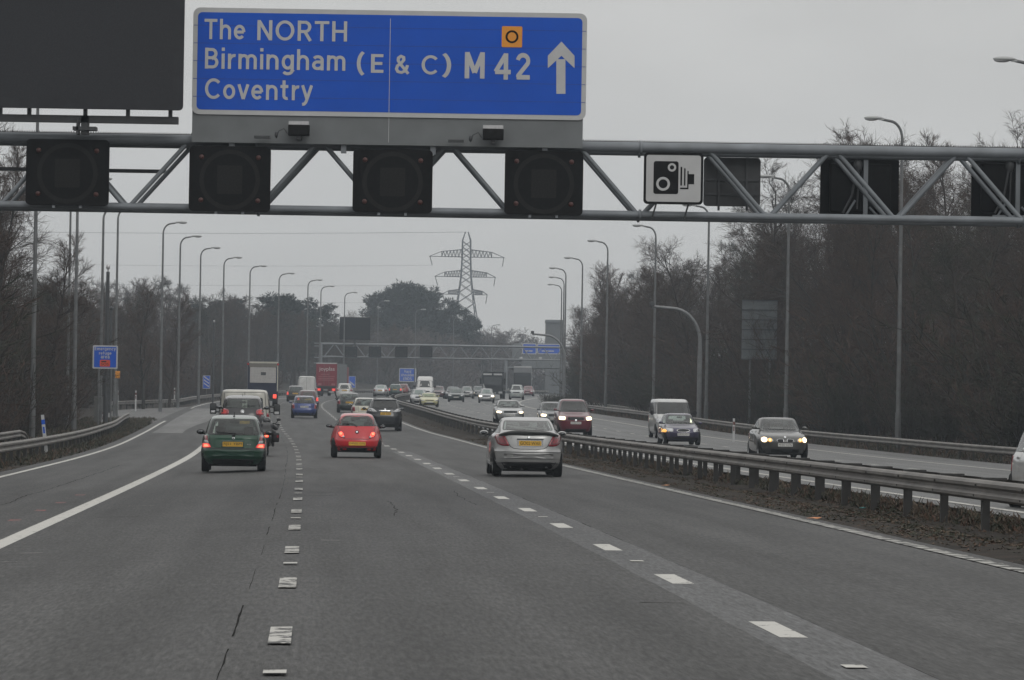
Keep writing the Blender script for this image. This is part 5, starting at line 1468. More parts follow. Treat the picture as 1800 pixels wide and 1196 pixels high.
        if c.holes:
            ctr = Vector((0, (c.fr(c.H*.7)+c.ff(c.H*.7))/2, c.H*.55)); mb = MB()
            vs = [Vector((p.x*.965, ctr.y+(p.y-ctr.y)*.975, max(p.z-.03, .3))) for p in c.v]
            mb.add(vs, [f[::-1] for f in keep], 0, True)
            zb = c.H*.62; yb = c.fr(c.H*.6)
            for x in (-.36, .36):
                y = c.L*.44; mb.bbox(x-.24, x+.24, y-.12, y+.08, .4, zb+.02, .06); mb.bbox(x-.13, x+.13, y-.12, y, zb+.04, zb+.26, .05)
                mb.box(x-.05, x-.03, y-.06, y-.04, zb, zb+.08); mb.box(x+.03, x+.05, y-.06, y-.04, zb, zb+.08)
            mb.bbox(-.58, .58, yb+.75, yb+.95, .4, zb-.06, .05)
            yc = min(c.ff(c.H*.68)-.1, c.L*.75); mb.bbox(-c.W*.42, c.W*.42, yc-.45, yc-.05, c.H*.5, c.H*.635, .05)
            ms = MB(); zz = c.H*.875; yy = c.ff(zz)-.14; mb.bbox(-.12, .12, yy-.05, yy, zz-.04, zz+.035, .02)
            obj('interior', mb, M_DARKIN, parent)
        return b

def inside(x, y, poly):
    r = False; n = len(poly); j = n-1
    for i in range(n):
        xi, yi = poly[i]; xj, yj = poly[j]
        if (yi > y) != (yj > y) and x < (xj-xi)*(y-yi)/(yj-yi)+xi: r = not r
        j = i
    return r

def roundpoly(pts, r=.05, seg=3):
    out = []; n = len(pts)
    for i in range(n):
        p0, p, p1 = Vector(pts[i-1]), Vector(pts[i]), Vector(pts[(i+1) % n]); a = (p0-p); b = (p1-p); rr = min(r, a.length*.45, b.length*.45)
        A = p + a.normalized()*rr; B = p + b.normalized()*rr
        for k in range(seg+1):
            t = k/seg; out.append(tuple((1-t)**2*A + 2*t*(1-t)*p + t*t*B))
    return out

def mirror(poly): return [(-x, z) for x, z in poly][::-1]
def shrink(poly, d):
    cx = sum(p[0] for p in poly)/len(poly); cz = sum(p[1] for p in poly)/len(poly); out = []
    for x, z in poly:
        v = Vector((x-cx, z-cz)); l = v.length; v *= max(0, (l-d)/l); out.append((cx+v.x, cz+v.y))
    return out

def window(c, parent, name, poly, ax, glass, see=True, border=.93):
    mb = MB(); c.patch(mb, poly, ax, ((1.0, 0), (border, 1), (0, 1)), .005)
    obj(name, mb, [M_SEAL, glass], parent)
    if see: c.hole(shrink(poly, .045), ax)

def wheels(c, parent, r=.30, tw=.19, track=None, ys=None, detail=True):
    tr = (track or c.W/2) - .032
    ys = ys or (c.L*.175, c.L*.82)
    for y in ys:
        for s in (-1, 1):
            x1 = s*tr; x0 = s*(tr-tw); prof = [(x0, r*.55), (x0, r*.9), (x0+s*.02, r*.985), (x0+s*.05, r), (x1-s*.05, r), (x1-s*.02, r*.985), (x1, r*.9), (x1, r*.64)]
            mb = MB(); mb.lathe(prof, 'x', (0, y, r), 24); w = obj('wheel', mb, M_RUBBER, parent)
            if detail:
                mb = MB(); mb.lathe([(x1-s*.004, r*.66), (x1-s*.015, r*.62), (x1-s*.045, r*.55), (x1-s*.03, r*.25), (x1-s*.02, 0)], 'x', (0, y, r), 20)
                obj('rim', mb, M_RIM, w)
    # dark wheel arches
    mb = MB()
    for y in ys:
        for ax in 'ls':
            poly = [(y+(r+.055)*math.cos(R(a)), r+.02+(r+.045)*math.sin(R(a))) for a in range(0, 181, 12)]
            poly = [(a, max(z, c.z0+.02)) for a, z in poly]
            c.patch(mb, poly, ax, ((1, 0), (0, 0)), .004)
    obj('wheel_arch', mb, M_PLASTIC, parent)
    mb = MB()
    for y in ys: mb.tube([(-tr+tw, y, r*.95), (tr-tw, y, r*.95)], .05, 6)
    mb.box(-tr+tw*1.1, tr-tw*1.1, ys[0]-.25, ys[1]+.1, c.z0-.05, c.z0+.02)
    obj('axle', mb, M_PLASTIC, parent)

def mirrors(c, parent, m, z, y, w=.2, h=.13, out=.13):
    for s in (-1, 1):
        x = s*(c.fw(z-.04)+out); mb = MB(); mb.ell((x, y, z), (w/2, .07, h/2)); mb.bbox(min(x-s*.02, x-s*(out+.06)), max(x-s*.02, x-s*(out+.06)), y-.025, y+.03, z-.06, z-.015, .01, 1)
        mb.ell((x, y-.03, z), (w/2*.8, .048, h/2*.74), 2)
        obj('door_mirror', mb, [m, M_PLASTIC, M_MIRROR], parent)

def plate(c, parent, txt, x, z, ax, w=.52, h=.112, yellow=True, rim=None):
    p, n = c.hit(x, z, ax); y = p.y; s = -1 if ax == 'r' else 1
    # sit the flat plate just outside the bodywork
    ext = [c.hit(x+a*w/2, z+b*h/2, ax)[0].y for a in (-1, 0, 1) for b in (-1, 1)]
    y = (min(ext) if s < 0 else max(ext)) + s*.012
    mb = MB(); mb.prism(rrect(x-w/2, x+w/2, z-h/2, z+h/2, .012), min(y, y-s*.03), max(y, y-s*.03)); o = obj('number_plate', mb, M_YPLATE if yellow else M_WPLATE, parent)
    mb = MB(); add_text(mb, txt, x-w*.45, x+w*.45, z-h*.36, z+h*.36, y+s*.002, 0, .02, front=s); obj('lettering', mb, M_INK, o)
    if rim:
        mb = MB(); mb.prism(rrect(x-w/2-rim, x+w/2+rim, z-h/2-.02, z+h/2+.03, .02), min(y-s*.01, y-s*.04), max(y-s*.01, y-s*.04)); obj('plate_surround', mb, M_CHROME, parent)

def locate(px, Y, front, L):
    off = 0
    X = (px-900)/F*Y
    for _ in range(4):
        off = X-lane(Y); z = zroad(off, Y); y_ = HY-(z-CAMZ)*F/Y; py = y_ + ROLL*(px-900); x_, _q = derot(px, py); X = (x_-900)/F*Y
    rz = -math.atan(slope(Y))
    z = zroad(X-lane(Y), Y)
    if not front: return Vector((X, Y, z)), rz
    d = Vector((slope(Y), 1, 0)).normalized(); b = Vector((X, Y, 0)) + d*L
    return Vector((b.x, b.y, zroad(b.x-lane(b.y), b.y))), rz+math.pi

def crossroll(e, Y):
    pass

def std_windows(c, e, zb, zt, cowl=None, glass=None, see=True, side=True, rear=True, wide=.1, ra=.07):
    g = glass or M_GLASS; k = 1
    if rear:
        poly = roundpoly([(-(c.fw(zb)-wide), zb), (c.fw(zb)-wide, zb), (c.fw(zt)-wide*.9, zt), (-(c.fw(zt)-wide*.9), zt)], ra)
        window(c, e, 'rear_window', poly, 'r', g, see)
    zc_ = cowl or zb; 
    poly = roundpoly([(-c.fw(zc_)*.89, zc_), (c.fw(zc_)*.89, zc_), (c.fw(zt)*.89, zt), (-c.fw(zt)*.89, zt)], .06)
    window(c, e, 'windscreen', poly, 'f', g, see)
    if side:
        z1, z2 = zb+.02, zt-.01
        for ax in 'ls':
            a0, a1, b0, b1 = c.fr(z1)+.30, c.ff(z1)-.40, c.fr(z2)+.30, c.ff(z2)-.28
            mid = (a0+a1)/2 + .05
            for q in ([(a0, z1), (mid-.04, z1), (mid-.04, z2), (max(b0, a0+.1), z2)], [(mid+.04, z1), (a1, z1), (b1, z2), (mid+.04, z2)]):
                window(c, e, 'side_window', roundpoly(q, .05), ax, g, see)

def seams_side(c, e, zb):
    mb = MB(); mid = (c.fr(zb)+c.ff(zb))/2
    for ax in 'ls':
        for y in (mid-.95, mid+.05, mid+1.0): c.strip(mb, [(y, c.z0+.12), (y, zb-.02)], .012, ax, .003)
        for y in (mid-.15, mid+.8): c.strip(mb, [(y-.1, zb-.09), (y+.08, zb-.09)], .035, ax, .015)
    obj('door_seam', mb, M_SEAL, e)

# ---- oncoming / following generic builder -------------------------------------------------
def generic(kind, px, Y, front, col, label, name='car', cat='car', L=None, W=None, H=None, lights='off', txt=None, metal=0.0, group=None, detail=1, see=True, rear_plate=None):
    PR = {'hatch': (P_HATCH, 3.95, 1.68, 1.44), 'saloon': (P_SALOON, 4.5, 1.76, 1.42), 'suv': (P_SUV, 4.6, 1.84, 1.70), 'van': (P_VAN, 4.9, 1.92, 1.97), 'hivan': (P_HIVAN, 5.4, 2.0, 2.45), 'road': (P_ROAD, 3.9, 1.66, 1.2), 'ka': (P_KA, 3.62, 1.64, 1.39), 'coupe': (P_COUPE, 4.34, 1.73, 1.39)}[kind]
    prof = PR[0]; L, W, H = L or PR[1], W or PR[2], H or PR[3]
    boxy = kind in ('van', 'hivan')
    N, M = (92, 42) if Y < 230 else (64, 28)
    c = Car(prof, L, W, H, col, 8 if boxy else 4.2, 4.6 if boxy or kind == 'suv' else 3.8, N, M); k = H/prof[-1][0]
    loc, rz = locate(px, Y, front, L)
    e = empty(name, loc, rz, label, cat, group)
    bz = {'hatch': (.93, 1.345, .93), 'saloon': (1.0, 1.35, .94), 'suv': (1.14, 1.58, 1.1), 'van': (1.22, 1.80, 1.2), 'hivan': (1.35, 2.0, 1.32), 'road': (.87, 1.13, .86), 'ka': (.97, 1.32, .9), 'coupe': (1.07, 1.335, .97)}[kind]
    zb, zt, cw = [q*k for q in bz]
    std_windows(c, e, zb, zt, cw, M_GLASSDK if boxy or kind == 'suv' else M_GLASS, see and Y < 330, True, kind not in ('hivan', 'van'))
    if boxy:
        mb = MB(); c.strip(mb, [(0, .4), (0, H-.12)], .02, 'r'); c.strip(mb, [(-W*.44, .5), (-c.fw(H-.15)+.06, H-.15), (c.fw(H-.15)-.06, H-.15), (W*.44, .5)], .018, 'r'); c.strip(mb, [(.06, 1.0), (.18, 1.0)], .04, 'r', .02); obj('door_seam', mb, M_SEAL, e)
    # rear face
    lz = {'hatch': (.60, .88), 'saloon': (.66, .86), 'suv': (.93, 1.1), 'van': (.75, 1.15), 'hivan': (.8, 1.25), 'road': (.5, .66), 'ka': (.62, .8), 'coupe': (.7, .9)}[kind]
    z0, z1 = lz[0]*k, lz[1]*k; wl = c.fw((z0+z1)/2)
    inn = wl-.15 if boxy else wl-.30
    if kind == 'hatch': inn = wl-.22
    pl = [(-wl+.02, z0), (-inn, z0), (-inn-.03, z1), (-c.fw(z1)+.015, z1)]
    lit = lights == 'tail'
    for q in (pl, mirror(pl)):
        mb = MB(); c.patch(mb, roundpoly(q, .03), 'r', ((1, 0), (.6, 1), (0, 1)), .012); obj('tail_light', mb, [M_TAILDIM if lit else M_REDLENS, M_BRAKE if lit else M_REDLENS], e)
    # front face
    hz0, hz1 = {'hatch': (.58, .76), 'saloon': (.58, .74), 'suv': (.72, .92), 'van': (.72, 1.02), 'hivan': (.8, 1.1), 'road': (.50, .60), 'ka': (.55, .76), 'coupe': (.56, .74)}[kind]
    hz0 *= k; hz1 *= k; wl = c.fw((hz0+hz1)/2)-.03; inn = wl-.34
    hp = [(-wl, hz0+.03), (-inn, hz0), (-inn+.03, hz1-.03), (-wl+.03, hz1)]
    on = lights in ('head', 'left', 'right')
    for i, q in enumerate((hp, mirror(hp))):
        this = on and (lights == 'head' or (lights == 'left') == (i == 1))
        mb = MB(); c.patch(mb, roundpoly(q, .05), 'f', ((1, 0), (.85, 1), (.66, 2), (0, 2)), .014); obj('headlight', mb, [M_LAMPCLEAR, M_HEADRIM if this else M_LAMPCLEAR, M_HEAD if this else M_CHROME], e)
    mb = MB(); gz = hz0+.05; c.patch(mb, rrect(-inn+.1, inn-.1, gz-.02, min(hz1, gz+.12), .04), 'f', ((1, 0), (0, 0)), .008)
    c.patch(mb, rrect(-wl*.6, wl*.6, .24*k, .36*k, .04), 'f', ((1, 0), (0, 0)), .008); obj('grille', mb, M_PLASTIC, e)
    mb = MB(); c.patch(mb, rrect(-W*.46, W*.46, c.z0+.01, c.z0+.14, .03), 'r', ((1, 0), (0, 0)), .010); obj('rear_valance', mb, M_PLASTIC, e)
    mb = MB(); c.strip(mb, [(-inn+.04, z1), (-inn+.04, z0-.02), (inn-.04, z0-.02), (inn-.04, z1)], .016, 'r', .006) if not boxy else c.strip(mb, [(-.4, .5), (.4, .5)], .03, 'r', .01)
    obj('tailgate_seam', mb, M_SEAL, e)
    plate(c, e, txt or 'BX53 LHK', 0, (z0+z1)/2 - (.16 if boxy else .02), 'r', yellow=rear_plate is None); plate(c, e, txt or 'BX53 LHK', 0, hz0-.10*k, 'f', yellow=False)
    mirrors(c, e, M_PLASTIC if boxy else col, zb+.06, c.ff(zb)-.3, .22 if boxy else .19, .26 if boxy else .12)
    wheels(c, e, .31 if not boxy else .34, .2, None, None, Y < 260)
    if Y < 330: seams_side(c, e, zb)
    mb = MB(); c.strip(mb, [(-.55, cw+.05), (.05, cw+.06)], .02, 'f', .02); c.strip(mb, [(.0, cw+.05), (.6, cw+.07)], .02, 'f', .02); obj('wiper', mb, M_PLASTIC, e)
    c.finish(e)
    return c, e
def rear_lamp(c, e, q, mats, rings, off=.012, name='tail_light'):
    for s in (q, mirror(q)):
        mb = MB(); c.patch(mb, s, 'r', rings, off); obj(name, mb, mats, e)

def green_car():
    col = paint_mat('green', (.006, .050, .026), .15)
    c = Car(P_HATCH, 3.77, 1.64, 1.42, col, 4.6, 3.6, 104, 54); loc, rz = locate(409.5, 105, False, 3.77)
    e = empty('car', loc, rz, 'green hatchback with lit brake lights nearest in the left lane', 'car')
    poly = roundpoly([(-.66, .925), (.66, .925), (.53, 1.325), (-.53, 1.325)], .07); window(c, e, 'rear_window', poly, 'r', M_GLASS)
    std_windows(c, e, .93, 1.33, .93, rear=False)
    up = roundpoly([(-.735, .90), (-.655, .905), (-.625, .76), (-.70, .76)], .02)
    rear_lamp(c, e, up, [M_REDLENS, M_REDLENS], ((1, 0), (.6, 1), (0, 1)), .014)
    md = roundpoly([(-.725, .79), (-.635, .79), (-.61, .715), (-.73, .715)], .02); rear_lamp(c, e, md, [M_LAMPCLEAR], ((1, 0), (0, 0)), .018, 'reversing_light')
    lo = roundpoly([(-.765, .715), (-.60, .715), (-.545, .615), (-.76, .60)], .03); rear_lamp(c, e, lo, [M_TAILDIM, M_BRAKE, M_BRAKEHOT], ((1, 0), (.8, 1), (.55, 2), (0, 2)), .016, 'brake_light')
    mb = MB(); c.patch(mb, rrect(-.30, .26, .60, .79, .03), 'r', ((1, 0), (0, 0)), .004); obj('plate_recess', mb, paint_mat('green_recess', (.005, .035, .02)), e)
    plate(c, e, 'RJ51 YBM', -.015, .70, 'r', .50, .115)
    mb = MB(); c.patch(mb, [(0, .885), (.04, .845), (0, .805), (-.04, .845)], 'r', ((1, 0), (.55, 1), (0, 1)), .02); obj('badge', mb, [M_CHROME, col], e)
    mb = MB(); add_text(mb, 'RXE', .34, .44, .685, .715, c.hit(.39, .70, 'r')[0].y-.014); obj('lettering', mb, M_CHROME, e)
    mb = MB(); c.strip(mb, [(-.60, .91), (-.58, .60), (.58, .60), (.60, .91)], .014, 'r'); c.strip(mb, [(-.79, .575), (.79, .575)], .016, 'r'); obj('tailgate_seam', mb, M_SEAL, e)
    mb = MB(); c.patch(mb, rrect(-.76, .76, .385, .56, .05), 'r', ((1, 0), (0, 0)), .012); obj('bumper_panel', mb, paint_mat('green_bumper', (.008, .045, .027)), e)
    mb = MB(); c.strip(mb, [(-.70, .37), (.70, .37)], .03, 'r', .02); obj('bumper_lip', mb, col, e)
    mb = MB(); c.patch(mb, rrect(-.74, .74, .205, .33, .03), 'r', ((1, 0), (0, 0)), .012); mb.tube([(.42, -.02, .24), (.42, .3, .24)], .03, 10); obj('valance', mb, M_PLASTIC, e)
    mb = MB(); mb.tube([(0, .66, 1.39), (0, .56, 1.50)], [.012, .005], 6); mb.ell((0, .68, 1.392), (.03, .05, .02)); obj('aerial', mb, M_PLASTIC, e)
    mb = MB(); c.strip(mb, [(.02, .91), (.06, .955), (-.42, .99)], .022, 'r', .02); mb.ell((0, c.fr(.91)-.01, .915), (.04, .03, .03)); obj('wiper', mb, M_PLASTIC, e)
    mirrors(c, e, M_PLASTIC, .98, 2.45, .21, .13, .14); wheels(c, e, .29, .19); seams_side(c, e, .93)
    front_std(c, e, 'RJ51 YBM'); c.finish(e)

def front_std(c, e, txt, lit=False):
    k = c.H/1.42; z0, z1 = .57*k, .74*k; wl = c.fw(.65*k)-.04; hp = [(-wl, z0+.03), (-wl+.32, z0), (-wl+.30, z1-.03), (-wl+.04, z1)]
    for q in (hp, mirror(hp)):
        mb = MB(); c.patch(mb, roundpoly(q, .05), 'f', ((1, 0), (.7, 1), (0, 1)), .014); obj('headlight', mb, [M_LAMPCLEAR, M_CHROME], e)
    mb = MB(); c.patch(mb, rrect(-.35, .35, .56*k, .64*k, .03), 'f', ((1, 0), (0, 0)), .008); c.patch(mb, rrect(-.6, .6, .25*k, .36*k, .04), 'f', ((1, 0), (0, 0)), .008); obj('grille', mb, M_PLASTIC, e)
    plate(c, e, txt, 0, .45*k, 'f', yellow=False)

def red_car():
    col = paint_mat('red', (.46, .015, .022))
    c = Car(P_KA, 3.62, 1.62, 1.39, col, 3.3, 3.2, 104, 54); loc, rz = locate(627, 131, False, 3.62)
    e = empty('car', loc, rz, 'small round red hatchback with glowing tail lights in the middle lane', 'car')
    poly = roundpoly([(-.605, .985), (.605, .985), (.50, 1.19), (.38, 1.30), (0, 1.325), (-.38, 1.30), (-.50, 1.19)], .07); window(c, e, 'rear_window', poly, 'r', M_GLASS)
    std_windows(c, e, .97, 1.30, .90, rear=False)
    q = roundpoly([(-.60, .80), (-.50, .835), (-.41, .79), (-.36, .64), (-.40, .60), (-.55, .66)], .06)
    rear_lamp(c, e, q, [M_REDLENS, M_BRAKE], ((1, 0), (.78, 1), (0, 1)), .014, 'tail_light')
    rear_lamp(c, e, [(-.485+.06*math.cos(6.283*k/14), .745+.06*math.sin(6.283*k/14)) for k in range(14)], [M_BRAKE, M_BRAKEHOT], ((1, 0), (.7, 1), (0, 1)), .024, 'brake_light')
    rear_lamp(c, e, roundpoly([(-.46, .68), (-.39, .68), (-.375, .625), (-.42, .625)], .02), [M_LAMPCLEAR], ((1, 0), (0, 0)), .02, 'reversing_light')
    plate(c, e, 'DW02 OXJ', .01, .445, 'r', .52, .112)
    mb = MB(); c.patch(mb, [(.055*math.cos(6.283*k/18), .80+.045*math.sin(6.283*k/18)) for k in range(18)], 'r', ((1, 0), (.6, 1), (0, 1)), .022); obj('badge', mb, [M_PLASTIC, M_CHROME], e)
    mb = MB(); c.strip(mb, [(-.58, .96), (-.40, .60), (-.34, .585), (.34, .585), (.40, .60), (.58, .96)], .013, 'r'); c.strip(mb, [(-.72, .36), (.72, .36)], .012, 'r'); obj('tailgate_seam', mb, M_SEAL, e)
    mb = MB(); c.patch(mb, rrect(-.74, .74, .225, .33, .04), 'r', ((1, 0), (0, 0)), .014); mb.tube([(.30, -.02, .25), (.30, .3, .25)], .03, 10); obj('bumper', mb, M_PLASTIC, e)
    mb = MB(); c.strip(mb, [(.0, .955), (-.06, 1.01), (-.16, 1.045), (-.47, 1.05)], .026, 'r', .02); obj('wiper', mb, M_PLASTIC, e)
    mirrors(c, e, M_PLASTIC, .97, 2.35, .2, .11, .15); wheels(c, e, .28, .175, .80); seams_side(c, e, .95); front_std(c, e, 'DW02 OXJ'); c.finish(e)

def silver_coupe():
    col = paint_mat('silver', (.35, .353, .352), .45, .34)
    c = Car(P_COUPE, 4.34, 1.73, 1.39, col, 4.2, 3.5, 104, 54); loc, rz = locate(929, 99, False, 4.34)
    e = empty('car', loc, rz, 'silver coupe with dark tail spoiler nearest in the right-hand lane', 'car')
    poly = roundpoly([(-.60, 1.085), (.60, 1.085), (.53, 1.305), (-.53, 1.305)], .05); window(c, e, 'rear_window', poly, 'r', M_GLASS, True, .96)
    std_windows(c, e, 1.0, 1.33, .97, rear=False)
    # spoiler lip
    mb = MB(); pr = []
    for x in np.linspace(-.70, .70, 29):
        t = abs(x)/.70; zt = 1.085 - .10*t**3.2; zb = .955 - .01*t; y = c.fr(.97)+.02+.10*t**2
        pr.append([(x, y+.22, zt-.005), (x, y-.02, zt+.005), (x, y-.065, zt-.018), (x, y-.05, (zt+zb)/2), (x, y-.02, zb)])
    m = len(pr[0]); vs = [p for row in pr for p in row]; mb.add(vs, [(i*m+j, i*m+j+1, (i+1)*m+j+1, (i+1)*m+j) for i in range(28) for j in range(m-1)], 0, True)
    obj('spoiler', mb, mat('spoiler_dark', (.035, .037, .038), .3, 0, .1, 4, coat=.3), e)
    q = roundpoly([(-.775, .925), (-.73, .985), (-.565, .965), (-.44, .715), (-.60, .715), (-.715, .755)], .045)
    rear_lamp(c, e, q, [M_REDLENS, mat('red_lens_dark', (.11, .008, .016), .2, 0, .2, 14, coat=.6)], ((1, 0), (.72, 1), (.45, 0), (0, 0)), .014)
    plate(c, e, 'GO02 WAE', .03, .785, 'r', .52, .112, True, .045)
    mb = MB(); c.patch(mb, rrect(-.28, .34, .86, .885, .01), 'r', ((1, 0), (0, 0)), .035); obj('plate_garnish', mb, M_SEAL, e)
    mb = MB(); c.strip(mb, [(-.565, .95), (-.43, .705), (-.34, .655), (-.2, .645), (.2, .645), (.34, .655), (.43, .705), (.565, .95)], .014, 'r'); c.strip(mb, [(-.84, .575), (.84, .575)], .014, 'r'); obj('boot_seam', mb, M_SEAL, e)
    mb = MB(); c.patch(mb, [(.04*math.cos(6.283*k/16), .915+.03*math.sin(6.283*k/16)) for k in range(16)], 'r', ((1, 0), (0, 0)), .02); obj('badge', mb, M_CHROME, e)
    mb = MB(); c.patch(mb, rrect(-.85, .85, .42, .555, .04), 'r', ((1, 0), (0, 0)), .016); obj('bumper_strip', mb, paint_mat('silver_shade', (.27, .272, .272), .45), e)
    mb = MB(); c.patch(mb, roundpoly([(-.82, .18), (.82, .18), (.82, .30), (.5, .345), (-.5, .345), (-.82, .30)], .04), 'r', ((1, 0), (0, 0)), .016); mb.tube([(-.16, .0, .17), (-.16, .3, .17)], .035, 10); obj('valance', mb, M_PLASTIC, e)
    mb = MB(); add_text(mb, 'C 180', -.52, -.36, .885, .915, c.hit(-.44, .9, 'r')[0].y-.012); obj('lettering', mb, M_CHROME, e)
    mirrors(c, e, col, 1.0, 2.75, .21, .13, .15); wheels(c, e, .31, .215, .85); seams_side(c, e, .95); front_std(c, e, 'GO02 WAE'); c.finish(e)

def black_tall():
    col = paint_mat('black', (.010, .010, .012)); H = 2.0
    c = Car([(z, a, b, w) for z, a, b, w in P_HATCH], 4.2, 1.77, H, col, 4.6, 3.0, 96, 46); loc, rz = locate(425, 150, False, 4.2)
    e = empty('car', loc, rz, 'tall black hatchback with a round badge in the left lane just beyond the green car', 'car')
    zb, zt = H-.46, H-.115; poly = roundpoly([(-.66, zb), (.66, zb), (.575, zt), (-.575, zt)], .07); window(c, e, 'rear_window', poly, 'r', M_GLASS); std_windows(c, e, zb, zt, zb-.05, rear=False)
    q = roundpoly([(-.845, H-.49), (-.66, H-.46), (-.48, H-.53), (-.47, H-.66), (-.58, H-.72), (-.83, H-.70)], .07)
    rear_lamp(c, e, q, [M_REDLENS, mat('red_lens_bright', (.42, .04, .04), .25, 0, .2, 14, emit=.10, ecol=(1, .08, .06))], ((1, 0), (.55, 1), (0, 1)), .014)
    mb = MB(); c.patch(mb, circle(0, H-.585, .065, 20), 'r', ((1, 0), (.7, 1), (.5, 0), (0, 0)), .02); obj('badge', mb, [M_CHROME, M_PLASTIC], e)
    plate(c, e, 'KM06 FTU', 0, H-.95, 'r')
    mb = MB(); c.strip(mb, [(-.60, H-.5), (-.5, H-1.05), (.5, H-1.05), (.60, H-.5)], .014, 'r'); obj('tailgate_seam', mb, M_SEAL, e)
    mb = MB(); c.patch(mb, rrect(-.8, .8, c.z0+.01, c.z0+.2, .03), 'r', ((1, 0), (0, 0)), .012); obj('bumper', mb, M_PLASTIC, e)
    mb = MB(); mb.tube([(0, .75, H-.03), (0, .66, H+.06)], [.012, .005], 6); obj('aerial', mb, M_PLASTIC, e)
    mb = MB(); c.strip(mb, [(0, zb+.02), (.05, zb+.06), (.45, zb+.09)], .022, 'r', .02); obj('wiper', mb, M_PLASTIC, e)
    mirrors(c, e, col, zb+.02, 2.9, .2, .13, .13); wheels(c, e, .33, .22); front_std(c, e, 'KM06 FTU'); c.finish(e)

def cream_van():
    col = paint_mat('offwhite', (.42, .41, .37)); L, W, H = 5.0, 2.06, 2.22
    c = Car(P_VAN, L, W, H, col, 7, 3.6, 92, 42); loc, rz = locate(429, 166, False, L)
    e = empty('van', loc, rz, 'off-white van with large door mirrors in the left lane ahead of the black hatchback', 'van')
    for s in (-1, 1):
        poly = roundpoly([(s*.10, 1.32), (s*.74, 1.32), (s*.70, 1.90), (s*.10, 1.90)][::s], .07); window(c, e, 'rear_window', poly, 'r', M_GLASSDK, False)
    std_windows(c, e, 1.3, 1.9, 1.3, M_GLASSDK, False, True, False)
    mb = MB(); c.strip(mb, [(0, .4), (0, H-.1)], .02, 'r'); c.strip(mb, [(-.92, .5), (-.78, H-.12), (.78, H-.12), (.92, .5)], .018, 'r'); obj('door_seam', mb, M_SEAL, e)
    q = [(-.98, .85), (-.87, .85), (-.87, 1.3), (-.95, 1.3)]; rear_lamp(c, e, q, [M_REDLENS], ((1, 0), (0, 0)), .012)
    plate(c, e, 'FV05 RWN', .3, .62, 'r'); mb = MB(); c.patch(mb, rrect(-.95, .95, .25, .45, .03), 'r', ((1, 0), (0, 0)), .03); obj('bumper', mb, M_PLASTIC, e)
    for s in (-1, 1):
        x = s*1.27; mb = MB(); mb.bbox(x-.13, x+.13, 3.75, 3.95, 1.22, 1.66, .06); mb.tube([(s*.95, 3.85, 1.3), (x, 3.87, 1.35)], .025, 6); mb.tube([(s*.95, 3.85, 1.55), (x, 3.87, 1.52)], .025, 6); mb.bbox(x-.10, x+.10, 3.735, 3.75, 1.40, 1.62, .01, 1); mb.bbox(x-.09, x+.09, 3.735, 3.75, 1.25, 1.36, .01, 2)
        obj('door_mirror', mb, [M_PLASTIC, M_DARKGREY, M_WHITE if s > 0 else M_CHROME], e)
    wheels(c, e, .34, .22); front_std(c, e, 'FV05 RWN'); c.finish(e)

def lexus():
    col = paint_mat('deep_black', (.008, .009, .012)); L, W, H = 4.7, 1.84, 1.70
    c = Car(P_SUV, L, W, H, col, 4.4, 3.0, 96, 46); loc, rz = locate(676.5, 218, False, L)
    e = empty('car', loc, rz, 'black off-roader with clear tail lamps and a chrome tailgate bar right of the red car', 'car')
    poly = roundpoly([(-.70, 1.17), (.70, 1.17), (.60, 1.57), (-.60, 1.57)], .08); window(c, e, 'rear_window', poly, 'r', M_GLASSDK); std_windows(c, e, 1.15, 1.57, 1.1, M_GLASSDK, True, True, False)
    q = roundpoly([(-.89, 1.10), (-.82, 1.175), (-.62, 1.16), (-.40, 1.0), (-.52, .97), (-.80, 1.0)], .04); rear_lamp(c, e, q, [M_LAMPCLEAR, M_CHROME], ((1, 0), (.5, 1), (0, 1)), .014)
    mb = MB(); c.patch(mb, rrect(-.33, .33, 1.02, 1.07, .02), 'r', ((1, 0), (0, 0)), .03); obj('tailgate_bar', mb, M_CHROME, e)
    mb = MB(); c.patch(mb, circle(0, 1.125, .05, 16), 'r', ((1, 0), (0, 0)), .02); obj('badge', mb, M_CHROME, e)
    plate(c, e, 'LS56 HXE', .03, .90, 'r', .54, .13)
    mb = MB(); c.strip(mb, [(-.85, .70), (.85, .70)], .02, 'r'); c.strip(mb, [(-.7, 1.15), (-.62, .72), (.62, .72), (.7, 1.15)], .014, 'r'); obj('tailgate_seam', mb, M_SEAL, e)
    mb = MB(); c.patch(mb, rrect(-.83, .83, .26, .42, .03), 'r', ((1, 0), (0, 0)), .014); mb.tube([(-.1, -.03, .3), (-.1, .3, .3)], .05, 10, 1); obj('valance', mb, [M_PLASTIC, M_CHROME], e)
    mb = MB(); c.patch(mb, roundpoly([(-.6, 1.575), (.6, 1.575), (.58, 1.625), (-.58, 1.625)], .02), 'r', ((1, 0), (0, 0)), .05); obj('roof_spoiler', mb, col, e)
    mirrors(c, e, col, 1.15, 3.2, .2, .15, .14); wheels(c, e, .37, .25); front_std(c, e, 'LS56 HXE'); c.finish(e)

def lorry_tail(W, H, L, zb, Mbody):
    pass

def wheelset(e, xs, ys, r, tw):
    for y in ys:
        for x in xs:
            s = 1 if x > 0 else -1
            mb = MB(); mb.lathe([(x-s*tw, r*.5), (x-s*tw, r*.92), (x-s*tw*.9, r), (x-s*.03, r), (x, r*.92), (x, r*.6), (x-s*.06, r*.55), (x-s*.05, 0)], 'x', (0, y, r), 20); obj('wheel', mb, M_RUBBER, e)

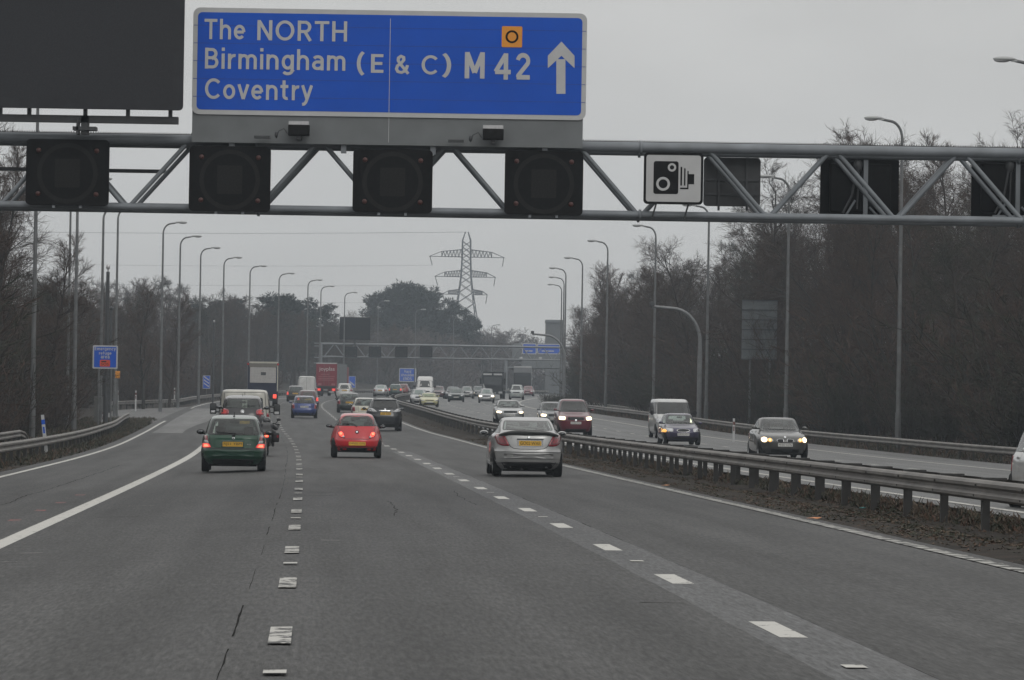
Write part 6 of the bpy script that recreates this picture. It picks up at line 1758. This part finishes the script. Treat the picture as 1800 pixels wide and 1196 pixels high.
def lorries():
    # red-backed articulated lorry
    loc, rz = locate(573.5, 520, False, 14); e = empty('lorry', loc, rz+R(-1.2), 'tall articulated lorry with red joyplas rear doors and grey side in the middle lane', 'lorry')
    RED = mat('lorry_red', (.17, .012, .022), .6, 0, .12, .8, spec=.2); GREY = mat('lorry_grey', (.085, .095, .10), .7, 0, .15, .6, spec=.15); H = 4.05
    mb = MB(); mb.box(-1.26, 1.26, .04, 13.6, 1.15, H); mb.box(-1.28, 1.28, 0, .06, H-.10, H+.03, 1)
    for x in (-1.27, 1.23): mb.box(x, x+.05, -.01, .06, 1.1, H-.1, 2)
    for k in range(12): mb.box(1.26, 1.275, .6+k*1.08, .64+k*1.08, 1.2, H-.1, 1)
    obj('trailer_box', mb, [GREY, M_WHITE, RED], e)
    for s in (-1, 1):
        mb = MB(); mb.box(min(0, s*1.22), max(0, s*1.22), 0.0, .05, 1.25, H-.11) if False else mb.box(min(s*.01, s*1.22), max(s*.01, s*1.22), -.02, .04, 1.25, H-.12); d = obj('rear_door', mb, RED, e)
        mb = MB(); mb.tube([(s*.3, -.04, 1.3), (s*.3, -.04, H-.2)], .02, 5); obj('lock_bar', mb, M_STEEL, d)
    mb = MB(); add_text(mb, 'joyplas', -.90, .98, 2.98, 3.56, -.045, 0, .03); obj('lettering', mb, mat('lorry_lettering', (.5, .48, .47), .5), e)
    mb = MB()
    for k, (x0, x1, z) in enumerate(((-.7, .35, 2.62), (-1.0, 1.0, 2.36), (-1.0, .9, 2.12), (-1.0, .95, 1.92))): mb.box(x0, x1, -.03, -.02, z, z+.07)
    for x in (-1.05, .62): mb.box(x, x+.45, -.03, -.02, 1.3, 1.55)
    obj('door_stripe', mb, mat('lorry_pink', (.27, .09, .10), .5), e)
    mb = MB(); mb.box(-1.2, 1.2, .0, .12, .95, 1.2); mb.box(-1.15, 1.15, .0, .1, .45, .62); mb.box(-.5, -.4, 0, .5, .5, 1); mb.box(.4, .5, 0, .5, .5, 1); mb.box(-1.0, 1.0, .3, 13, .9, 1.15); obj('chassis', mb, M_PLASTIC, e)
    for s in (-1, 1):
        mb = MB(); mb.box(s*.9-.22, s*.9+.22, -.03, 0, .62, .95); mb.box(s*.9-.1, s*.9+.1, -.05, -.03, .7, .85, 1); obj('tail_light', mb, [M_TAILDIM, M_BRAKE], e)
    mb = MB(); mb.box(.3, .95, -.02, 0, .46, .56); obj('number_plate', mb, M_WPLATE, e)
    wheelset(e, (-1.24, 1.24), (2.2, 3.5, 4.8, 14.6), .5, .35)
    mb = MB(); mb.bbox(-1.23, 1.23, 13.9, 16.2, .6, 3.7, .12); obj('cab', mb, RED, e)
    mb = MB(); mb.box(-1.1, 1.1, 16.2, 16.22, 1.9, 2.9); obj('windscreen', mb, M_SEAL, e)
    # dark blue box lorry with white upper shutter
    loc, rz = locate(461.5, 352, False, 8); e = empty('lorry', loc, rz, 'dark blue lorry with a white panel on its upper rear beyond the off-white van', 'lorry')
    NAVY = mat('navy', (.010, .013, .034), .6, 0, .15, .8, spec=.2); H = 3.75
    mb = MB(); mb.box(-1.24, 1.24, .05, 7.5, 1.0, H-.05); obj('box_body', mb, NAVY, e)
    mb = MB(); mb.box(-1.08, 1.08, .0, .05, 2.0, 3.28); obj('rear_panel', mb, mat('shutter_white', (.36, .35, .34), .6, 0, .12, 3), e)
    mb = MB()
    for k in range(9): mb.box(-1.08, 1.08, -.006, .0, 2.1+k*.13, 2.115+k*.13)
    for k in range(9): mb.box(-1.0+k*.25, -.99+k*.25, -.006, 0, 2.0, 3.28)
    obj('panel_joint', mb, mat('shutter_joint', (.25, .245, .24), .6), e)
    mb = MB(); mb.box(-.18, .24, -.015, .0, 2.62, 2.88); obj('vent', mb, M_DARKGREY, e)
    mb = MB(); mb.box(-1.15, 1.25, -.05, .1, H-.14, H); mb.box(1.17, 1.25, -.04, .08, 1.3, H-.14); mb.box(-1.25, -1.19, -.02, .08, 1.3, H-.14, 1); obj('rear_frame', mb, [mat('frame_cream', (.40, .39, .33), .5), NAVY], e)
    mb = MB(); mb.box(-1.14, 1.14, -.02, .05, 3.3, H-.15); obj('header_board', mb, mat('header_tan', (.13, .12, .10), .6), e)
    for x in (-1.24, 1.24): mb = MB(); mb.box(x-.09, x+.09, -.07, 0, H-.30, H-.12); mb.box(x-.03, x+.03, -.08, -.07, H-.24, H-.18, 1); obj('marker_light', mb, [M_REDLENS, M_TAILDIM], e)
    mb = MB(); mb.box(-1.2, 1.2, 0, .1, .5, .68); mb.box(-1, 1, .1, 7, .8, 1.0); obj('chassis', mb, M_PLASTIC, e)
    for s in (-1, 1): mb = MB(); mb.box(s*1.0-.14, s*1.0+.14, -.03, 0, .72, 1.05); obj('tail_light', mb, M_BRAKE if s > 0 else M_TAILDIM, e)
    wheelset(e, (-1.2, 1.2), (1.6, 6.8), .48, .4)
    mb = MB(); mb.bbox(-1.2, 1.2, 7.6, 9.3, .5, 2.7, .1); obj('cab', mb, NAVY, e)
    # oncoming dark lorry
    loc, rz = locate(865.5, 505, True, 12); e = empty('lorry', loc, rz, 'dark oncoming lorry with a white sun visor over its wide windscreen', 'lorry'); L = 12; DG = mat('charcoal', (.018, .020, .023), .6, 0, .15, .8, spec=.25)
    mb = MB(); mb.bbox(-1.24, 1.24, 9.8, L, .5, 3.05, .12); obj('cab', mb, DG, e); mb = MB(); mb.box(-1.25, 1.25, 0, 9.4, 1.1, 3.2); obj('box_body', mb, DG, e)
    mb = MB(); mb.prism(rrect(-1.05, 1.05, 1.65, 2.62, .12), L, L+.02); obj('windscreen', mb, mat('lorry_glass', (.06, .065, .068), .12, 0, .2, 2), e)
    mb = MB(); mb.box(-1.12, -.12, L, L+.28, 2.78, 2.98); mb.box(.12, 1.12, L, L+.28, 2.78, 2.98); obj('sun_visor', mb, M_WHITE, e)
    for s in (-1, 1):
        mb = MB(); mb.box(s*.95-.22, s*.95+.22, L, L+.03, .62, .85); obj('headlight', mb, M_LAMPCLEAR, e); mb = MB(); mb.bbox(s*1.42-.12, s*1.42+.12, L-.4, L-.2, 1.7, 2.4, .04); mb.tube([(s*1.2, L-.3, 2.2), (s*1.42, L-.3, 2.2)], .03, 5); obj('door_mirror', mb, M_PLASTIC, e)
    mb = MB(); mb.prism(rrect(-.8, .8, .95, 1.4, .06), L, L+.02); obj('grille', mb, M_PLASTIC, e)
    mb = MB(); mb.prism([(.75, 1.0), (1.15, 1.0), (1.18, 1.75), (1.05, 1.75)], L, L+.025); obj('cab_stripe', mb, mat('cab_stripe', (.3, .3, .3), .5), e)
    wheelset(e, (-1.2, 1.2), (1.5, 2.8, 10.6), .5, .35)
    # pale oncoming trailer lorry far back
    loc, rz = locate(909, 615, True, 14); e = empty('lorry', loc, rz+R(3), 'pale grey box lorry far back in the oncoming lanes under the second far gantry', 'lorry'); L = 14; PG = mat('pale_grey', (.17, .175, .18), .7, 0, .1, .6, spec=.15)
    mb = MB(); mb.box(-1.26, 1.26, 0, 11.4, 1.1, 4.1); mb.box(-1.28, 1.28, 11.3, 11.45, 3.95, 4.15, 1); obj('trailer_box', mb, [PG, M_WHITE], e)
    mb = MB(); mb.bbox(-1.24, 1.24, 11.8, L, .5, 3.2, .12); obj('cab', mb, DG, e); mb = MB(); mb.prism(rrect(-1.05, 1.05, 1.7, 2.6, .1), L, L+.02); obj('windscreen', mb, M_SEAL, e)
    for s in (-1, 1): mb = MB(); mb.box(s*.95-.2, s*.95+.2, L, L+.03, .62, .85); obj('headlight', mb, M_LAMPCLEAR, e)
    wheelset(e, (-1.2, 1.2), (2, 3.3, 4.6, 12.6), .5, .35)

def motorbike():
    loc, rz = locate(468, 136, False, 2.1); e = empty('motorcycle', loc, rz, 'motorcycle with a red tail light just right of the green car', 'motorcycle')
    for y, r in ((.34, .31), (1.72, .30)):
        mb = MB(); prof = [(.075*math.cos(t), r-.075+.075*math.sin(t)) for t in np.linspace(0, 2*math.pi, 13)]; mb.lathe(prof, 'x', (0, y, r), 26); w = obj('wheel', mb, M_RUBBER, e)
        mb = MB(); mb.lathe([(-.05, r-.12), (-.03, r-.16), (-.03, .05), (.03, .05), (.03, r-.16), (.05, r-.12)], 'x', (0, y, r), 20); obj('rim', mb, M_RIM, w)
    mb = MB(); mb.bbox(-.13, .13, .35, 1.2, .42, .66, .06); mb.ell((0, 1.08, .86), (.17, .32, .15)); mb.bbox(-.14, .14, .25, .85, .72, .84, .05); mb.bbox(-.12, .12, .02, .35, .66, .80, .05); mb.ell((0, 1.5, .9), (.22, .25, .28)); obj('body', mb, paint_mat('bike_dark', (.012, .012, .014)), e)
    mb = MB(); mb.bbox(-.07, .07, -.02, .05, .60, .74, .02); mb.bbox(-.045, .045, -.03, .0, .62, .72, .01, 1); obj('tail_light', mb, [M_BRAKE, M_BRAKEHOT], e)
    for s in (-1, 1):
        mb = MB(); mb.bbox(s*.30-.11, s*.30+.11, .05, .5, .45, .75, .05); mb.box(s*.36-.03, s*.36+.03, .04, .055, .60, .68, 1); obj('pannier', mb, [M_PLASTIC, M_REDLENS], e)
        mb = MB(); mb.tube([(s*.12, 1.5, .6), (s*.10, 1.7, .31)], .03, 6); obj('fork', mb, M_STEEL, e)
        mb = MB(); mb.tube([(0, 1.4, 1.0), (s*.2, 1.38, 1.05), (s*.40, 1.25, 1.0)], .018, 6); obj('handlebar', mb, M_PLASTIC, e)
        mb = MB(); mb.tube([(s*.26, 1.35, 1.02), (s*.36, 1.33, 1.14)], .01, 5); mb.ell((s*.38, 1.33, 1.17), (.07, .03, .045)); obj('mirror', mb, M_PLASTIC, e)
    mb = MB(); mb.bbox(-.1, .1, -.03, .02, .40, .58, .01); obj('mudguard', mb, M_PLASTIC, e)
    # rider: one continuous skinned body
    V = [((0, .52, .80), .145), ((0, .70, .92), .15), ((0, .92, 1.0), .165), ((0, 1.06, 1.02), .095), ((0, 1.12, 1.05), .07)]
    E = [(0, 1), (1, 2), (2, 3), (3, 4)]
    for s in (-1, 1):
        b = len(V)
        V += [((s*.17, .98, .98), .08), ((s*.31, 1.08, .86), .06), ((s*.35, 1.22, .94), .045), ((s*.37, 1.27, 1.0), .04)]; E += [(2, b), (b, b+1), (b+1, b+2), (b+2, b+3)]
        b = len(V)
        V += [((s*.12, .54, .80), .115), ((s*.24, .95, .74), .09), ((s*.20, .66, .46), .068), ((s*.20, .60, .38), .05), ((s*.21, .78, .33), .042)]; E += [(0, b), (b, b+1), (b+1, b+2), (b+2, b+3), (b+3, b+4)]
    me = bpy.data.meshes.new('person'); me.from_pydata([v for v, _ in V], E, []); me.materials.append(mat('black_leather', (.012, .012, .013), .5, 0, .25, 9))
    o = link('person', me); o.location = loc; o.rotation_euler = (0, 0, rz)
    tag(o, 'motorcyclist in black riding leathers and black helmet leaning forward on the motorcycle', 'person')
    sk = o.modifiers.new('skin', 'SKIN'); layer = me.skin_vertices[0].data
    for i, (_, r) in enumerate(V): layer[i].radius = (r, r); layer[i].use_root = (i == 0)
    sk.use_smooth_shade = True
    ss = o.modifiers.new('sub', 'SUBSURF'); ss.levels = 1; ss.render_levels = 2
    mb = MB(); mb.ell((0, 1.20, 1.12), (.125, .155, .14)); mb.ell((0, 1.27, 1.12), (.105, .11, .07), 1); obj('helmet', mb, [mat('helmet_black', (.014, .014, .016), .2, coat=.6), M_SEAL], o)
    for s in (-1, 1):                           # gloved hands closed round the grips
        mb = MB(); p = Vector((s*.375, 1.27, 1.015)); mb.ell(p, (.045, .05, .032))
        for k in range(4):
            q = p + Vector((s*(-.03+.02*k), .03, .012)); l = (.036, .042, .040, .032)[k]; mb.tube([q, q+Vector((0, .02, -.018)), q+Vector((0, .012, -.018-l*.6)), q+Vector((0, -.012, -.022-l*.7))], [.011, .0105, .0095, .008], 6)
        mb.tube([p+Vector((-s*.035, -.01, 0)), p+Vector((-s*.05, .012, -.016)), p+Vector((-s*.045, .026, -.03))], [.012, .011, .009], 6); obj('glove', mb, M_PLASTIC, o)

def oncoming_special():
    # dark grey saloon with twin grille
    col = paint_mat('gunmetal', (.060, .060, .057), .5); c, e = generic('saloon', 1380, 150, True, col, 'dark grey saloon with bright headlights and twin grille nearest in the oncoming lanes', W=1.82, H=1.46, L=4.75, lights='none', txt='MH07 KDN')
    L = c.L
    for ch in list(e.children):
        if ch.name.startswith(('headlight', 'grille')): bpy.data.objects.remove(ch)
    for s in (-1, 1):
        q = [(s*.22, .70), (s*.06, .70), (s*.045, .63), (s*.07, .575), (s*.24, .575), (s*.31, .63), (s*.30, .68)]
        if s > 0: q = q[::-1]
        mb = MB(); c.patch(mb, roundpoly(q, .03), 'f', ((1, 0), (.84, 1), (0, 1)), .014); obj('grille', mb, [M_CHROME, M_PLASTIC], e)
        q = [(s*.84, .74), (s*.80, .66), (s*.50, .58), (s*.42, .62), (s*.44, .70), (s*.66, .745)]
        if s < 0: q = q[::-1]
        mb = MB(); c.patch(mb, roundpoly(q, .03), 'f', ((1, 0), (0, 0)), .010)
        c.patch(mb, circle(s*.70, .668, .088, 18), 'f', ((1, 1), (.78, 2), (0, 2)), .03); c.patch(mb, circle(s*.53, .655, .060, 16), 'f', ((1, 3), (.55, 1), (0, 1)), .03)
        obj('headlight', mb, [M_LAMPCLEAR, M_HEADRIM, M_HEAD, M_INDIC], e)
    mb = MB(); c.patch(mb, circle(0, .765, .04, 14), 'f', ((1, 0), (0, 0)), .02); obj('badge', mb, M_CHROME, e)
    mb = MB(); c.patch(mb, rrect(-.7, .7, .22, .36, .05), 'f', ((1, 0), (0, 0)), .012); obj('air_intake', mb, M_PLASTIC, e)
    # dark violet-blue older car
    col = paint_mat('violet', (.026, .022, .055), .2); c, e = generic('hatch', 1201, 186, True, col, 'dark blue-violet hatchback with an oval grille and no headlights in front of the white van', W=1.68, H=1.40, L=4.1, lights='none', txt='R838 JGV')
    for ch in list(e.children):
        if ch.name.startswith('grille'): bpy.data.objects.remove(ch)
    mb = MB(); c.patch(mb, [(.30*math.cos(6.283*k/26), .635+.075*math.sin(6.283*k/26)) for k in range(26)], 'f', ((1, 0), (.86, 1), (0, 1)), .02); obj('grille', mb, [M_CHROME, M_PLASTIC], e)
    mb = MB(); c.patch(mb, rrect(-.55, .55, .27, .36, .04), 'f', ((1, 0), (0, 0)), .01); obj('air_intake', mb, M_PLASTIC, e)
    mb = MB(); c.patch(mb, rrect(c.L-1.5, c.L-1.42, .66, .72, .02), 's', ((1, 0), (0, 0)), .02); obj('side_repeater', mb, M_INDIC, e)
    q = MB(); c.patch(q, circle(.77, .62, .07, 12), 'f', ((1, 0), (0, 0)), .03); obj('indicator_light', q, M_INDIC, e)
    # burgundy small van
    col = paint_mat('burgundy', (.095, .010, .020)); c, e = generic('suv', 1012, 207, True, col, 'burgundy tall car with glowing headlights behind the silver coupe', L=4.1, W=1.74, H=1.86, lights='head', txt='LC06 KHU')
    mb = MB(); c.patch(mb, circle(0, .80, .06, 14), 'f', ((1, 0), (0, 0)), .02); obj('badge', mb, M_CHROME, e)
    # white van
    col = paint_mat('van_white', (.40, .405, .40)); generic('van', 1187, 214, True, col, 'white panel van with one headlight visible behind the dark violet hatchback', 'van', 'van', W=1.96, H=2.0, lights='right', txt='YN55 BVC')

def traffic():
    green_car(); red_car(); silver_coupe(); black_tall(); cream_van(); lexus(); lorries(); motorbike(); oncoming_special()
    P = paint_mat
    silver = P('silver2', (.36, .365, .37), .6); white = P('white2', (.44, .44, .43)); dk = P('black2', (.012, .012, .013)); blue = P('blue', (.022, .042, .16), .2)
    generic('hatch', 535, 270, False, blue, 'blue hatchback with a dull grey number plate in the middle lane', W=1.72, H=1.44, L=4.15, txt='Y917 NRO', rear_plate='grey')
    mar = P('maroon', (.06, .014, .014))
    generic('hatch', 541, 330, False, mar, 'dark maroon hatchback with lit tail lights half hidden behind the blue hatchback', lights='tail', W=1.74, H=1.5)
    generic('hatch', 519, 405, False, dk, 'black hatchback with lit tail light left of the tall white van', lights='tail', W=1.75, H=1.55)
    generic('hivan', 538.5, 420, False, white, 'tall white high-roof van ahead of the blue hatchback', 'van', 'van')
    dg = P('dark_green_estate', (.010, .017, .016)); generic('hatch', 614, 305, False, dg, 'very dark green estate car left of the off-roader in the right-hand lane', W=1.76, H=1.46, L=4.6)
    generic('hatch', 642, 258, False, P('ivory', (.46, .45, .38)), 'ivory car half hidden between the red car and the black off-roader', W=1.7, H=1.45)
    generic('suv', 605, 432, False, white, 'white four-wheel-drive car beyond the dark green estate', W=1.8, H=1.75)
    generic('saloon', 668, 505, False, silver, 'silver saloon far ahead in the right-hand lane', W=1.75)
    generic('hatch', 694, 538, False, P('teal', (.03, .06, .055)), 'dark teal car with bright tail lights far ahead', lights='tail', W=1.72)
    generic('hatch', 707, 560, False, P('cherry', (.16, .03, .03)), 'reddish car with a pale roof furthest ahead beyond the dark teal car', lights='off', W=1.72)
    # oncoming
    generic('saloon', 897, 260, True, silver, 'silver oncoming saloon with lit headlights just above the roof of the silver coupe', lights='head', W=1.78, H=1.43)
    generic('hatch', 975, 245, True, P('grey_mid', (.11, .12, .125), .3), 'grey oncoming hatchback hidden between the silver coupe and the burgundy car', lights='head', W=1.7, H=1.5)
    generic('hatch', 1922, 71, True, white, 'white oncoming car cut off by the right edge of the photo', 'car', 'car', W=1.74, H=1.48, L=4.2, lights='none')
    generic('road', 755, 366, True, P('cream', (.44, .42, .24)), 'low cream two-seater in the oncoming lane nearest the central barrier', lights='none', W=1.68)
    generic('hatch', 737, 385, True, silver, 'pale silver car half hidden behind the low cream two-seater', lights='none', W=1.7)
    generic('hivan', 746, 448, True, white, 'tall white oncoming van above the low cream two-seater', 'van', 'van', lights='none', W=2.0, H=2.55)
    generic('hatch', 769, 486, True, P('dark_red2', (.07, .02, .025)), 'dark oncoming car with pale roof tucked right of the tall white van', lights='none')
    generic('saloon', 795, 485, True, P('dark_slate', (.05, .055, .06)), 'oncoming car with one bright headlight left of the dark green saloon', lights='right')
    generic('saloon', 801.5, 440, True, P('bottle', (.016, .03, .026)), 'dark green oncoming saloon without lights in the middle of the far traffic', lights='none')
    generic('hatch', 820, 500, True, P('grey_pale', (.2, .2, .2), .3), 'grey oncoming car with one bright headlight behind the dark green saloon', lights='left')
    generic('hatch', 840, 520, True, P('grey_dark2', (.07, .075, .08), .3), 'dim oncoming car with a bright headlight left of the dark lorry', lights='right')
    generic('hatch', 855, 437, True, silver, 'silver oncoming hatchback with both headlights lit in front of the dark lorry', lights='head', W=1.72, H=1.5)
    generic('suv', 907, 505, True, P('mint_white', (.36, .39, .38)), 'pale oncoming people carrier above the silver oncoming saloon', lights='none', W=1.8, H=1.8)
    generic('hatch', 927, 590, True, P('far_red', (.16, .02, .03)), 'red oncoming car with pale roof far back beside the pale people carrier', lights='none')
import time as _t
_t0 = _t.time()
build_world(); build_haze(); build_ground(); build_barriers(); build_gantry(); build_signs(); build_lamps(); build_masts(); build_pylon(); build_far_gantry()
build_trees(); build_weeds(); traffic()
print('built in %.1f s, %d objects' % (_t.time()-_t0, len(bpy.data.objects)))
